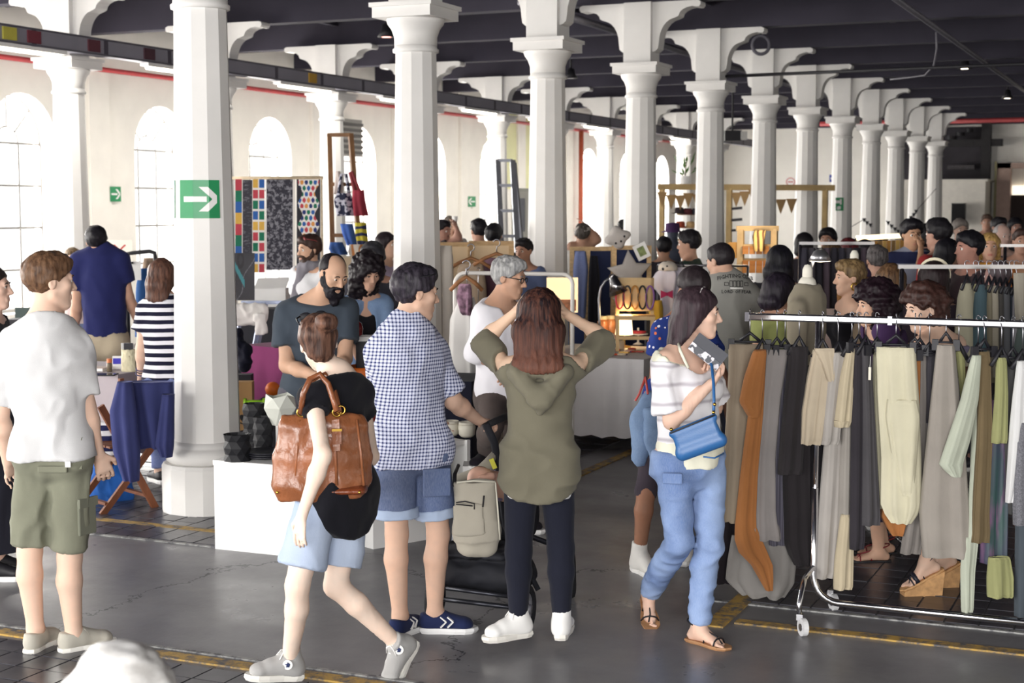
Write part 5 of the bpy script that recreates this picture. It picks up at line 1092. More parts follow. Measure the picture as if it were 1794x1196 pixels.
for px, py, D_, hw, lb in ((825, 458, 13.2, .2, 'brown wooden hanger holding the taupe sack dress'), (870, 450, 13.2, .2, 'brown wooden hanger holding the plum dress'), (817, 492, 11.3, .12, 'small orange wood hanger holding the white dress')):
    q = W(px, py, D_); t = thing('hanger', lb, 'hanger', q); MB().tube([-R0 * hw - UZ * .07, -R0 * hw * .5 - UZ * .01, UZ * .03, R0 * hw * .5 - UZ * .01, R0 * hw - UZ * .07], .016, 7).build('shoulder', wood('9a6a44'), t, True); MB().tube([UZ * .03, UZ * .09] + [R0 * .03 * math.sin(a_) + UZ * (.12 - .03 * math.cos(a_)) for a_ in np.linspace(.5, 4.4, 8)], .005, 5).build('hook', STEEL, t, True)
D = 13.6; SW = M('cdb492', .7, .05, 4, name='pale_plywood')
def screen(x0, x1, y0, mat, lb, D, frame=wood('b3936a'), post=True):
    a_, b_ = W(x0, y0, D), W(x1, y0, D); o_ = np.array((a_[0], a_[1], 0)); w = (b_ - a_) * (1, 1, 0); t = thing('screen', lb, 'screen', o_); L = np.linalg.norm(w); d = w / L; n_ = np.cross(UZ, d); z = a_[2]
    MB().box(w / 2 + UZ * (z / 2 + .02), (L - .03, .02, z - .06), ax=[d, n_, UZ]).build('panel', mat, t)
    for s in (0, L): MB().box(d * s + UZ * z / 2, (.045, .045, z), ax=[d, n_, UZ]).build('post', frame, t)
    MB().box(w / 2 + UZ * (z - .02), (L, .035, .04), ax=[d, n_, UZ]).build('rail', frame, t)
for i, (x0, x1) in enumerate(((766, 824), (826, 896))): screen(x0, x1, 424 - i * 2, SW, 'pale plywood screen, %s of the two behind the white rail' % ('left', 'right')[i], 13.8)
NVP = cloth('262d4c', .08)
for i, (x0, x1, y) in enumerate(((1002, 1028, 432), (1030, 1074, 432), (1076, 1137, 430))): screen(x0, x1, y, NVP if i else cloth('3d4c80', .1), 'navy fabric screen in pale wood frame, %s of three' % ('left', 'middle', 'right')[i], 15.2 - .1 * i, wood('c9a97c'))
hung('coat', 'blue denim coat hanging on the left navy screen', denim('3f4f86', '5f70a8'), [(440, 1008, 1026), (470, 1004, 1030), (556, 1006, 1026)], 15.08, 0, None, False, t=.05)
hung('coat', 'black coat hanging between the navy screens', cloth('1a1a22'), [(448, 1034, 1046), (480, 1032, 1050), (600, 1030, 1048)], 14.98, 0, None, False, t=.05)
def cushion(name, lb, px, py, D, poly, th, mat, tilt=0.0, face=None):
    q = W(px, py, D); t = thing(name, lb, 'cushion', q); V, F = [], []; n = len(poly); rings = ((1.0, 0), (.92, .5), (.7, .9), (.35, 1.05), (.0, 1.08))
    c, s_ = math.cos(tilt), math.sin(tilt); ring_i = []
    for sg in (-1, 1):
        for sc_, h in rings[0 if sg < 0 else 1:]:
            ring_i.append(len(V)); V += [R0 * ((x * c - y * s_) * sc_) + UZ * ((x * s_ + y * c) * sc_) + F0 * sg * h * th for x, y in poly]
    order = ring_i[:5][::-1] + ring_i[5:]
    for a_, b_ in zip(order[:-1], order[1:]): F += [(a_ + k, a_ + (k + 1) % n, b_ + (k + 1) % n, b_ + k) for k in range(n)]
    raw('body', V, [f_[::-1] for f_ in F], mat, t)
    for i, (x, y, r) in enumerate(face or ()): MB().sphere(R0 * x + UZ * y - F0 * th * .98, (r, r, r), 10, 8).build('eye', BLACK, t, True)
GRY = cloth('b5aeaa', .06)
def star(r, r2): return [((r if k % 2 == 0 else r2) * math.sin(k * math.pi / 5), (r if k % 2 == 0 else r2) * math.cos(k * math.pi / 5)) for k in range(10)]
cushion('star_cushion', 'large grey star cushion on the right navy screen', 1104, 478, 14.9, star(.23, .115), .05, GRY, .1); cushion('star_cushion', 'small pale star cushion low on the right navy screen', 1094, 531, 14.9, star(.135, .06), .035, GRY, -.1)
cushion('cloud_cushion', 'grey cloud cushion with black eyes on top of the navy screens', 1082, 416, 14.95, [(.115 * math.cos(a_) * (1 + .18 * math.cos(4 * a_ + .5)), .1 * math.sin(a_) * (1 + .18 * math.cos(4 * a_ + .5))) for a_ in np.linspace(0, 6.283, 24, endpoint=False)], .05, GRY, .4, [(-.02, -.055, .011), (.03, -.035, .011), (.062, .012, .011)])
q = W(1124, 440, 14.92); t = thing('picture_frame', 'white picture frame with green leaf photo hung askew on the navy screen', 'picture', q); c, s_ = math.cos(.45), math.sin(.45); ax = [R0 * c + UZ * s_, F0, UZ * c - R0 * s_]
MB().box((0, 0, 0), (.13, .02, .155), ax=ax).build('frame', WHITE, t); MB().box(-F0 * .011, (.07, .004, .09), ax=ax).build('photo', M('7c8a5a', .7, .4, 30, name='print'), t)
# jewellery table things
zt = .772; TP = lambda x, y: G(x, y, zt); WC = wood('d8b887', (10, 10, 10), .1)
q = TP(1112, 613); t = thing('wooden_rack', 'small pale wooden chair used as jewellery display', 'chair', q, .35)
for x in (-.15, .15):
    for y in (-.12, .12): MB().bbox((x - .015, y - .015, 0), (x + .015, y + .015, .30 if y < 0 else .62)).build('leg', WC, t)
MB().bbox((-.17, -.15, .27), (.17, .15, .30)).build('seat', WC, t); MB().bbox((-.165, .105, .33), (.165, .13, .62)).build('backrest', WC, t); MB().bbox((-.16, -.13, .1), (.16, -.11, .13)).build('stretcher', WC, t)
bl = (M('d84a5a', .4, name='beads'), M('2f2f38', .4, name='beads'), M('c98a3a', .4, name='beads'), BLACK, M('8a5a9a', .4, name='beads'))
for i in range(5):
    x = -.13 + i * .065; o = MB().tube([(x + .035 * math.cos(a_), .085, .5 + .10 * math.sin(a_) - .05) for a_ in np.linspace(0, 6.283, 20, endpoint=False)], .009, 6, True); w_ = np.array([(math.cos(.35), -math.sin(.35)), (math.sin(.35), math.cos(.35))]); o.v = [tuple(np.r_[w_ @ np.array(v[:2]), v[2]] + q) for v in o.v]
    tag(o.build('necklace', bl[i], None, True), '%s necklace hung on the wooden jewellery chair' % ['red beaded, leftmost', 'dark beaded, second', 'amber beaded, middle', 'black corded, fourth', 'violet beaded, rightmost'][i], 'necklace', 'necklaces on the wooden chair')
q = TP(1052, 612); t = thing('desk_lamp', 'silver gooseneck lamp with bell shade on the white draped table', 'lamp', q); D = (q - CAM) @ F0; o_ = q; GL = lambda x, y: W(x, y, D) - o_
MB().lathe([(.08, 0), (.08, .015), (.02, .03)], n=22).build('base', STEEL, t); MB().tube([(0, 0, .02), GL(1050, 560), GL(1049, 525), GL(1052, 505), GL(1060, 492), GL(1070, 486)], .011, 8).build('neck', STEEL, t, True)
a_, b_ = GL(1071, 480), GL(1084, 514); d = nz(b_ - a_); f = MB(); L = np.linalg.norm(b_ - a_); xx = nz(np.cross(d, F0)); yy = np.cross(d, xx)
V = [a_ + d * L * s + (xx * math.cos(k * .3142) + yy * math.sin(k * .3142)) * r for s, r in ((0, .02), (.15, .035), (.5, .05), (1, .085), (.98, .08), (.5, .045)) for k in range(20)]; f.add(V, [(i * 20 + k, i * 20 + (k + 1) % 20, (i + 1) * 20 + (k + 1) % 20, (i + 1) * 20 + k) for i in range(5) for k in range(20)] + [tuple(range(20))]).build('shade', M('b5b4b8', .2, .03, metal=1, name='steel'), t, True)
q = TP(1093, 608); t = thing('table_lamp', 'small lit lamp with glowing white shade among the jewellery', 'lamp', q); zl = W(1093, 586, (q - CAM) @ F0)[2] - q[2]
MB().lathe([(.06, 0), (.06, .012), (.012, .02), (.012, zl)], n=18).build('base', BRASS, t); MB().lathe([(.078, zl), (.068, zl + .13), (.0, zl + .132)], n=24, cap=False).build('shade', glow('ffe3b0', 2.2), t, True)
l = bpy.data.lights.new('table_lamp_light', 'POINT'); l.energy = 9; l.color = (1, .75, .42); l.shadow_soft_size = .06; lo_ = bpy.data.objects.new('table_lamp_light', l); COL.objects.link(lo_); lo_.location = q + UZ * (zl + .2) - F0 * .15
def jarx(px, py, h, r, c, lb, lid=True):
    q = TP(px, py); t = thing('jar', lb, 'jar', q); MB().lathe([(r * .8, 0), (r, .01), (r, h * .8), (r * .75, h * .9)], n=18).build('glass', M(c, .15, .2, 30, name='coloured_glass'), t, True)
    if lid: MB().lathe([(r * .8, h * .88), (r * .8, h)], n=16).build('lid', M('d9c9a0', .5, name='jar_lid'), t)
jarx(1056, 604, .26, .05, 'c97a4a', 'left of the two tall jars of orange and pink beads'); jarx(1069, 603, .26, .05, 'd08a5a', 'right of the two tall jars of orange and pink beads')
q = TP(1118, 603); t = thing('cake_stand', 'little tiered stand with red beads next to the glowing lamp', 'stand', q); MB().lathe([(.05, 0), (.01, .02), (.01, .08), (.09, .09), (.09, .1), (.01, .1), (.01, .15)], n=20).build('stand', WHITE, t, True); MB().lathe([(.07, .1), (.075, .12), (.0, .125)], n=18).build('bead_ring', M('c9404a', .5, .4, 60, name='beads'), t, True)
q = TP(1083, 612); t = thing('cup', 'plain cream pot in front of the glowing lamp', 'cup', q); MB().lathe([(.05, 0), (.055, .01), (.055, .075), (.05, .075), (.045, .02), (0, .015)], n=20).build('pot', M('d8cfb8', .5, name='cream_glaze'), t, True)
random.seed(3); cols = ['c9502e', 'd98a3a', '9a3a3a', 'e0b45a', '8a8f5a', 'b5483a', '6a4a7a', 'd9c9b0']
CN = 'rust orange burgundy straw olive brick violet cream'.split()
for i in range(24):
    x = 1012 + random.random() * 108; y = 611 + random.random() * 12 + (3 if x < 1060 else 0); q = TP(x, y); c = cols[i % 8]; t = MB()
    if i % 3 == 0: t.tube([(.03 * math.cos(a_), .03 * math.sin(a_), .008) for a_ in np.linspace(0, 6.283, 14, endpoint=False)], .008, 6, True)
    elif i % 3 == 1: t.lathe([(.035, 0), (.038, .01), (.02, .016), (0, .018)], n=12)
    else: t.bbox((-.04, -.025, 0), (.04, .025, .012))
    tag(t.build('jewellery_piece', M(c, .4, .2, 30, name='enamel'), None, i % 3 < 2, None, None) if False else t.build('jewellery_piece', M(c, .4, .2, 30, name='enamel'), None, i % 3 < 2), '%s %s lying on the white draped table' % (CN[i % 8] + ' coloured', ('ring bracelet', 'round brooch', 'flat card of beads')[i % 3]), 'jewellery', 'jewellery laid out on the white table').location = q
q = W(985, 545, 12.3); t = thing('light_box', 'glowing printed panel behind the head of the woman in khaki', 'sign', q); MB().box(UZ * .13, (.25, .03, .28), ax=[R0, F0, UZ]).build('panel', glow('ffdca8', .7), t); MB().box(UZ * .05 - F0 * .018, (.22, .006, .09), ax=[R0, F0, UZ]).build('print', M('c9825a', .6, .5, 25, name='print'), t); MB().box(-UZ * (q[2] / 2), (.04, .03, q[2]), ax=[R0, F0, UZ]).build('post', SW, t)
# white baby clothes rail
D = 14.2; q0, q1 = W(1152, 464, D), W(1310, 466, D); t = thing('clothes_rail', 'thin silver rail with white baby clothes', 'clothes rail', q0 * (1, 1, 0)); o_ = q0 * (1, 1, 0); MB().tube([q0 - o_, q1 - o_], .011, 8).build('top_bar', STEEL, t, True)
for q in (q0, q1): MB().tube([q - o_, (q - o_) * (1, 1, 0)], .011, 8).build('post', STEEL, t, True); MB().tube([(q - o_) * (1, 1, 0) - F0 * .2 + UZ * .012, (q - o_) * (1, 1, 0) + F0 * .2 + UZ * .012], .011, 8).build('foot', STEEL, t, True)
BW = cloth('cfcad6', .03)
hung('baby_dress', 'white baby dress with magenta bow', BW, [(470, 1160, 1180), (480, 1146, 1186), (500, 1140, 1184), (516, 1156, 1182), (575, 1158, 1186)], 14.15, 0, q0[2], True, t=.04)
hung('baby_shirt', 'second white baby shirt right of the bow dress', BW, [(468, 1184, 1204), (482, 1178, 1214), (520, 1182, 1212), (572, 1180, 1212)], 14.2, 0, q0[2], True, t=.04)
q = W(1168, 515, 14.04); t = thing('bow', 'magenta bow on the white baby dress', 'bow', q); MG = M('b02a62', .7, .1, name='magenta_cloth')
for s in (-1, 1): MB().prism([(0, .012), (s * .055, .035), (s * .055, -.04), (0, -.012)][::s], (0, 0, 0), R0, UZ, -F0, .02).build('loop', MG, t)
MB().sphere((0, 0, 0), .016, 8, 6).build('knot', MG, t)
q = W(1170, 470, 14.1); f = Field(); f.ell((0, 0, 0), (.09, .09, .07)); f.plane((0, 0, -.02), -UZ); V, Q = f.mesh(.012); DAL = (lambda n: (n.set(n.mix(n.math('LESS_THAN', n.node('ShaderNodeTexVoronoi', {'Vector': n.coord(), 'Scale': 22}).outputs['Distance'], .34), lin('c9c0b4'), lin('2a2626')), .9), n.m)[1])(N('spotted_cloth')); o = raw('bonnet', V, Q, DAL, None, True, q); tag(o, 'black spotted cream bonnet above the white baby dress', 'hat')
tote('cushion', 'yellow cushion on the floor pile behind the blue floral dress', 14.0, [(526, 1140, 1160), (540, 1136, 1162), (560, 1138, 1162)], cloth('c9a43a'))
# lit wooden display with leather pouches
D = 15.2; o_ = W(1297, 470, D) * (1, 1, 0); t = thing('display_frame', 'lit pale wooden display frame hung with leather pouches', 'display', o_); DP = lambda x, y, dd=0: W(x, y, D + dd) - o_; wm = wood('c9a878', (10, 10, 10), .12)
for x in (1298, 1357): MB().bar(DP(x, 401), DP(x, 401) * (1, 1, 0), .06).build('post', wm, t)
MB().bar(DP(1290, 400), DP(1364, 400), .05, .05).build('beam', wm, t); MB().bar(DP(1298, 430), DP(1357, 430), .03).build('rail', wm, t); MB().bar(DP(1298, 455, .05), DP(1357, 455, .05), .03).build('rail', wm, t)
l = bpy.data.lights.new('display_light', 'POINT'); l.energy = 4; l.color = (1, .85, .62); l.shadow_soft_size = .05; lo_ = bpy.data.objects.new('display_light', l); COL.objects.link(lo_); lo_.location = W(1328, 412, D - .35)
LT = M('b5763a', .6, .12, 5, name='tan_leather')
for r_, (y0, y1) in enumerate(((431, 445), (456, 478))):
    for i in range(4):
        x = 1306 + i * 12; q = W(x, y0, D - .06); h = (y1 - y0) * mpp(D)
        g = thing('pouch', 'tan leather pouch, %s in the %s row of the lit display' % (('first', 'second', 'third', 'fourth')[i], ('upper', 'lower')[r_]), 'pouch', q, 0, 'leather pouches on the lit display'); MB().box(-UZ * h / 2, (.058, .025, h), ax=[R0, F0, UZ]).build('body', LT, g); MB().box(-UZ * h * .2 - F0 * .014, (.058, .006, h * .4), ax=[R0, F0, UZ]).build('flap', M('a3662e', .6, .1, name='tan_leather'), g)
hung('scarf', 'ochre and brown striped scarf draped over the lit display', stripes('c9a86a', '6b4a34', .05, .4, 0, .02), [(403, 1322, 1342), (415, 1318, 1340), (440, 1322, 1338)], 15.1, 0, None, False, t=.03)
flatsign('board', 'plain orange brown board left of the lit display', 15.2, 1276, 424, 1297, 452, lambda u, v: 0, [M('c9944e', .7, .1, name='board')], 3, 'board')
# desk lamp shining near the right stalls
q0 = W(1424, 520, 11.8); t = thing('desk_lamp', 'lit silver desk lamp beside the mannequin', 'lamp', q0); GL = lambda x, y: W(x, y, 11.8) - q0
MB().tube([(0, 0, -q0[2] + .02), (0, 0, 0)], .016, 8).lathe([(.12, -q0[2]), (.12, -q0[2] + .02)], n=20).build('stand', DARKM, t); MB().tube([(0, 0, 0), GL(1418, 480), GL(1430, 440)], .012, 8).build('arm', STEEL, t, True)
f = MB().lathe([(.02, .07), (.05, .05), (.09, -.02), (.085, -.022), (.045, .04)], n=20, cap=False); f.v = [tuple(np.array(v) + GL(1437, 452)) for v in f.v]; f.build('shade', M('9a9a9e', .3, metal=.8, name='steel'), t, True); f = MB().lathe([(.0, -.022), (.08, -.024), (.0, -.03)], n=18); f.v = [tuple(np.array(v) + GL(1437, 452)) for v in f.v]; f.build('bulb', glow('fff1d6', 5), t, True)
# far shelf of wood with bunting, plants, hats
D = 24.0; o_ = W(1157, 327, D) * (1, 1, 0); t = thing('market_stall', 'far wooden market stall frame with long top beam', 'stall', o_); SP = lambda x, y, dd=0: W(x, y, D + dd) - o_; wm2 = wood('b59a6a', (6, 6, 6), .15)
MB().bar(SP(1152, 327), SP(1462, 329), .09, .09).build('top_beam', wm2, t)
for x in (1160, 1278, 1446): MB().bar(SP(x, 330), SP(x, 330) * (1, 1, 0), .08).build('post', wm2, t)
for y in (375, 398, 420):
    MB().bar(SP(1186, y), SP(1240, y), .05, .03).build('shelf', wm2, t)
for y in (366, 386, 404): MB().bar(SP(1278, y), SP(1300, y - 2), .05, .04).build('peg_rail', DARKM, t)
KB = M('a3835a', .85, .1, 6, name='kraft_bunting')
for i, (x, y) in enumerate(((1160, 336), (1176, 341), (1192, 342), (1206, 338), (1222, 340), (1290, 337), (1305, 335), (1320, 331), (1368, 349), (1387, 348))):
    q = W(x, y, D - .1); tag(MB().prism([(-.085, 0), (.085, 0), (.0, -.23)][::-1], (0, 0, 0), R0, UZ, -F0, .006).build('pennant', KB, None, False), 'brown kraft paper pennant, %s from the left on the far market stall' % ORD[i], 'pennant', 'kraft bunting pennants').location = q
q = W(1200, 322, D); t = thing('potted_plant', 'green leafed plant in a white pot on top of the far market stall', 'plant', q); MB().lathe([(.07, 0), (.09, .12), (.08, .12)], n=16).build('pot', WHITE, t)
random.seed(5); f = MB()
for i in range(22):
    a_ = random.random() * 6.28; r = .05 + .16 * random.random(); h = .15 + .3 * random.random(); c = np.array((r * math.cos(a_), r * math.sin(a_), h)); d = nz(c - (0, 0, .1)); s_ = np.cross(d, UZ) * .035; MB().add([c - d * .08, c + s_, c + d * .08, c - s_], [(0, 1, 2, 3)]).build('leaf', M('4f7a34', .6, .2, name='leaf'), t)
MB().tube([(0, 0, .1), (.02, 0, .35)], .01, 5).build('stem', M('5a5a34', .7, name='stem'), t)
for i, (x, y, c, lb) in enumerate(((1190, 368, '3a3034', 'black hat on the top shelf of the far stall'), (1205, 370, '5a2a30', 'wine red hat on the top shelf of the far stall'), (1220, 370, '3a3a44', 'slate hat on the top shelf of the far stall'), (1192, 393, 'a8503a', 'rust hat on the middle shelf of the far stall'), (1210, 393, 'c9a87a', 'straw hat on the middle shelf of the far stall'), (1226, 392, '8a6a4a', 'brown hat on the middle shelf of the far stall'))):
    q = W(x, y + 6, D - .02); t = thing('hat', lb, 'hat', q); m_ = M(c, .9, .1, name='felt'); MB().lathe([(.12, 0), (.125, .012), (.07, .015)], n=18).build('brim', m_, t, True); MB().lathe([(.075, .01), (.07, .08), (.05, .1), (0, .1)], n=18).build('crown', m_, t, True)
q = W(1178, 428, 19); t = thing('mannequin', 'small dark mannequin with purple hat on the far stall', 'mannequin', q * (1, 1, 0)); z_ = W(1178, 398, 19)[2]; f = Field(); f.ec((0, 0, z_ - .2), (0, 0, z_ - .05), .06, .075, k=.02); f.ec((0, 0, z_ - .55), (0, 0, z_ - .25), (.1, .07), (.12, .07), R0, .03); V, Q = f.mesh(.02); raw('bust', V, Q, M('3b4050', .6, .3, 6, name='dark_cloth'), t); MB().tube([(0, 0, 0), (0, 0, z_ - .5)], .02, 8).build('pole', BLACK, t); MB().lathe([(.15, z_ - .06), (.09, z_ - .04), (.085, z_ + .05), (0, z_ + .06)], n=18).build('hat', M('4a2f5a', .9, name='felt'), t, True)
BB = M('23222a', .9, name='black_bunting')
for i, (x, y) in enumerate(((1514, 385), (1519, 390), (1525, 394), (1556, 390), (1562, 396), (1568, 401), (1574, 405), (1596, 381), (1601, 376), (1605, 370))):
    q = W(x, y, 30); tag(MB().prism([(-.04, .03), (.04, .03), (.0, -.055)][::-1], (0, 0, 0), R0, UZ, -F0, .006).build('pennant', BB, None, False), 'tiny black pennant, %s from the left between the far columns' % ORD[i], 'pennant', 'black bunting pennants').location = q
for pts, lb in (([(1490, 398, 28.8), (1514, 384, 30), (1529, 398, 31.2)], 'left string of the black bunting between the far columns'), ([(1552, 386, 30), (1575, 406, 30), (1592, 384, 30), (1608, 366, 30), (1640, 330, 30)], 'right string of the black bunting between the far columns')): tag(MB().tube([W(*q) for q in pts], .006, 5).build('string', BB, None, True), lb, 'string')
# warm lit rail far right
D = 18.5; q0, q1 = W(1500, 417, D), W(1592, 412, D); t = thing('clothes_rail', 'warmly lit rail of small goods in front of the far columns', 'clothes rail', q0 * (1, 1, 0)); o_ = q0 * (1, 1, 0); MB().tube([q0 - o_, q1 - o_], .03, 8).build('light_bar', glow('ffe9bd', 1.6), t, True)
for q in (q0, q1): MB().tube([q - o_, (q - o_) * (1, 1, 0)], .018, 8).build('post', STEEL, t, True)
for i in range(12): q = lerp(q0, q1, (i + .5) / 12); g = thing('pouch', 'small ochre purse, %s from the left on the warmly lit rail' % ORD[i], 'pouch', q - UZ * .03, 0, 'purses on the warmly lit rail'); MB().box(-UZ * .09, (.045, .02, .14), ax=[R0, F0, UZ]).build('body', M(('c9a45a', 'b0803a', '8a6a3a')[i % 3], .6, .1, name='leather'), g)
# grey step ladder beside the window column
D = 21.5; o_ = W(890, 470, D) * (1, 1, 0); t = thing('step_ladder', 'tall grey metal ladder leaning by the window row column', 'ladder', o_); gm = M('7e8088', .4, .06, metal=.5, name='ladder_metal'); SPt = lambda x, y, dd=0: W(x, y, D + dd) - o_
ga, gb = V3(*SPt(886, 470, -.7)[:2], .0), V3(*SPt(916, 470, -.7)[:2], .0)
MB().bar(SPt(872, 281), ga, .07).build('rail', gm, t); MB().bar(SPt(898, 281), gb, .07).build('rail', gm, t); MB().bar(SPt(901, 285), V3(*SPt(930, 470, .5)[:2], 0), .05).build('strut', gm, t)
for s in np.linspace(.0, .92, 8): MB().bar(lerp(SPt(872, 281), ga, s), lerp(SPt(898, 281), gb, s), .07, .04).build('rung', gm, t)
# ================================================================== PEOPLE, NEAREST FIRST
def child_tube(p, name, pts, r, mat, n=6, closed=False, parent=None): m = MB(); m.tube([np.array(q) - p.g0 for q in pts], r, n, closed); return m.build(name, mat, parent or p.root, True)
def sunglasses(p, y=.075, z=.075, mat=BLACK, lens=True):
    HP, hs = p.HP, p.hs; m = MB(); A = p.HA
    for c in (-1, 1):
        m.sphere(HP(c * .034, y + .012, z + .004) - p.g0, np.array((.03, .008, .02)) * hs, 10, 7, ax=A)
        m.tube([HP(c * q[0], y + q[1], z + q[2]) - p.g0 for q in ((.06, .008, .008), (.08, -.02, .0), (.084, -.07, -.012), (.08, -.095, -.03))], .0035, 5)
    m.tube([HP(-.01, y + .016, z + .006) - p.g0, HP(.01, y + .016, z + .006) - p.g0], .003, 5); return m.build('sunglasses', mat, p.root, True)
def cord_band(p, wpt, d, r, mat, name='bracelet'):
    u = nz(d); a = nz(np.cross(u, UZ) if abs(u[2]) < .9 else np.cross(u, R0)); b = np.cross(u, a)
    return child_tube(p, name, [wpt + (a * math.cos(t) + b * math.sin(t)) * r for t in np.linspace(0, 2 * math.pi, 14, endpoint=False)], .0035, mat, 5, True)
DENIM_MID = denim('46669c', '93acd6', lo=.32, hi=.68); DENIM_LT = denim('8fa3c4', 'c3cee0'); DENIM_DK = denim('1a2c55', '385489'); DENIM_JK = denim('41608c', '6f8fb5')
# ---- man in the grey T-shirt
p = person(6.8, 88, 447, yaw=22, h=1.77, sex='m', label='man seen from behind in pale grey T-shirt, olive cargo shorts and boat shoes', head=(58, 2, 0), skin_='e6bda4', hair=('short', '4a3427', dict(t=.016, col2='7d5e46', nape=.004, amp=.006)), detail=2, res=.017, build=.98,
  J=dict(h=(88, 492), n=(80, 562, -.02), sL=(24, 604, -.04), sR=(136, 612, .03), eL=(-2, 722, .05), eR=(150, 712, .03), wL=(14, 806, .2), wR=(172, 795, .06), kR=(184, 828, .08), pL=(62, 786), pR=(126, 790), qL=(52, 965), qR=(122, 975), aL=(62, 1100), aR=(130, 1112), tL=(92, 1106, .16), tR=(176, 1118, .08)),
  hands=dict(R=dict(curl=.6, n=F0 - R0 * .5), L=dict(hidden=True)),
  clothes=[shirt(cloth('cacacc', .03), sleeve=.8, hem=-.03, g=.014, wid=.016, flare=.0, amp=.013), pants(cloth('7b7c6a', .08), leg=.93, g=.009, wid=.022, waist=.07, name='cargo_shorts', amp=.014, fsc=(8, 8, 6))],
  shoes=dict(style='sneaker', mat=cloth('b5b1a4'), sole=M('e8e6df', .6, .04, name='rubber'), lace=M('d9d6cc', .8, name='lace')))
s_ = p.o_cargo_shorts
def pocket(p, par, c, w, h, n, mat, name='pocket', flap=True):
    n = nz(n); u = nz(np.cross(UZ, n)); v = np.cross(n, u); m = MB(); A = [u, n, v]; m.box(np.array(c) - p.g0, (w, .016, h), ax=A)
    o = m.build(name, mat, par, False); bv = o.modifiers.new('b', 'BEVEL'); bv.width = .006; bv.segments = 2
    if flap: MB().box(np.array(c) + v * h * .42 + n * .008 - p.g0, (w * 1.06, .014, h * .26), ax=A).build('pocket_flap', mat, par, False)
pocket(p, s_, W(152, 905, 6.78), .11, .16, R0 * .9 - F0 * .45, cloth('767868')); pocket(p, s_, W(92, 822, 6.66), .13, .03, -F0, cloth('7b7c6a'), 'pocket_flap', False)
MB().box(W(119, 813, 6.64) - p.g0, (.024, .006, .026), ax=[R0, F0, UZ]).build('label_patch', WHITE, s_); MB().box(W(142, 811, 6.70) - p.g0, (.012, .02, .05), ax=[R0, F0, UZ]).build('belt_loop', cloth('7b7c6a'), s_)
# ---- woman in black at the left edge
person(8.2, -14, 466, yaw=85, sex='f', label='smiling woman in black with long black skirt, cut by the left picture edge', head=(88, 0, 0), skin_='e0b49d', hair=('bun', '2a2322', {}), detail=2, J=dict(),
  clothes=[shirt(cloth('2a2a30'), sleeve=1.2, hem=-.02), skirt(cloth('20202a'), hem=.16, w=(.17, .14), w2=(.22, .2))], shoes=dict(mat=BLACK))
# ---- white haired person sitting close to the camera
p = person(2.75, 214, 1142, yaw=8, h=1.62, sex='f', label='white haired person sitting close to the camera, only the crown of the head in view', seat=.44, skin_='e8c3b4', detail=2, eyes=True, head=(8, 8, 0),
  hair=('curly', 'd9d6d2', dict(vol=.024, len=.0, fw=.05, amp=.009, fq=(16, 16, 30), mat=hairm('e6e3df', 'fbfaf8', (14, 14, 30), .6))), clothes=[shirt(cloth('b9b4b0'), sleeve=1.85, hem=-.04), pants(cloth('4a4a55'))], shoes=dict(mat=BLACK))
b = thing('bench', 'plain wooden bench under the white haired person', 'bench', (p.g0[0], p.g0[1], 0), YAW); m = wood('8a6a4a')
MB().bbox((-.7, -.2, .31), (.7, .16, .35)).build('seat', m, b)
for sx in (-.6, .6): MB().bbox((sx - .03, -.18, 0), (sx + .03, .14, .31)).build('leg', m, b)
# ---- walking woman with the leather bag
p = person(6.35, 560, 542, yaw=-52, h=1.62, sex='f', label='bun-haired woman walking left in black top and pale denim shorts, carrying the leather bag', head=(-16, 6, -6), skin_='efd3bf', hair=('bun', '3a2620', dict(t=.014, col2='7a5848', pos=(.03, -.118, .082), amp=.005)), detail=2, res=.021,
  J=dict(h=(557, 600, 0), n=(590, 660, .02), sL=(548, 697, -.13), sR=(632, 694, .1), eL=(566, 797, -.31), wL=(529, 902, -.33), kL=(524, 938, -.34), eR=(650, 800, .25), wR=(610, 850, .4), pL=(558, 862, -.08), pR=(612, 858, .07), qL=(521, 1025, -.17), aL=(507, 1158, -.06), tL=(462, 1180, -.1),
         qR=(588, 1026, .0), aR=(700, 1132, .1), tR=(664, 1150, .02)),
  hands=dict(L=dict(curl=.35, n=F0 * .75 + R0 * .6), R=dict(hidden=True)),
  clothes=[shirt(cloth('191920', .05), sleeve=.28, hem=-.11, g=.013, flare=.018, wid=.008, neck='scoop', name='black_top', hemcurve=.075), pants(DENIM_LT, leg=.80, g=.012, wid=.032, name='denim_shorts', amp=.012)],
  shoes=dict(style='sneaker', mat=cloth('a9a7a6'), high=True, lace=WHITE, sole=M('e8e6df', .6, .04, name='rubber'), pitch=dict(R=48, L=-6)))
sunglasses(p, .03, .118)
ear = p.HP(-.08, .0, -.03)
# ankle badges of the high sneakers
for c in 'LR':
    a_ = p.j['a' + c]; sd = -F0; m = MB(); m.tube([a_ + sd * .046 - p.g0, a_ + sd * .052 - p.g0], .021, 16); o = m.build('badge', WHITE, p.root); m = MB(); m.prism([(.012 * math.sin(t * math.pi * .4) * (1 if t % 2 == 0 else 1), .012 * math.cos(t * math.pi * .4)) for t in (0, 2, 4, 1, 3)], a_ + sd * .053 - p.g0, R0, UZ, sd, .002); m.build('star', M('2b3a6b', .5, name='navy_print'), o)
PW = p
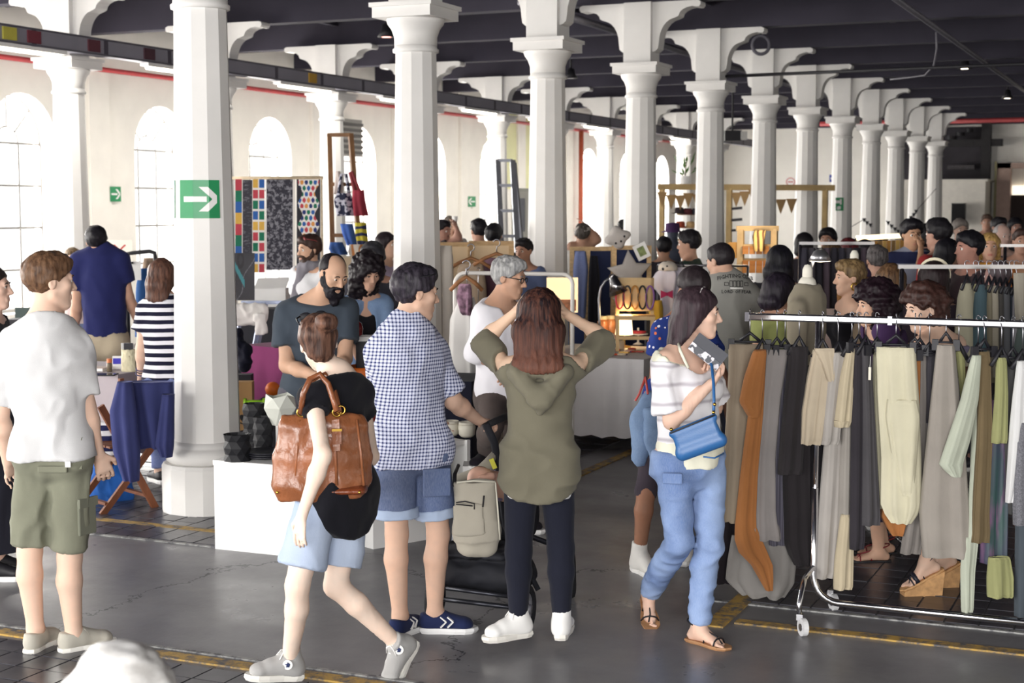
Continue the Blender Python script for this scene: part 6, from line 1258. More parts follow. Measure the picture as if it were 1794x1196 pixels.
# ---- man in the gingham shirt
pl = plaid('cfd3e6', '2c3566', .0165, .42)
p = person(7.05, 727, 462, yaw=38, h=1.745, sex='m', label='man in gingham shirt and rolled denim shorts holding the stroller handle', head=(66, 6, 0), skin_='cfa58c', hair=('short', '17151b', dict(t=.02, col2='3c3640', fringe=1.05, nape=.006)), detail=2, res=.017, build=.97,
  J=dict(h=(729, 512), n=(712, 572, -.02), sL=(664, 612, -.07), sR=(762, 617, .1), eL=(676, 722, .22), wL=(750, 748, .46), eR=(794, 702, .14), wR=(838, 736, .3), kR=(860, 739, .36), pL=(690, 776, -.03), pR=(750, 778, .05), qL=(695, 935, -.02), aL=(701, 1078, -.02), qR=(768, 935, .06), aR=(762, 1073, .06), tL=(735, 1092, .16), tR=(812, 1088, .06)),
  hands=dict(R=dict(curl=1.3), L=dict(hidden=True)),
  clothes=[shirt(pl, sleeve=.82, hem=-.10, g=.015, wid=.02, flare=.0, neck='collar', uv=pl, amp=.012), pants(DENIM_DK, leg=.80, g=.014, wid=.024, name='denim_shorts', cuff=(cloth('9fb0cc'), .045), amp=.012)],
  shoes=dict(style='sneaker', mat=cloth('232b52'), sole=M('e8e8e8', .6, .04, name='rubber'), lace=M('2b3257', .8, name='lace'), trim=WHITE))
sunglasses(p, .055, .085); pocket(p, p.o_denim_shorts, W(765, 845, 6.93), .13, .13, -F0 + R0 * .3, DENIM_DK, flap=False)
# ---- woman in the khaki tunic
def khaki_hair():
    n = N('hair'); z = n.sep(n.coord())[2]; nzv = n.noise(n.coord((70, 70, 4)), 1, 4, .6)
    base_ = n.mix(n.ramp(n.math('ADD', z, n.math('MULTIPLY', nzv, .12)), 1.56, 1.30), lin('1a1216'), lin('644338')); n.set(n.mix(n.ramp(nzv, .4, .75), base_, n.mix(.5, base_, lin('80503e'))), .58, spec=.15); n.bump(nzv, .6, .008); return n.m
KH = cloth('6e6a59', .05)
def coldshoulder(p, f):
    for c in 'LR': f.ell(lerp(p.j['s' + c], p.j['e' + c], .12) + UZ * .035 - p.fv * .02, (.062, .062, .075), None, .008, True)
p = person(6.83, 945, 500, yaw=2, h=1.64, sex='f', label='woman with long auburn hair, hands on her head, olive tunic and navy leggings', head=(4, 2, 0), skin_='dcb698', detail=2, res=.021,
  hair=('long', '4a2a24', dict(mat=khaki_hair(), t=.02, len=.33, w=.118, tip=.62, back=-.05, bulge=.05, sides=1, sidelen=.12, amp=.006, fq=(70, 70, 6))),
  J=dict(h=(945, 553), n=(948, 628, -.02), sL=(892, 648, -.02), sR=(1004, 646, -.02), eL=(846, 596, .2), wL=(902, 548, .13), kL=(918, 522, .1), eR=(1064, 594, .2), wR=(992, 550, .13), kR=(974, 522, .1), pL=(914, 811), pR=(974, 811), qL=(909, 965), qR=(982, 962), aL=(908, 1086), aR=(984, 1086), tL=(866, 1112, -.06), tR=(992, 1090, .16)),
  hands=dict(L=dict(curl=.35, n=R0), R=dict(curl=.35, n=-R0)),
  clothes=[pants(cloth('1d1f2c', .05), leg=1.93, g=.008, wid=.0, knee=.002, name='leggings', amp=.003), shirt(WHITE, sleeve=0, hem=-.15, g=.003, flare=.0, amp=.003, name='white_undershirt', neck='strap'),
           shirt(KH, sleeve=.93, hem=-.13, g=.013, flare=.008, wid=.024, neck='scoop', name='tunic', extra=coldshoulder, amp=.014, hemcurve=.03, fsc=(5, 5, 7))],
  shoes=dict(style='sneaker', mat=M('e9e8e6', .6, .03, name='canvas'), high=True, lace=WHITE, sole=M('e2dfd8', .6, .04, name='rubber')))
f = Field(); q = lambda x, y, d: W(x, y, 6.83 + d)    # hood hanging down the back
f.ec(q(902, 655, -.12), q(945, 700, -.17), (.03, .05), (.05, .035), R0, .03); f.ec(q(990, 655, -.12), q(948, 700, -.17), (.03, .05), (.05, .035), R0, .03); f.ec(q(946, 690, -.16), q(946, 722, -.155), (.045, .03), (.012, .02), R0, .03); f.ec(q(905, 650, -.11), q(990, 650, -.11), .035, .035, k=.03)
V, Q = f.mesh(.009); V = folds(V, Q, .008, (9, 9, 12), 3); p.emit('hood', V, Q, KH)
# ---- woman in jeans with the blue bag
ST = stripes('e6e4e8', 'b9b4bb', .085, .3, 2, .02, 'soft_striped_knit', soft=.12)
def offsh(p, f): f.ell(p.j['sR'] + UZ * .055 + R0 * .01, (.085, .085, .06), None, .012, True)
p = person(6.95, 1220, 498, yaw=118, h=1.64, sex='f', label='woman in blue jeans and loose white striped top, a leaflet in her hand', head=(97, 3, 0), skin_='e2b79f', detail=2, res=.021,
  hair=('long', '2b2026', dict(t=.014, col2='43343a', len=.16, w=.07, tip=.7, face=.03, front=.02, amp=.004, dir=-UZ - R0 * .35)),
  J=dict(h=(1224, 548), n=(1200, 612, .02), sR=(1164, 636, -.09), sL=(1232, 628, .13), eR=(1176, 738, -.13), wR=(1246, 672, -.16), kR=(1266, 650, -.15), eL=(1252, 715, .22), wL=(1252, 655, .04), kL=(1250, 636, -.02), pR=(1181, 810, -.04), pL=(1238, 808, .07), qR=(1190, 952, -.08), aR=(1136, 1040, .33), tR=(1141, 1095, .2), qL=(1243, 955, -.05), aL=(1224, 1102, -.02), tL=(1268, 1122, -.12)),
  hands=dict(R=dict(curl=1.0, n=-R0 + UZ * .3), L=dict(curl=1.0)),
  clothes=[pants(DENIM_MID, leg=1.92, g=.010, wid=.010, knee=.003, waist=.07, name='jeans', amp=.011, fsc=(7, 7, 12)), shirt(cloth('e6e4cf', .03), sleeve=0, hem=-.02, g=.012, flare=.004, name='tank_top', neck='scoop', wk=1.05),
           shirt(ST, sleeve=.86, hem=.10, g=.014, flare=.0, wid=.035, neck='scoop', name='striped_top', wk=1.12, extra=offsh, amp=.014)],
  shoes=dict(style='sandal', mat=BLACK, sole=wood('9c7350'), pitch=dict(R=30)))
PJ = p
child_tube(p, 'hairband', [p.HP(.088 * math.sin(t), .02 - .03 * abs(math.sin(t)) + 0, .035 + .092 * math.cos(t)) for t in np.linspace(-1.7, 1.7, 15)], .0045, M('d8d4d2', .3, name='hairband'))
MB().sphere(p.HP(.083, -.008, -.045) - p.g0, .0085, 10, 8).build('earring', M('b03a35', .3, name='red_bead'), p.root, True)
child_tube(p, 'camisole_strap', [W(1189, 602, 6.86), W(1192, 615, 6.80), W(1200, 632, 6.80), W(1206, 644, 6.80)], .007, cloth('e6e4cf'))
pocket(p, p.o_jeans, W(1178, 838, 6.78), .09, .05, -F0 - R0 * .2, DENIM_MID, 'pocket', False)
# ---- woman in the blue dress
def floral():
    n = N('floral_cloth'); v = n.coord(); vo = n.node('ShaderNodeTexVoronoi', {'Vector': v, 'Scale': 34}); d = n.math('LESS_THAN', vo.outputs['Distance'], .3); r = n.sep(vo.outputs['Color'])[0]
    c = n.mix(n.math('GREATER_THAN', r, .75), lin('e9e6ee'), lin('d2734a')); n.set(n.mix(n.math('MULTIPLY', d, n.math('GREATER_THAN', r, .3)), lin('2a3c80'), c), .85, spec=.15); return n.m
p = person(8.3, 1214, 470, yaw=20, h=1.67, sex='f', label='woman in blue floral dress over dark leggings, standing behind the woman in jeans', head=(-24, 8, 0), skin_='9c6a50', detail=1, hair=('bun', '241d20', dict(t=.02, pos=(0, -.08, .02))),
  J=dict(n=(1200, 555), sL=(1158, 580, -.05), sR=(1236, 582, .08), eL=(1146, 682, -.02), wL=(1176, 745, .15), pL=(1160, 716, -.02), pR=(1204, 716, .05), qL=(1132, 862, -.03), aL=(1121, 966, .0), tL=(1142, 978, -.1), qR=(1195, 862, .15), aR=(1200, 966, .2)),
  clothes=[pants(cloth('3f3740'), leg=1.02, g=.006, name='leggings'), shirt(floral(), sleeve=.4, hem=-.16, g=.014, flare=.03, wid=.018, name='dress')], shoes=dict(mat=M('d9d7d3', .7, .04, name='canvas'), high=True, lace=WHITE))
JK = thing('denim_jacket', 'faded denim jacket hanging from the shoulder strap of the woman in blue dress', 'jacket', W(1140, 690, 8.1))
def cloth_blob(name, parent, org, pts, rs, mat, side=R0, amp=.012, res=.023, fs=(14, 14, 9), k=.02, seed=2):
    f = Field(); f.chain(pts, rs, side, k); V, Q = f.mesh(res); V = folds(V, Q, amp, fs, seed); return raw(name, V - np.array(org), Q, mat, parent)
jo = W(1140, 690, 8.1)
cloth_blob('body', JK, jo, [W(1138, 692, 8.1), W(1128, 735, 8.08), W(1126, 775, 8.08), W(1118, 808, 8.08)], [(.04, .03), (.075, .05), (.06, .05), (.045, .03)], DENIM_JK)
cloth_blob('sleeve', JK, jo, [W(1142, 720, 8.05), W(1146, 770, 8.0), W(1154, 820, 8.0), W(1158, 850, 8.0)], [(.05, .035), (.055, .03), (.035, .025), (.015, .015)], DENIM_JK)
child = MB().tube([W(1131, 660, 8.12) - jo, W(1120, 690, 8.1) - jo, W(1113, 702, 8.1) - jo], .006, 6).tube([W(1131, 660, 8.12) - jo, W(1135, 690, 8.05) - jo], .006, 6).build('strap', M('c0504a', .6, name='red_strap'), JK, True)
o = cloth_blob('red_pouch', None, (0, 0, 0), [W(1154, 736, 8.12), W(1154, 762, 8.12)], [(.03, .03), (.03, .03)], cloth('b04448')); tag(o, 'small red cloth pouch at the hip of the woman in blue dress', 'pouch')
# ---- stall people behind the plinths
GREYSLATE = cloth('3f4753', .05)
p = person(9.6, 580, 440, yaw=150, h=1.78, sex='m', label='balding man with black beard and slate grey T-shirt leaning over his stall', head=(140, 24, 0), skin_='c89b7c', hair=('balding', '1c181c', {}), beard='17141a', detail=2, res=.023, build=1.06,
  J=dict(h=(584, 480, -.08), n=(556, 528, .02), sR=(500, 552, .02), sL=(610, 545, .08), eR=(502, 640, -.05), wR=(572, 664, -.3), eL=(604, 628, -.02), wL=(590, 668, -.28), pR=(515, 694, .1), pL=(575, 694, .12)),
  hands=dict(R=dict(hidden=True), L=dict(hidden=True)), clothes=[shirt(GREYSLATE, sleeve=.62, hem=-.02, g=.02, wid=.022), pants(cloth('54525c'), leg=1.9)], shoes=dict(mat=DARKM))
p = person(10.9, 640, 437, yaw=165, h=1.70, sex='f', label='woman with long black curls and open denim jacket bending over the table', head=(150, 18, 0), skin_='c99a80', hair=('curly', '1a1418', dict(vol=.05, len=.12, fw=.07)), detail=2, res=.023,
  J=dict(h=(645, 478, -.1), n=(640, 520, 0), sR=(612, 535, 0), sL=(672, 535, .03), eR=(606, 585, -.12), wR=(618, 608, -.3), kR=(628, 622, -.33), eL=(690, 590, -.1), wL=(682, 620, -.3), pR=(628, 650, .15), pL=(664, 650, .15)),
  hands=dict(R=dict(curl=.2)), clothes=[shirt(cloth('17161c'), sleeve=0, hem=-.05, g=.012, neck='scoop', name='black_top'), shirt(DENIM_JK, sleeve=1.85, hem=.03, g=.02, name='denim_jacket', front_open=True), pants(cloth('26262e'))])
p = person(9.3, 890, 443, yaw=120, h=1.75, sex='m', label='grey haired man with dark glasses and white shirt, sleeves rolled', head=(112, 10, 0), skin_='c29276', hair=('short', '77777a', dict(t=.018, col2='b9b8b6', fringe=1.05)), detail=2, res=.023,
  J=dict(h=(893, 486), n=(876, 532, .02), sR=(848, 556, -.04), sL=(908, 552, .12), eR=(832, 618, -.06), wR=(880, 640, -.12), kR=(898, 640, -.14), eL=(935, 625, .1), wL=(905, 650, -.05), pR=(862, 695, 0), pL=(905, 695, .05), qR=(862, 745, -.28), aR=(853, 792, .02), tR=(835, 812, -.1), qL=(905, 830, .05), aL=(905, 930, .1)),
  clothes=[shirt(M('eceaf0', .85, .02, 4, .15, 300, name='white_cotton'), sleeve=1.12, hem=-.02, g=.02, wid=.014, neck='v'), pants(cloth('5a4f4c'), leg=1.9)], shoes=dict(mat=cloth('26222a')))
m = MB()
for c in (-1, 1):
    m.tube([p.HP(c * .033 + .021 * math.cos(t), .097 - .3 * abs(c * .033 + .021 * math.cos(t) - 0) * .1, .0 + .016 * math.sin(t)) - p.g0 for t in np.linspace(0, 2 * math.pi, 16, endpoint=False)], .0028, 5, True)
    m.tube([p.HP(c * .055, .092, .006) - p.g0, p.HP(c * .074, .06, .008) - p.g0, p.HP(c * .08, -.01, .006) - p.g0], .0028, 5)
m.tube([p.HP(-.012, .098, .004) - p.g0, p.HP(.012, .098, .004) - p.g0], .0028, 5); m.build('glasses', BLACK, p.root, True)
child_tube(p, 'belt', [p.hipc + UZ * .085 + (p.side * .165 * math.cos(t) + p.fr * .125 * math.sin(t)) for t in np.linspace(0, 2 * math.pi, 24, endpoint=False)], .016, M('4a2f2c', .5, name='leather'), 6, True)
st = thing('step_stool', 'low white stool under the raised foot of the grey haired man', 'stool', W(852, 800, 9.3) * np.array((1, 1, 0)), YAW)
q = W(852, 808, 9.25)[2] - .015; MB().bbox((-.14, -.14, q - .04), (.14, .14, q)).build('top', WHITE, st)
for sx in (-.11, .11):
    for sy in (-.11, .11): MB().bbox((sx - .02, sy - .02, 0), (sx + .02, sy + .02, q - .04)).build('leg', WHITE, st)
# ---- left stall people
p = person(13.5, 168, 398, yaw=-8, h=1.83, sex='m', label='tall dark haired man in navy polo shirt and beige trousers, seen from behind', head=(-14, 4, 0), skin_='c9987c', hair=('short', '1b191e', dict(t=.018)), detail=1, build=1.05,
  J=dict(n=(178, 440), sL=(137, 458, 0), sR=(212, 456, 0), eL=(134, 540, .0), wL=(130, 585, .15), eR=(225, 520, .05), wR=(243, 568, .15), pL=(165, 600), pR=(205, 600), qL=(170, 690), qR=(215, 690)), clothes=[shirt(cloth('23275a', .05), sleeve=.6, hem=.05, g=.022, wid=.02, neck='polo'), pants(cloth('b3a58c', .05), g=.02)], shoes=dict(mat=DARKM))
p = person(10.7, 284, 455, yaw=22, h=1.66, sex='f', label='woman with long brown hair in navy and white striped T-shirt and jeans', head=(14, 4, 0), skin_='dcb49a', hair=('long', '3a2722', dict(len=.2, w=.09, t=.016, col2='6b4a3c', back=-.05)), detail=1,
  J=dict(n=(285, 520), sL=(252, 545, 0), sR=(322, 545, .06), eL=(247, 612, .02), wL=(246, 655, .1), kL=(246, 675, .12), pL=(275, 680), pR=(312, 680), aL=(280, 826), qL=(276, 755), tL=(268, 836, .1)), clothes=[shirt(stripes('dcdbe2', '1d1d30', .057, .5, 2, .004), sleeve=.5, hem=0, g=.016, wid=.03), pants(denim('3f4f86', '5a6ba0'))], shoes=dict(mat=BLACK, lace=WHITE))
for dy in (0, .035, -.03): cord_band(p, lerp(p.j['eL'], p.j['wL'], .88 + dy * 3), p.j['wL'] - p.j['eL'], .032, M('3b3a6a' if dy else '2a2430', .6, name='cord'))
person(15.2, 127, 434, yaw=175, sex='f', label='woman with brown hair and pale pink top, half hidden behind the navy polo man', head=(170, 0, 0), skin_='dcb49a', hair=('long', '4a3828', dict(len=.12, col2='8a7254')), clothes=[shirt(cloth('d9c3c0'), sleeve=.5), pants(denim('3f4f76', '6a7ba0'))])
p = person(13.3, 541, 413, yaw=-140, sex='m', label='young bearded man with grey scarf and white T-shirt by the patterned textiles', head=(-128, 4, 0), skin_='c99a7c', hair=('short', '33221d', dict(t=.018)), beard='3a2820', clothes=[shirt(cloth('d9d9dc'), sleeve=.6, hem=-.1), pants(cloth('3b3b45'))], shoes=dict(mat=DARKM))
f = Field(); n_ = p.j['n']
for a in range(10):
    t0, t1 = a * .628, (a + 1) * .628; f.ec(n_ + UZ * (.03 + .012 * math.sin(a)) + (R0 * math.cos(t0) + F0 * math.sin(t0)) * .085, n_ + UZ * (.03 + .012 * math.sin(a + 1)) + (R0 * math.cos(t1) + F0 * math.sin(t1)) * .085, .04, .04, k=.02)
f.ec(n_ + p.fv * .1, n_ + p.fv * .14 - UZ * .4 - R0 * .05, (.05, .03), (.06, .025), R0, .02); V, Q = f.mesh(.014); V = folds(V, Q, .012, (16, 16, 10)); p.emit('scarf', V, Q, cloth('7f7c84')); sunglasses(p, .05, .09, M('7a2a2c', .4, name='red_frame'))
# ---- FIGHTING CLUB man
p = person(10.6, 1262, 418, yaw=-6, h=1.785, sex='m', label='man with cropped hair in grey polo shirt printed with black lettering', head=(-38, 14, 0), skin_='c79a80', hair=('short', '1f1b1e', dict(t=.008, fringe=.8, amp=.002)), detail=2, res=.023, build=1.1,
  J=dict(h=(1262, 458), n=(1278, 492), sL=(1240, 520), sR=(1318, 522), eL=(1236, 590, .15), wL=(1240, 600, .4), eR=(1330, 590, .15), wR=(1310, 610, .4)), clothes=[shirt(cloth('8b8a84', .04), sleeve=.7, hem=-.16, g=.022, wid=.02, neck='polo', amp=.010), pants(cloth('2a2c3a'))], shoes=dict(mat=DARKM))
PF = p
def print_on(p, shirt_obj, name, text, size, ctr, mat, bend=0.0, yo=0.0):
    cu = bpy.data.curves.new(name, 'FONT'); cu.body = text; cu.size = size; cu.align_x = 'CENTER'; cu.align_y = 'CENTER'; cu.resolution_u = 1; cu.offset = size * .015
    t = bpy.data.objects.new(name, cu); COL.objects.link(t); dg = bpy.context.evaluated_depsgraph_get(); me = bpy.data.meshes.new_from_object(t.evaluated_get(dg)); bpy.data.objects.remove(t)
    V = np.array([v.co[:] for v in me.vertices]); Fs = [tuple(q.vertices) for q in me.polygons]
    return project(p, shirt_obj, name, V[:, :2], Fs, ctr, mat, bend)
def project(p, shirt_obj, name, UV, Fs, ctr, mat, bend=0.0, lift=.004):
    u = p.sside; ns = -p.sfr; up = nz(UZ - ns * (UZ @ ns)); x = UV[:, 0]; y = UV[:, 1] - bend * x * x
    out = []; from mathutils.bvhtree import BVHTree
    me = shirt_obj.data; bv = BVHTree.FromPolygons([v.co[:] for v in me.vertices], [q.vertices[:] for q in me.polygons])
    for a, b in zip(x, y):
        o = np.array(ctr) - p.g0 + u * a + up * b + ns * .3; h = bv.ray_cast(Vector(o), Vector(-ns)); out.append(np.array(h[0]) + ns * lift if h[0] is not None else o - ns * .3)
    return raw(name, out, Fs, mat, shirt_obj, False)
INK = M('1c1b1e', .8, 0, name='black_print'); c_ = W(1286, 496, 10.6)
for k, (tx, sz, yy, bd) in enumerate((('FIGHTING CLUB', .036, .055, 1.3), ('LORD OF FEAR', .031, -.052, .25))): print_on(p, p.o_shirt, 'lettering', tx, sz, c_ + UZ * yy, INK, bd)
fist = MB()   # bare-knuckle emblem between the two lines: outlined fist blocks on a banner
for x0, x1, y0, y1 in [(-.085, -.055, -.012, .012), (.055, .085, -.012, .012)] + [(-.05 + i * .025, -.028 + i * .025, -.02, .024) for i in range(4)]:
    for a, b, c2, d in ((x0, x1, y1 - .004, y1), (x0, x1, y0, y0 + .004), (x0, x0 + .004, y0, y1), (x1 - .004, x1, y0, y1)):
        fist.add([(a + (b - a) * i / 3, (c2, d)[k2], 0) for k2 in (0, 1) for i in range(4)], [(i, i + 1, i + 5, i + 4) for i in range(3)])
project(p, p.o_shirt, 'emblem', np.array(fist.v)[:, :2], fist.f, c_, INK)
pm_ = MB(); pm_.add([(-.045 + .09 * i / 4, (-.032, -.022)[k2], 0) for k2 in (0, 1) for i in range(5)], [(i, i + 1, i + 6, i + 5) for i in range(4)]); project(p, p.o_shirt, 'emblem_bar', np.array(pm_.v)[:, :2], pm_.f, c_, M('d8d8d4', .8, name='pale_print'))
# ---- people behind the long rail
p = person(8.55, 1535, 488, yaw=-92, h=1.62, sex='f', label='smiling woman with thick dark curls and purple top behind the long rail', head=(-100, 4, 0), skin_='d8a88c', hair=('curly', '1d1118', dict(vol=.055, len=.07, fw=.13)), detail=2, J=dict(h=(1532, 535), n=(1558, 590), aL=(1540, 968, 0), aR=(1550, 960, .2)),
  clothes=[shirt(cloth('49305a', .06), sleeve=1.8, hem=-.16, g=.02, name='purple_top'), pants(cloth('3b3450'), leg=1.5, wid=.02)], shoes=dict(style='sandal', mat=M('7a2228', .4, name='red_strap'), sole=BLACK))
p = person(7.85, 1630, 489, yaw=-112, h=1.64, sex='f', label='woman with brown curls and bare shoulders in lavender top behind the long rail', head=(-104, 10, 0), skin_='e0b8a0', hair=('curly', '33201c', dict(vol=.04, len=.0, fw=.13, earcut=-1)), detail=2,
  J=dict(h=(1618, 540), n=(1640, 592), sL=(1612, 608, -.1), sR=(1676, 604, .1), aL=(1622, 985, -.05), aR=(1652, 975, .12), tL=(1585, 1016, -.06), tR=(1610, 1005, .1)), clothes=[shirt(cloth('7c7490', .05), sleeve=0, hem=-.12, g=.018, neck='wide', name='lavender_top', flare=.03), shirt(cloth('7c7490', .05), sleeve=1.2, hem=.1, g=.016, neck='wide', name='shawl_sleeve'), pants(cloth('46424f'), leg=1.6, wid=.02)],
  shoes=dict(style='sandal', mat=M('20222e', .45, name='leather'), sole=wood('c79a6a', (30, 30, 30)), pitch=dict(L=27, R=27)))
for c in 'LR':    # cork wedges under the sandals
    o0, d, u_, sd, L_f = foot_frame(p, c, dict(pitch=dict(L=27, R=27))); hd = nz(d * (1, 1, 0)); top = [o0 + d * a_ * L_f + u_ * .004 for a_ in (-.25, 0, .25, .5, .7)]; pr2 = [((q - o0) @ hd, q[2]) for q in top]; bs = V3(o0[0], o0[1], 0)
    m = MB(); m.prism([(pr2[0][0] + .012, 0), (pr2[-1][0], 0)] + pr2[::-1], bs - p.g0, hd, UZ, np.cross(hd, UZ), .07); m.build('wedge', wood('c79a6a', (30, 30, 30)), p.root)
    MB().tube([o0 + d * .36 * L_f + sd * .036 * t + u_ * (.016 + .042 * math.sqrt(max(0, 1 - t * t))) - p.g0 for t in np.linspace(-1, 1, 9)], .013, 6).build('toe_strap', M('20222e', .45, name='leather'), p.root, True)
p = person(9.6, 1366, 484, yaw=-20, h=1.6, sex='f', label='woman with glossy dark bob and lime green top behind the end of the long rail', head=(60, 16, 0), skin_='c9977c', hair=('bob', '17121a', dict(len=.02, w=.1, t=.026, col2='2b2430')), detail=1, clothes=[shirt(cloth('939a5c', .08), sleeve=.5, hem=-.1, neck='scoop'), pants(cloth('3a3a40'))])
p = person(11.2, 1367, 432, yaw=20, sex='f', label='woman with long straight black hair and dark jacket behind the glossy bob', head=(20, 4, 0), skin_='c9977c', hair=('long', '0f0e13', dict(len=.3, w=.11, t=.02, col2='22202a')), clothes=[shirt(cloth('26252b'), sleeve=1.9, hem=-.1), pants(cloth('26252b'))])
p = person(10.2, 1488, 457, yaw=-100, h=1.64, sex='f', label='woman with short fair hair, big round gold earring and black strap top', head=(-96, 2, 0), skin_='dcae92', hair=('short', '5a4634', dict(t=.02, col2='9a8058', fringe=1.15)), detail=2, clothes=[shirt(cloth('1c1b22'), sleeve=0, hem=-.1, neck='scoop'), pants(cloth('3a3844'))])
child_tube(p, 'earring', [p.HP(-.085, -.01 + .02 * math.cos(t), -.062 + .024 * math.sin(t)) for t in np.linspace(0, 2 * math.pi, 14, endpoint=False)], .006, BRASS, 6, True)
S = lambda c, **k: shirt(cloth(c, .06), **{**dict(sleeve=.6, hem=-.1), **k}); PT = lambda c='33323a': pants(cloth(c))
far = [  # D, top of head, yaw, sex, skin, hair style, colour, clothes, label
 (13, 1457, 424, 10, 'f', 'd0a488', ('bob', '3a2a20', dict(len=.0, w=.08, col2='6b5238')), 'c3aaa0', 'woman with short brown hair in beige T-shirt, back turned, near the desk lamp'),
 (14, 1487, 417, 15, 'f', 'c0907a', ('bob', '3a1418', dict(len=.04, col2='6a2428')), '2a262c', 'person with dark red bob in black near the desk lamp'),
 (17, 1450, 402, 200, 'm', 'b08068', ('short', '1a181c', dict(t=.03)), '2b2a32', 'person with thick black hair far behind the desk lamp'),
 (15.5, 1410, 408, 30, 'f', 'c09078', ('bob', '151318', dict(len=.05)), '2a2730', 'person with black hair under the pale rail at the middle right'),
 (11.7, 1537, 430, 5, 'm', 'b88a74', ('short', '3a3536', dict(t=.009, col2='6b6564')), '2a2830', 'man with cropped greying hair in dark clothes behind the second mannequin'),
 (9.45, 1560, 462, 8, 'f', 'c9a088', ('long', '3d2a20', dict(len=.22, w=.09, col2='7a5c40')), 'b39d82', 'woman with long light brown hair in beige jacket, back turned'),
 (13.8, 1598, 386, 175, 'm', 'b98a68', ('short', '17151a', dict(t=.022, fringe=1.2)), None, 'young man with striped polo shirt resting his chin on his hand'),
 (13.2, 1643, 384, -40, 'm', 'c0907a', ('short', '1a181c', dict(t=.018)), '9c2a2c', 'dark haired man in red shirt with beard, turned to the left'),
 (9.3, 1637, 458, 10, 'f', 'b88a74', ('bob', '241a1c', dict(len=.03, w=.085)), '3a3038', 'woman with dark hair and cream headband, back turned, at the second rail'),
 (12.6, 1662, 418, 60, 'f', 'b88a74', ('long', '16141a', dict(len=.12)), '1d1c22', 'woman with black hair and black top looking down in the crowd'),
 (11.7, 1698, 407, -100, 'm', 'b07a68', ('short', '141318', dict(t=.02)), '3a2c30', 'man with dark hair in brown top, profile to the left, in the crowd'),
 (13, 1734, 408, 200, 'f', 'c9987c', ('bob', '8a6a3c', dict(len=.03, col2='c9a468')), 'a8622a', 'woman with blond hair and orange collar in the crowd'),
 (16, 1757, 393, 170, 'm', 'c9a496', ('balding', 'a9a4a4', {}), '57525c', 'man with white thinning hair in the crowd at the right edge'),
 (18.5, 1683, 385, 175, 'm', 'b08a78', ('short', '6b6460', dict(t=.02, col2='8a827c')), '5a5258', 'man with grey cropped hair below the loudspeaker'),
 (24, 1729, 376, 190, 'm', 'b88870', ('short', '4a3830', {}), '2f4f9c', 'far man in bright blue shirt right of the loudspeaker'),
 (19, 1751, 381, 160, 'm', 'a87a68', ('short', '17151a', {}), '2b2a30', 'man with black hair right of the far man in blue'),
 (20, 1780, 381, 185, 'f', 'a87a68', ('long', '17151a', {}), '2b2a30', 'woman with long black hair before the dark doorway'),
 (15, 1790, 402, 195, 'm', 'b88870', ('short', '3a2a26', {}), 'b98a6c', 'man in apricot top cut by the right picture edge'),
 (10.2, 1747, 456, -20, 'm', 'a87c74', ('balding', '4a4044', {}), '3a3440', 'bald man bending behind the second rail'),
 (20, 789, 379, 150, 'm', 'c9a088', ('short', '4a4038', dict(t=.008)), 'd9d6d2', 'far man drinking from a white cup left of the grey ladder'),
 (17, 838, 384, -30, 'm', 'b88870', ('short', '17151a', {}), '4a5266', 'dark haired man in blue grey above the wooden screens'),
 (15.5, 865, 392, 0, 'm', 'a87a68', ('short', '111014', {}), '1b1b22', 'black haired person seen from behind above the wooden screens'),
 (14.7, 917, 418, -150, 'm', 'b08068', ('short', '1c1a1e', {}), '5a6a94', 'man in blue shirt half hidden by the third front column'),
 (21, 1097, 384, 60, 'm', 'b98a70', ('short', '1a181c', {}), 'd0ccc8', 'far person with black hair above the cloud cushion'),
 (16, 1163, 415, 5, 'm', 'b98a70', ('short', '151318', {}), '3a3640', 'black haired person just right of the fourth front column'),
 (14.6, 1206, 405, -70, 'm', 'b98a70', ('short', '1d1a1d', dict(t=.02)), '24382e', 'man with dark green T-shirt, profile to the left, behind the white baby clothes'),
 (14.6, 678, 407, 110, 'f', 'c9a088', ('long', '241c20', {}), 'a89cb8', 'woman in lilac checked shirt mostly hidden by the second front column'),
 (12.2, 652, 427, 180, 'm', 'b08068', ('short', '2b2a2e', dict(t=.03)), '3b3a42', 'person in dark cap behind the woman with black curls'),
 (18.3, 775, 386, 120, 'm', 'a87a68', ('short', '17151a', {}), '3a3034', 'dark haired person at the left of the far drinking man'),
 (16, 1512, 420, -60, 'f', 'b08878', ('bob', '17141a', {}), '2c2a32', 'person with black hair between the mannequin and the dark red bob'),
 (19, 1545, 413, 160, 'm', 'a87a68', ('short', '1d1a1e', {}), '3a3842', 'far dark haired man left of the striped polo man'),
 (17, 1623, 392, 10, 'f', 'a87a68', ('bob', '141216', dict(len=.05)), '2a2830', 'person with black hair just behind the striped polo man'),
]
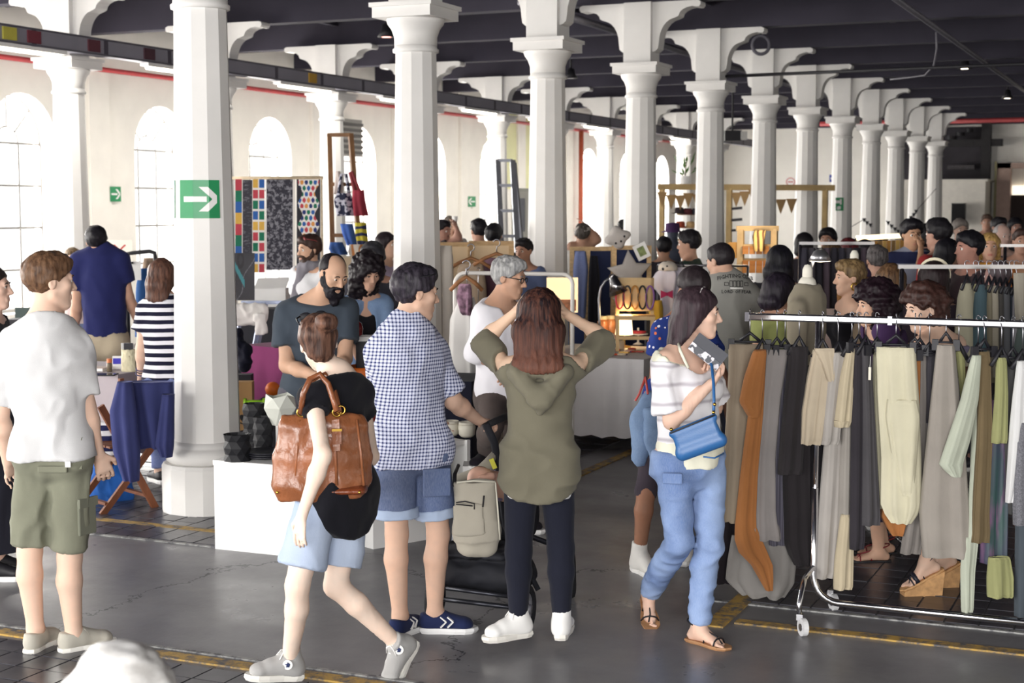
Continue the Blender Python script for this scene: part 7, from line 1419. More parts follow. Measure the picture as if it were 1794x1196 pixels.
for i, (D, x, y, yw, sx, sk, hr_, c, lb) in enumerate(far):
    cl = [S(c) if c else shirt(stripes('8d94a6', '2b3050', .3, .35, 2, 0), sleeve=.6, hem=-.1, neck='polo'), PT()]; J = None; hn = None
    if 'chin on his hand' in lb: J = dict(eL=(1615, 468, -.3), wL=(1613, 438, -.22), kL=(1610, 424, -.2))
    if 'drinking' in lb: J = dict(eR=(803, 418, -.2), wR=(800, 400, -.15), kR=(797, 393, -.13))
    p = person(D, x, y, yaw=yw, sex=sx, label=lb, skin_=sk, hair=hr_, clothes=cl, res=.028 if D < 13 else .034, detail=0, J=J, build=1.0 + .06 * math.sin(i * 5.1), head=(yw + 8 * math.sin(i), 5 * math.cos(i * 2), 0))
    if 'headband' in lb: child_tube(p, 'headband', [p.HP(.094 * math.sin(t), .03, .035 + .1 * math.cos(t)) for t in np.linspace(-1.8, 1.8, 15)], .013, cloth('d9cfb4'))
    if 'white cup' in lb: o = MB().lathe([(.03, 0), (.04, .09)], c=tuple(W(797, 391, D - .18)), n=12).build('cup', WHITE); tag(o, 'white paper cup held by the far drinking man', 'cup')
    if 'orange collar' in lb: child_tube(p, 'collar', [p.j['n'] + UZ * .02 + (R0 * math.cos(t) + F0 * math.sin(t)) * .09 for t in np.linspace(0, 6.28, 16, endpoint=False)], .035, cloth('c98a2e'), 8, True)
p = person(17, 1021, 392, yaw=10, sex='m', label='man in pale grey cap with one hand on his head above the navy screens', skin_='b98a70', hair=('short', '4a4440', {}), J=dict(sL=(1002, 432), sR=(1030, 432), eR=(1046, 420, .0), wR=(1030, 398, .05), kR=(1024, 392, .05), eL=(1003, 470), wL=(1005, 500)), clothes=[S('d6d2ce'), PT('3b4a66')], res=.021)
f = Field(); f.ell(p.HP(0, -.01, .05), np.array((.09, .11, .075)), p.HA, 0); f.ec(p.HP(-.03, .1, .04), p.HP(.03, .1, .04), (.03, .06), (.03, .06), p.HA[1], .02); f.plane(p.HP(0, 0, .02), -UZ); V, Q = f.mesh(.014); p.emit('cap', V, Q, cloth('b3aba6'))
# ================================================================== THE LONG CLOTHES RAIL AND ITS GARMENTS
RY = 7.25
def rail_pt(px, py, dy=0.0): return atY(px, py, RY + dy)
rx0 = rail_pt(1310, 553)[0]; RZ = 1.474; px_ = -1.587
rk = thing('clothes_rail', 'chrome clothes rail on castors at the right, full of linen garments', 'clothes rail', (px_, RY, 0)); lo = lambda x, y, z: (x - px_, y - RY, z)
m = MB(); m.box(lo((rx0 + .35) / 2, RY, RZ), (abs(.35 - rx0), .026, .036)); o = m.build('top_bar', CHROME, rk); bv = o.modifiers.new('b', 'BEVEL'); bv.width = .008; bv.segments = 2
MB().box(lo(rx0, RY, RZ), (.02, .034, .044)).build('end_cap', M('6f6d74', .4, name='cap_plastic'), rk)
for x in (-1.25,): MB().box(lo(x, RY, RZ), (.02, .03, .041)).build('joint', STEEL, rk)
MB().tube([lo(px_, RY, RZ - .01), lo(px_, RY, 1.0), lo(px_, RY, .62)], .0145, 10).tube([lo(px_ - .002, RY, .66), lo(px_ - .002, RY, .24)] + [lo(px_ + .12 - .12 * math.cos(t), RY, .23 - .12 * math.sin(t)) for t in np.linspace(.15, math.pi / 2, 7)] + [lo(.34, RY, .11)], .0175, 10).build('frame', CHROME, rk, True)
MB().tube([lo(.34, RY, RZ), lo(.34, RY, .11)], .016, 10).build('post', CHROME, rk, True)
for x in (px_ + .02, .30):
    MB().tube([lo(x, RY + .28, .16), lo(x - .012, RY + .2, .24), lo(x - .02, RY + .02, .28), lo(x - .03, RY - .16, .25), lo(x - .035, RY - .235, .15), lo(x - .035, RY - .235, .10)], .013, 8).build('foot', CHROME, rk, True)
    for yy in (RY - .235, RY + .28):
        xx = x - .035 if yy < RY else x
        w = MB().prism([(.042 * math.cos(t), .042 * math.sin(t)) for t in np.linspace(0, 2 * math.pi, 20, endpoint=False)], lo(xx + .022, yy - .012, .042), (.6, -.8, 0), (0, 0, 1), (.8, .6, 0), .024).build('castor', M('d4d4d6', .35, .03, name='castor_plastic'), rk)
        w2 = MB().prism([(.018 * math.cos(t), .018 * math.sin(t)) for t in np.linspace(0, 2 * math.pi, 14, endpoint=False)], lo(xx + .022, yy - .012, .042), (.6, -.8, 0), (0, 0, 1), (.8, .6, 0), .03).build('hub', STEEL, w)
        MB().box(lo(xx + .004, yy + .004, .085), (.03, .03, .03)).build('fork', CHROME, rk)
HB = M('1d1c22', .5, .1, name='black_plastic')
def hanger(c, m, hw, ztop, zbar, label, clips=True, mat=HB, tilt=.0):
    """hook on the bar, sloped shoulders, bar and two clips"""
    h = thing('hanger', label, 'hanger', (c[0], c[1], ztop)); d = np.array(m); zb = zbar - ztop
    hk = [(0, 0, .03), (0, 0, zb - .028)] + [np.array((0, 0, zb - .002)) + np.array((d[1], -d[0], 0)) * .0 + d * 0 + np.array((-d[1], d[0], 0)) * .018 * math.sin(t) + UZ * (.02 - .018 * math.cos(t)) * 1 for t in np.linspace(.4, 4.2, 9)]
    MB().tube(hk, .0028, 5).build('hook', STEEL, h, True)
    if clips:
        MB().tube([d * -hw, d * hw], .006, 6).tube([d * -hw * .5 + UZ * .005, UZ * .045, d * hw * .5 + UZ * .005], .009, 6).build('bar', mat, h, True)
        for s in (-1, 1): MB().box(d * hw * s * .94 + UZ * -.012, (.03, .022, .05), ax=[d, np.array((-d[1], d[0], 0)), UZ]).build('clip', mat, h)
    else: MB().tube([d * -hw - UZ * .05, d * -hw * .5 - UZ * .012, UZ * .035, d * hw * .5 - UZ * .012, d * hw - UZ * .05], .010, 6).build('shoulder', mat, h, True)
    return h
def tube_rows(rows, fn, n=30, m=20, t=.02, ang=35.0, amp=.016, k=5, ph=0.0, tb=None):
    rows = sorted(rows); ys = [r[0] for r in rows]; Y = np.linspace(ys[0], ys[-1], m); xl = np.interp(Y, ys, [r[1] for r in rows]); xr = np.interp(Y, ys, [r[2] for r in rows])
    a = math.radians(ang); d = np.array((math.cos(a), math.sin(a), 0)); nn = np.array((-d[1], d[0], 0)); pr_ = max(.5, abs(d @ R0)); V = []
    for i, y in enumerate(Y):
        c = fn((xl[i] + xr[i]) / 2, y); D = (c - CAM) @ F0; hw = max(.006, (xr[i] - xl[i]) / 2 * mpp(D)) / pr_; s = i / (m - 1); A = amp * (.3 + .9 * s) * min(1, hw / .07); tt = (t + ((tb or t * 1.2) - t) * s) * (.55 if i in (0, m - 1) else 1); tt = min(tt, hw * .8 + .006)
        for q in range(n):
            th = 2 * math.pi * q / n; u = math.cos(th); w = math.sin(th); u = math.copysign(abs(u) ** .8, u); w = math.copysign(abs(w) ** .8, w)
            V.append(c + d * hw * u + nn * (tt * w * (1 + .18 * math.sin(3 * k * u + ph * 2)) + A * math.sin(k * u + ph + s * .8) + A * .5 * math.sin(k * 2.3 * u - ph)))
    F = [(i * n + q, i * n + (q + 1) % n, (i + 1) * n + (q + 1) % n, (i + 1) * n + q) for i in range(m - 1) for q in range(n)] + [tuple(range(n)), tuple((m - 1) * n + q for q in range(n))[::-1]]
    return np.array(V), [f[::-1] for f in F], d
def garment(name, label, mat, rows, dy=0.0, ang=35, extra=(), hang=True, clips=True, cat=None, fn=rail_pt, zbar=RZ, **k):
    f = lambda x, y: fn(x, y, dy); V, F, d = tube_rows(rows, f, ang=ang, **k)
    top = f((rows[0][1] + rows[0][2]) / 2, rows[0][0]); g = thing(name, label, cat or name.replace('_', ' ').split()[-1], top)
    raw('panel' if extra else 'body', V - top, F, mat, g)
    for i, (nm, rw, ddy, kk) in enumerate(extra):
        V, F, _ = tube_rows(rw, lambda x, y: fn(x, y, dy + ddy), ang=kk.pop('ang', ang), **{kk_: v for kk_, v in kk.items() if kk_ != 'mat'}); raw(nm, V - top, F, kk.get('mat', mat), g)
    if hang:
        D = (top - CAM) @ F0; hw = (rows[0][2] - rows[0][1]) / 2 * mpp(D) / max(.5, abs(d @ R0)); bar_y = top[1] - dy
        hanger((top[0], top[1] if abs(dy) < .03 else bar_y + dy * .3), d, max(hw * .92, .05), top[2] + .012, zbar, 'black hanger carrying the ' + ' '.join(label.split()[:5]), clips)
    return g
L_ = lambda h, v=.07: cloth(mute(h), v, 5, .22, 300)
ORANGE = L_('b9692a'); CREAM = L_('d9d0ac'); TAUPE = L_('8a817c')
garment('trousers', 'beige linen trousers with gathered waist at the left end of the long rail', L_('9c8a70'), [(603, 1277, 1350), (650, 1277, 1345), (760, 1271, 1330), (915, 1264, 1322)], .0, 12, k=9, t=.03)
garment('tunic', 'burnt orange tunic with drooping hem beside the beige trousers', ORANGE, [(612, 1322, 1342), (720, 1312, 1336), (830, 1298, 1326), (920, 1289, 1322), (960, 1289, 1340), (990, 1318, 1352), (1034, 1342, 1353)], -.05, 40,
        [('sleeve', [(614, 1320, 1342), (660, 1304, 1338), (703, 1295, 1333), (731, 1312, 1328)], -.07, dict(t=.03, amp=.004))], clips=False, cat='tunic')
garment('trousers', 'pale taupe wide trousers between the orange tunic and dark trousers', L_('948b88'), [(612, 1340, 1382), (700, 1333, 1368), (800, 1323, 1360), (900, 1318, 1362), (946, 1317, 1372)], .0, 28, k=7, t=.03)
garment('shirt', 'cream pleated blouse peeping out behind the orange tunic', L_('ddd0bb'), [(625, 1334, 1346), (660, 1326, 1340), (708, 1325, 1335)], .03, 50, hang=False, cat='blouse', k=9)
garment('trousers', 'slate grey pinstriped trousers beside the taupe ones', stripes('4a4852', '5d5b66', .012, .3, 0, .0, 'pinstripe_cloth'), [(612, 1362, 1394), (760, 1350, 1384), (955, 1348, 1374)], .05, 35)
garment('skirt', 'narrow grey melange skirt behind the orange hem', L_('6b6a70'), [(700, 1312, 1324), (850, 1306, 1322), (963, 1303, 1326)], .1, 40, hang=False)
garment('jacket', 'black brown jacket with long straight hem', L_('332d31'), [(607, 1384, 1416), (700, 1374, 1412), (830, 1362, 1404)], -.01, 30, k=4, t=.04, clips=False)
garment('dress', 'long black brown dress below the black jacket', L_('2d272b'), [(640, 1392, 1420), (830, 1372, 1418), (960, 1376, 1420), (990, 1392, 1422)], .05, 30, hang=False, t=.035)
garment('top', 'cream cowl neck top draped in soft folds', L_('cbb796'), [(612, 1424, 1458), (660, 1414, 1452), (720, 1405, 1446), (778, 1403, 1438)], -.02, 25, [('cowl', [(610, 1426, 1462), (640, 1440, 1462), (668, 1450, 1462)], -.03, dict(t=.02, amp=.01)), ('sleeve', [(640, 1450, 1464), (720, 1440, 1462), (766, 1428, 1442)], .0, dict(t=.02))], clips=False, t=.04, k=6, amp=.024)
garment('skirt', 'black long skirt hanging low behind the rail post', L_('232026'), [(760, 1418, 1446), (900, 1400, 1440), (985, 1392, 1420)], .1, 30, hang=False, t=.035)
garment('jacket', 'pale greige linen jacket with wide sleeve', L_('b3aba3'), [(617, 1456, 1480), (680, 1446, 1474), (740, 1438, 1470), (778, 1436, 1466)], -.02, 40, [('skirt_part', [(760, 1446, 1474), (860, 1438, 1472), (960, 1430, 1466), (1012, 1428, 1462)], .05, dict(t=.035))], clips=False, t=.035)
garment('jacket', 'straw coloured jacket with turned up cuff', L_('cdbb94'), [(610, 1484, 1497), (660, 1473, 1494), (745, 1462, 1487)], -.03, 42, [('cuff', [(736, 1461, 1488), (748, 1464, 1484)], -.005, dict(t=.034)), ('tail', [(900, 1474, 1494), (980, 1464, 1492), (1032, 1462, 1490)], .04, dict(t=.03))], clips=False, t=.03)
garment('skirt', 'grey beige long skirt between the straw jacket and dark trousers', L_('a39b91'), [(700, 1478, 1496), (820, 1472, 1496), (962, 1468, 1494)], .03, 42, hang=False, t=.03)
garment('trousers', 'dark aubergine trousers hanging straight', L_('39323b'), [(608, 1494, 1514), (760, 1492, 1516), (962, 1490, 1512)], -.01, 45)
garment('dress', 'charcoal grey dress beside the aubergine trousers', L_('504e54'), [(606, 1509, 1524), (720, 1512, 1530), (920, 1512, 1540)], .0, 45, clips=False)
garment('skirt', 'sage beige skirt tucked beside the big cream skirt', L_('a8a283'), [(612, 1530, 1546), (700, 1528, 1546), (890, 1536, 1552)], .04, 40)
garment('skirt', 'big cream skirt with a hip drape, facing the aisle', CREAM, [(608, 1537, 1602), (700, 1540, 1608), (800, 1546, 1612), (890, 1545, 1613), (916, 1562, 1596)], -.02, 6, [('drape', [(700, 1556, 1604), (730, 1553, 1610), (790, 1562, 1606), (868, 1578, 1600)], -.03, dict(t=.03, k=7, amp=.012))], t=.04, k=8, amp=.014)
garment('tunic', 'orange tunic showing at both edges of the big cream skirt', ORANGE, [(612, 1596, 1613), (690, 1600, 1612), (800, 1588, 1606), (880, 1544, 1600), (905, 1540, 1590), (938, 1562, 1582)], .05, 10, hang=True, cat='tunic')
garment('trousers', 'grey taupe trousers right of the cream skirt', TAUPE, [(613, 1606, 1622), (700, 1606, 1624), (830, 1600, 1622), (970, 1578, 1612)], .07, 30)
garment('trousers', 'dark grey suit trousers behind the pale greige skirt', L_('45434b'), [(620, 1622, 1640), (700, 1620, 1640), (740, 1618, 1636)], .08, 30)
garment('skirt', 'large pale greige skirt with side slit', L_('9f978b'), [(604, 1642, 1672), (700, 1632, 1680), (800, 1622, 1690), (900, 1612, 1696), (976, 1618, 1699)], -.01, 8, t=.045, k=4)
garment('top', 'lime yellow top showing as a thin strip', L_('a5a562'), [(615, 1674, 1688), (660, 1680, 1690), (705, 1684, 1690)], .05, 40, clips=False)
garment('jacket', 'pale mint jacket with long stretched sleeve', L_('bfc6b0'), [(620, 1706, 1720), (700, 1706, 1722), (850, 1700, 1716), (950, 1690, 1714)], .0, 40, [('sleeve', [(622, 1704, 1718), (700, 1684, 1712), (770, 1660, 1698), (815, 1645, 1684), (835, 1668, 1682)], -.06, dict(t=.03, amp=.006)), ('hem', [(940, 1686, 1714), (1000, 1684, 1706), (1072, 1686, 1702)], -.01, dict(t=.02, amp=.02))], clips=False, t=.03)
garment('scarf', 'olive brown shawl hanging in a long fold', L_('7a643f'), [(616, 1714, 1734), (760, 1712, 1738), (900, 1704, 1732), (950, 1702, 1734)], -.02, 35, k=6)
garment('dress', 'violet and green streaked silk dress', (lambda n: (n.set(n.mix(n.ramp(n.noise(n.coord((14, 14, 3)), 1, 3), .45, .55), n.mix(n.ramp(n.noise(n.coord((9, 9, 2)), 1, 2), .4, .6), lin('2f4a48'), lin('3a3550')), lin('6b4f6b')), .6), n.m)[1])(N('streaked_silk')), [(700, 1736, 1762), (800, 1726, 1766), (900, 1720, 1764), (986, 1718, 1762)], .03, 30, hang=False)
garment('jacket', 'yellow green jacket with short sleeve', L_('a3a562'), [(626, 1746, 1762), (690, 1744, 1764), (776, 1738, 1762)], -.02, 38, [('hem', [(975, 1732, 1768), (1010, 1731, 1772), (1046, 1733, 1770)], .0, dict(t=.03, amp=.02))], clips=False)
garment('trousers', 'dark charcoal trousers right of the yellow green jacket', L_('4d4d4f'), [(630, 1762, 1788), (760, 1758, 1782), (900, 1766, 1784)], .04, 30)
garment('top', 'white cotton top with short sleeve at the right edge', L_('e2e2e4', .02), [(632, 1782, 1798), (700, 1774, 1800), (745, 1770, 1802), (880, 1762, 1776)], -.03, 30, clips=False)
garment('cardigan', 'grey flecked knitted cardigan at the right edge', M('6a6a70', .95, .35, 160, .3, 200, name='knit'), [(740, 1778, 1806), (840, 1774, 1808), (920, 1776, 1810)], -.03, 20, hang=False)
garment('coat', 'blue grey long coat at the right picture edge', L_('4b5660'), [(700, 1790, 1815), (900, 1780, 1815), (1080, 1778, 1815)], .02, 20, clips=False)
garment('wrap', 'pale linen wrap trailing onto the floor at the left end of the rail', L_('8b8681'), [(940, 1284, 1392), (985, 1276, 1392), (1020, 1272, 1388), (1046, 1300, 1372)], .1, 5, hang=False, t=.03, k=7, amp=.03)
garment('skirt', 'black purple long skirt at the far left of the rail', L_('241c24'), [(800, 1262, 1284), (920, 1262, 1296), (1022, 1252, 1284)], .14, 25, hang=False)
tg = thing('price_tag', 'small cream price tag hanging on the charcoal dress', 'tag', rail_pt(1524, 643, -.06)); MB().box((0, 0, -.03), (.012, .003, .06)).build('card', M('d9d3c4', .8, .03, name='card'), tg); MB().tube([(0, 0, 0), (0, .01, .05)], .001, 4).build('string', WHITE, tg)
# ---- second rail with jackets, farther rails
def rail2(px0, px1, py, D, label, legs=(1573,), h=.024):
    a, b = W(px0, py, D), W(px1, py, D); t = thing('clothes_rail', label, 'clothes rail', (a[0], a[1], 0))
    MB().bar(a - (a * (1, 1, 0)), b - (a * (1, 1, 0)), .022, h).build('top_bar', CHROME, t)
    for x in legs: q = W(x, py, D) - a * (1, 1, 0); MB().tube([q - UZ * .01, (q[0], q[1], .06)], .014, 8).build('post', CHROME, t, True); c = V3(q[0], q[1], .05); MB().tube([c - F0 * .25, c + F0 * .25], .014, 8).build('foot', CHROME, t, True)
    return t
rail2(1573, 1850, 467, 9.0, 'chrome clothes rail behind the two curly haired women', (1580, 1840))
rail2(1400, 1532, 426, 12.2, 'pale clothes rail near the desk lamp', (1402, 1528)); rail2(1752, 1830, 430, 12.5, 'far clothes rail at the right edge', (1761, 1825))
def f2(D): return lambda x, y, dy=0: W(x, y, D + dy)
z2 = W(1700, 467, 9.0)[2]
for i, (x, w, y1, h, nm, lb) in enumerate(((1694, 22, 640, 'a39c80', 'jacket', 'olive beige jacket on the second rail'), (1709, 10, 640, 'b5b07a', 'jacket', 'thin lime jacket on the second rail'), (1718, 22, 680, '3f5a66', 'jacket', 'petrol blue jacket on the second rail'), (1732, 12, 670, '7d745c', 'jacket', 'khaki brown jacket on the second rail'),
        (1742, 14, 660, '9a927c', 'jacket', 'sand coloured jacket on the second rail'), (1752, 12, 690, '4a4844', 'jacket', 'dark olive jacket on the second rail'), (1762, 14, 690, '5c5e64', 'jacket', 'slate grey jacket on the second rail'), (1772, 12, 690, '2f3644', 'jacket', 'midnight blue jacket on the second rail'), (1780, 18, 690, '85828a', 'jacket', 'light grey jacket on the second rail'), (1795, 24, 700, '54504c', 'jacket', 'brown grey jacket at the right end of the second rail'))):
    garment(nm, lb, L_(h), [(496 + i, x - w * .3, x + w * .3), (520, x - w * .55, x + w * .5), (y1 - 60, x - w * .75, x + w * .5), (y1, x - w * .8, x + w * .5)], 0, 60, fn=f2(9.0), zbar=z2, clips=False, t=.05, m=12, n=18)
garment('coat', 'large dark teal coat hanging at the right picture edge behind the white top', L_('42504c'), [(560, 1786, 1812), (620, 1776, 1815), (700, 1768, 1815), (760, 1776, 1815)], 0, 30, fn=f2(8.2), hang=False, t=.06)
garment('trousers', 'stone coloured trousers pinned high at the right picture edge', L_('98907f'), [(478, 1776, 1812), (560, 1780, 1812)], 0, 20, fn=f2(8.6), hang=False)
for i in range(9): x = 1410 + i * 13; garment('blouse', 'dark garment number %s on the pale rail near the desk lamp' % ['one', 'two', 'three', 'four', 'five', 'six', 'seven', 'eight', 'nine'][i], L_(('3b3846', '4a4550', '2c2a34', '5a4a58', '33303c')[i % 5]), [(434, x - 4, x + 4), (460, x - 6, x + 5), (540, x - 7, x + 6)], 0, 60, fn=f2(12.2), hang=False, t=.05, m=8, n=14)
# ---- mannequins
def mannequin(px, py, D, h, label, jacket, jl, col2=None):
    q = mpp(D); o = W(px, py, D); t = thing('mannequin', label, 'mannequin', (o[0], o[1], 0)); O = np.array((o[0], o[1], 0)); z = o[2]; m = M('e0dccf', .7, .04, name='linen_bust')
    MB().lathe([(0, z), (.018, z - .004), (.03, z - .03), (.031, z - .07), (.022, z - .10), (.02, z - .115), (.055, z - .12), (.056, z - .13)], n=18).build('neck_knob', m, t, True)
    f = Field(); f.ec((0, 0, z - .12), (0, 0, z - .24), .055, .06, k=.03); f.ec((-.0, 0, z - .26), (0, 0, z - .55), (.16, .09), (.12, .085), F0 + R0 * .55, .05); f.ec((0, 0, z - .55), (0, 0, z - .78), (.12, .085), (.16, .11), F0 + R0 * .55, .05)
    V, Q = f.mesh(.014); raw('bust', V, Q, m, t); MB().tube([(0, 0, z - .75), (0, 0, .06)], .014, 8).build('pole', BLACK, t, True); MB().lathe([(.16, 0), (.16, .015), (.03, .05)], n=18).build('base', BLACK, t)
    g = thing('jacket', jl, 'jacket', (O[0], O[1], z - .22)); f = Field(); sd = nz(R0 * .55 + F0)
    f.ec((0, 0, 0), (0, 0, -.3), (.165, .105), (.15, .105), sd, .05); f.ec((0, 0, -.3), (0, 0, -.62), (.15, .105), (.18, .13), sd, .05, flat=True)
    for s in (-1, 1): f.ec(sd * .17 * s - UZ * .03, sd * .21 * s - UZ * .5, (.06, .06), (.055, .055), sd, .03, flat=True)
    f.ec((0, 0, -.02), (0, 0, .1), .07, .075, k=.03, flat=True); f.ec((0, 0, .0), (0, 0, .2), .052, .06, k=0, sub=True)
    V, Q = f.mesh(.014); V = folds(V, Q, .012, (7, 7, 5), 5); raw('body', V, Q, jacket, g)
    if col2:
        f = Field(); f.ec(-F0 * .1 - R0 * .03 + UZ * .05, -F0 * .13 - R0 * .1 - UZ * .45, (.06, .035), (.07, .03), R0, .03); f.ec(UZ * .05 + R0 * .07, -F0 * .1 - R0 * .03 + UZ * .05, .05, .05, k=.03); V, Q = f.mesh(.014); V = folds(V, Q, .014, (14, 14, 8), 7); raw('shawl', V, Q, col2, g)
mannequin(1415, 463, 9.2, 1.6, 'white linen bust mannequin dressed in a beige jacket', L_('a3967c'), 'beige loose jacket worn by the nearer mannequin')
mannequin(1497, 438, 10.9, 1.6, 'white bust mannequin farther back, behind the woman with the gold earring', L_('a8672a'), 'ochre orange coat on the farther mannequin', L_('4a3063'))

for name, lb, mat, rows, D_, ang, zb_, hg, k in HUNG: garment(name, lb, mat, rows, 0, ang, fn=f2(D_), hang=bool(hg and zb_), zbar=zb_ or RZ, clips=False, m=14, n=24, **k)

garment('jacket', 'bright blue jacket hanging on the black rail behind the woman in stripes', cloth('2b5590'), [(470, 246, 262), (500, 238, 266), (590, 236, 268)], 0, 30, fn=f2(15.1), hang=False, t=.06, m=10, n=18)
garment('jacket', 'beige patterned jacket hanging on the black rail behind the woman in stripes', M('9a8470', .9, .4, 20, name='patterned_cloth'), [(452, 252, 268), (480, 248, 272), (560, 252, 272)], 0, 30, fn=f2(15.25), hang=False, t=.06, m=10, n=18)
# ================================================================== LEATHER BAG, BLUE BAG, LEAFLET, STROLLER
def leather(h):
    n = N('leather'); v = n.coord(); w = n.noise(n.coord((5, 5, 3.2)), 1, 4, .7); n.set(n.mix(n.ramp(n.noise(v, 5, 4), .35, .7), mul(lin(h), .7), mul(lin(h), 1.25)), n.node('ShaderNodeMapRange', {'Value': w, 'From Min': .3, 'From Max': .7, 'To Min': .16, 'To Max': .45}).outputs[0], spec=.6)
    n.bump(n.math('ADD', n.math('MULTIPLY', w, 2.2), n.math('MULTIPLY', n.noise(v, 120, 2), .12)), .5, .012); return n.m
LE = leather('925a3a'); D = 6.23; BO = W(563, 800, D); bag = thing('shoulder_bag', 'large glossy brown leather bag hanging on the walking woman', 'bag', BO)
sdB = nz(R0 * .97 + F0 * .24); nB_ = np.cross(UZ, sdB)
def BP(x, y, dd=0): return W(x, y, D + dd) - BO
f = Field(); cuts = [(727, 494, 638, .025), (745, 489, 643, .05), (800, 479, 651, .07), (845, 478, 652, .075), (873, 490, 642, .07)]
for (y0, xl0, xr0, t0), (y1, xl1, xr1, t1) in zip(cuts[:-1], cuts[1:]): f.ec(BP((xl0 + xr0) / 2, y0), BP((xl1 + xr1) / 2, y1), ((xr0 - xl0) / 2 * mpp(D), t0), ((xr1 - xl1) / 2 * mpp(D), t1), sdB, .015, flat=(y1 == 873), flata=(y0 == 727))
V, Q = f.mesh(.0085); n_ = vnoise(V * np.array((9, 9, 5)), 3) + .5 * vnoise(V * np.array((20, 20, 11)), 8); V = V + normals(V, Q) * ((.35 - np.abs(n_)) * .02)[:, None]; raw('body', V, Q, LE, bag)
for px in (520, 588, 632):     # seams and pleats
    MB().tube([BP(px + (563 - px) * .1, 735, -.055), BP(px, 790, -.08), BP(px - (563 - px) * .08, 850, -.082)], .006, 6).build('seam', LE, bag, True)
f = Field(); f.ec(BP(496, 858), BP(636, 856), (.02, .078), (.02, .078), UZ, .02); V, Q = f.mesh(.01); raw('base_panel', V, Q, leather('7d3f24'), bag)
for dx, dd in ((0, -.06), (9, .05)):
    MB().tube([BP(527 + dx, 722, -.07), BP(531 + dx, 690, -.06 + dd), BP(543 + dx, 664, -.03 + dd), BP(560 + dx, 655, dd), BP(575 + dx * .8, 672, -.02 + dd), BP(584 + dx * .6, 700, -.05 + dd * .6), BP(590 + dx * .4, 720, -.085 + dd * .3)], .0125, 8).build('handle', leather('8c5436'), bag, True)
for px, py in ((528, 722), (590, 722), (597, 718)):
    c = BP(px, py, -.06); MB().tube([c + sdB * .017 * math.cos(t) + UZ * .017 * math.sin(t) for t in np.linspace(0, 6.283, 16, endpoint=False)], .0042, 6, True).build('ring', BRASS, bag, True)
MB().bar(BP(588, 735, -.06), BP(590, 790, -.088), .03, .01, F0).build('strap', LE, bag); o = MB().box(BP(590, 765, -.092), (.036, .008, .06), ax=[sdB, nB_, UZ]).build('luggage_tag', leather('8c5436'), bag); MB().box(BP(590, 753, -.094), (.04, .008, .01), ax=[sdB, nB_, UZ]).build('clasp', BRASS, bag)
for px in (486, 630): MB().sphere(BP(px, 862, -.078), .007, 8, 6).build('stud', BRASS, bag, True)
# blue cross body bag
D = 6.62; BO2 = W(1224, 768, D); b2 = thing('shoulder_bag', 'small cobalt blue leather bag at the hip of the woman in jeans', 'bag', BO2); BL = M('2c5f96', .38, .08, 5, .12, 160, spec=.5, name='blue_leather')
P4 = [W(1174, 758, D), W(1252, 726, D - .02), W(1273, 778, D - .02), W(1192, 807, D)]; P4 = [q - BO2 for q in P4]; f = Field(); ux = nz(P4[1] - P4[0]); up_ = nz(P4[0] - P4[3]); nn_ = np.cross(ux, up_)
f.ec(lerp(P4[0], P4[3], .5) + ux * .02, lerp(P4[1], P4[2], .5) - ux * .02, (.068, .018), (.068, .018), up_, .01); f.ec(lerp(P4[3], P4[0], .2) + ux * .012, lerp(P4[2], P4[1], .2) - ux * .012, (.028, .024), (.028, .024), up_, .02); f.ec(lerp(P4[0], P4[3], .06) + ux * .0, lerp(P4[1], P4[2], .06), (.012, .008), (.012, .008), up_, .02)
V, Q = f.mesh(.006); raw('body', V, Q, BL, b2); MB().tube([P4[0] - nn_ * .012 * (1 if nn_ @ F0 > 0 else -1), P4[1] - nn_ * .012 * (1 if nn_ @ F0 > 0 else -1)], .004, 6).build('zip', DARKM, b2, True)
MB().tube([q - BO2 for q in (W(1250, 728, D - .02), W(1251, 700, D - .0), W(1250, 670, D + .03), W(1247, 640, D + .1), W(1232, 615, D + .25))], .007, 6).build('strap', BL, b2, True)
for q in (W(1250, 722, D - .03), W(1252, 708, D - .02), W(1176, 752, D - .01)): MB().sphere(q - BO2, .008, 8, 6).build('buckle', BRASS, b2, True)
MB().tube([q - BO2 for q in (W(1232, 800, D - .03), W(1252, 802, D - .03), W(1268, 794, D))], .004, 6).build('wrist_loop', BL, b2, True)
D = 6.74; q = W(1240, 616, D); lf = thing('leaflet', 'folded black and white printed leaflet in the hand of the woman in jeans', 'leaflet', q); a_ = nz(R0 * .8 - UZ * .62 - F0 * .1); b_ = nz(R0 * .6 + UZ * .8); n2 = nz(np.cross(a_, b_))
LFM = (lambda n: (n.set(n.mix(n.ramp(n.noise(n.coord((30, 30, 30)), 1, 2), .48, .54), lin('3a3d46'), lin('d8d4dc')), .5), n.m)[1])(N('printed_paper'))
MB().box((0, 0, 0), (.16, .085, .005), ax=[a_, b_, n2]).build('sheet', LFM, lf); MB().box(b_ * .02 + n2 * .008, (.16, .05, .004), ax=[a_, b_, nz(n2 + b_ * .25)]).build('folded_flap', M('34363f', .5, .2, 12, name='printed_paper'), lf)
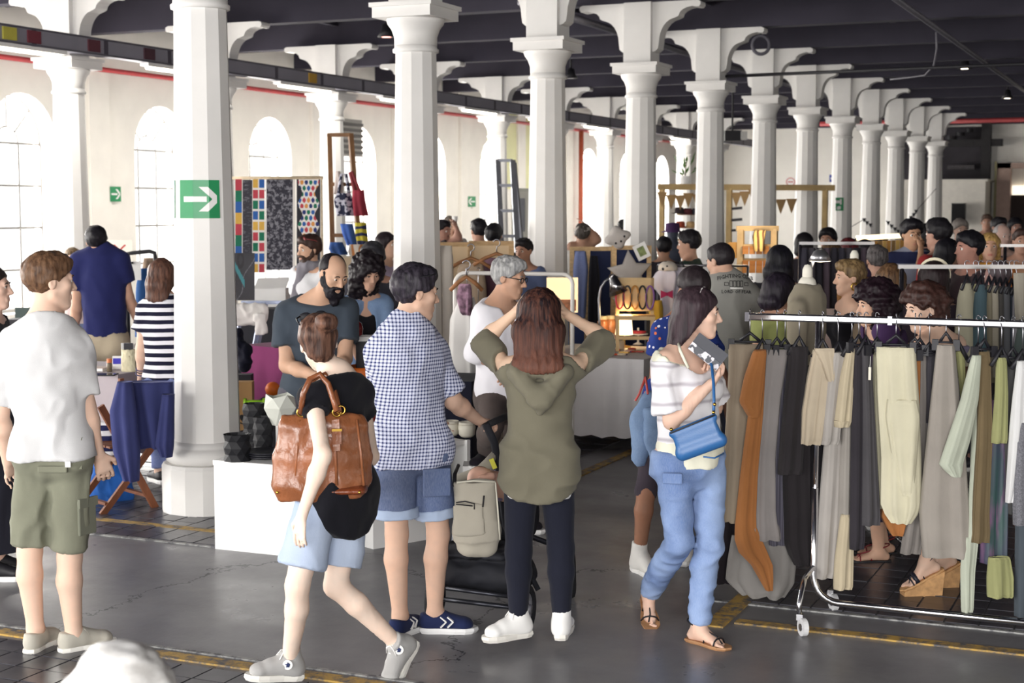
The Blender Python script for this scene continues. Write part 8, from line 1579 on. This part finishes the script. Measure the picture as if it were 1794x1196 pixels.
# stroller
D = 7.2; O = W(880, 1045, D) * (1, 1, 0); st = thing('stroller', 'black three wheeled stroller pushed by the man in gingham', 'stroller', O); P = lambda x, y, dd=0: W(x, y, D + dd) - O; BK = M('1c1d24', .8, .1, 6, name='black_fabric'); FM = M('3a3b42', .35, .1, metal=.7, name='stroller_frame'); TY = M('1b1b1f', .8, .1, name='rubber')
def wheel(c, r, w, ax_):
    c = np.array(c); ax_ = nz(ax_); u = nz(np.cross(ax_, UZ)); h = MB().tube([c + (u * math.cos(t) + UZ * math.sin(t)) * (r - w / 2) for t in np.linspace(0, 6.283, 26, endpoint=False)], w / 2, 8, True).build('wheel', TY, st, True)
    MB().tube([c + (u * math.cos(t) + UZ * math.sin(t)) * (r - w) for t in np.linspace(0, 6.283, 22, endpoint=False)], .008, 6, True).tube([c - ax_ * .025, c + ax_ * .025], .024, 12).build('rim', M('9a9aa0', .4, metal=.6, name='rim_metal'), h, True); m = MB()
    for t in np.linspace(0, math.pi, 4)[:-1]: m.bar(c - (u * math.cos(t) + UZ * math.sin(t)) * (r - w), c + (u * math.cos(t) + UZ * math.sin(t)) * (r - w), .012)
    m.build('spoke', M('9a9aa0', .4, metal=.6, name='rim_metal'), h)
axw = nz(R0 * .85 - F0 * .5)
rw = .115
for (px, dd) in ((762, .1), (922, -.1)): c = P(px, 1050, dd); wheel((c[0], c[1], rw), rw, .042, nz(R0 * .95 - F0 * .3))
c = P(1000, 1000, .55); wheel((c[0], c[1], .12), .12, .05, R0)
cL, cR, cF = (np.array((P(762, 1050, .1)[0], P(762, 1050, .1)[1], rw)), np.array((P(922, 1050, -.1)[0], P(922, 1050, -.1)[1], rw)), np.array((c[0], c[1], .12)))
MB().tube([cL, cR], .012, 8).build('axle', FM, st, True)
H0 = P(858, 742, .08); MB().tube([H0 - R0 * .02, P(866, 775, .1), P(874, 830, .15), P(884, 920, .2), lerp(cR, cF, .25) + UZ * .05], [.02, .02, .016, .014, .014], 8).build('push_bar', BK, st, True)
MB().tube([H0, H0 + nz(R0 * .3 + F0) * .42], .018, 8).build('handle_grip', TY, st, True)
MB().tube([P(800, 880, .3), P(795, 960, .25), cL], .013, 8).tube([P(900, 900, .2), P(908, 980, .05), cR], .013, 8).tube([P(905, 930, .3), P(985, 960, .55), cF + UZ * .14, cF], .014, 8).tube([P(782, 1030, .0), P(890, 1044, -.1)], .011, 8).build('frame', FM, st, True)
f = Field(); f.ec(P(782, 995, .22), P(905, 1005, .1), (.09, .15), (.09, .15), UZ, .03); f.ec(P(785, 960, .22), P(900, 965, .1), (.03, .17), (.03, .17), UZ, .02); V, Q = f.mesh(.012); V = folds(V, Q, .012, (10, 10, 10), 4); raw('basket', V, Q, BK, st)
f = Field(); f.ec(P(815, 930, .42), P(890, 900, .4), (.14, .16), (.17, .16), UZ, .04); f.ec(P(880, 910, .4), P(900, 830, .35), (.13, .05), (.12, .05), R0, .03); V, Q = f.mesh(.013); V = folds(V, Q, .01, (9, 9, 9), 6); raw('seat', V, Q, BK, st)
MB().tube([P(868, 790, .12), P(856, 812, .1), P(838, 828, .1), P(800, 838, .12)], [.012, .03, .03, .02], 8).build('canopy_edge', cloth('8f8a7e'), st, True)
MB().box(P(864, 812, .05), (.022, .01, .05), ax=[nz(R0 + UZ * .4), F0, nz(UZ - R0 * .4)]).build('warning_tag', M('c9c42e', .5, .05, name='yellow_label'), st)
# beige bag hanging on the stroller
D2 = 6.98; O2 = W(838, 890, D2); nbg = thing('changing_bag', 'beige canvas changing bag hanging on the stroller', 'bag', O2); B2 = lambda x, y, dd=0: W(x, y, D2 + dd) - O2; BG = cloth('a9a394', .05)
f = Field(); f.ec(B2(831, 842), B2(836, 945), (.095, .05), (.112, .065), R0, .02, flat=True, flata=True); f.ec(B2(836, 935), B2(836, 957), (.112, .065), (.10, .055), R0, .02); f.ec(B2(831, 850), B2(831, 825), (.082, .035), (.09, .05), R0, 0, sub=True); V, Q = f.mesh(.008); V = folds(V, Q, .009, (8, 8, 6), 9); raw('body', V, Q, BG, nbg)
PIP = M('c9c5b6', .7, name='piping'); MB().tube([B2(868, 845, -.052), B2(872, 890, -.062), B2(876, 945, -.068)], .004, 6).build('piping', PIP, nbg, True); MB().tube([B2(800, 845, -.05), B2(830, 842, -.056), B2(868, 844, -.05)], .005, 6).build('piping', PIP, nbg, True)
f = Field(); f.ec(B2(820, 885, -.055), B2(822, 935, -.066), (.07, .012), (.075, .014), R0, .01); V, Q = f.mesh(.008); raw('front_pocket', V, Q, BG, nbg); MB().tube([B2(799, 880, -.072), B2(815, 878, -.075), B2(831, 882, -.074), B2(831, 892, -.074)], .003, 5).tube([B2(799, 883, -.072), B2(828, 886, -.076)], .003, 5).build('cord', BLACK, nbg, True); MB().tube([B2(848, 868, -.062), B2(846, 888, -.064)], .004, 5).build('zip_pull', BLACK, nbg, True)
MB().tube([B2(796, 850, .0), B2(797, 830, .1), B2(803, 815, .2)], .009, 6).build('strap', BLACK, nbg, True)
# baby lying in the stroller: head against the seat, one arm in view
bo = W(840, 838, 7.25); f = Field(); f.ell((0, 0, 0), (.052, .06, .05)); f.ec((0, 0, 0), R0 * .12 + F0 * .1 - UZ * .06, .05, .07, k=.03); f.ec(R0 * .08 + F0 * .02, R0 * .055 - F0 * .05 + UZ * .02, .022, .018, k=.02); f.ec(R0 * .055 - F0 * .05 + UZ * .02, R0 * .02 - F0 * .07 + UZ * .015, .018, .014, k=.01)
for i in range(5): q_ = R0 * (.02) - F0 * (.075) + UZ * (.005 + i * .006); f.ec(q_, q_ - R0 * (.022 - .003 * abs(i - 2)) - F0 * .006, .0055, .005, k=.003)
f.ec(R0 * .14 + F0 * .12 - UZ * .06, R0 * .2 + F0 * .3 - UZ * .06, .06, .04, k=.03); f.ell(R0 * -.02 - F0 * .05 - UZ * .005, (.008, .008, .008), k=.006); V, Q = f.mesh(.006); bb = thing('person', 'sleeping baby in the stroller, forehead and small hand in view', 'person', bo); raw('body', V, Q, skin('dba890'), bb)
f = Field(); f.ec(R0 * .1 + F0 * .1 - UZ * .05, R0 * .15 + F0 * .2 - UZ * .06, .078, .075, k=.03); V, Q = f.mesh(.01); raw('romper', V, Q, cloth('8a7a9a'), bb); f = Field(); f.ell(UZ * .008 + F0 * .012, (.056, .06, .05)); f.plane(-F0 * .02, -F0); V, Q = f.mesh(.008); raw('hair', V, Q, hairm('8a6a50'), bb)
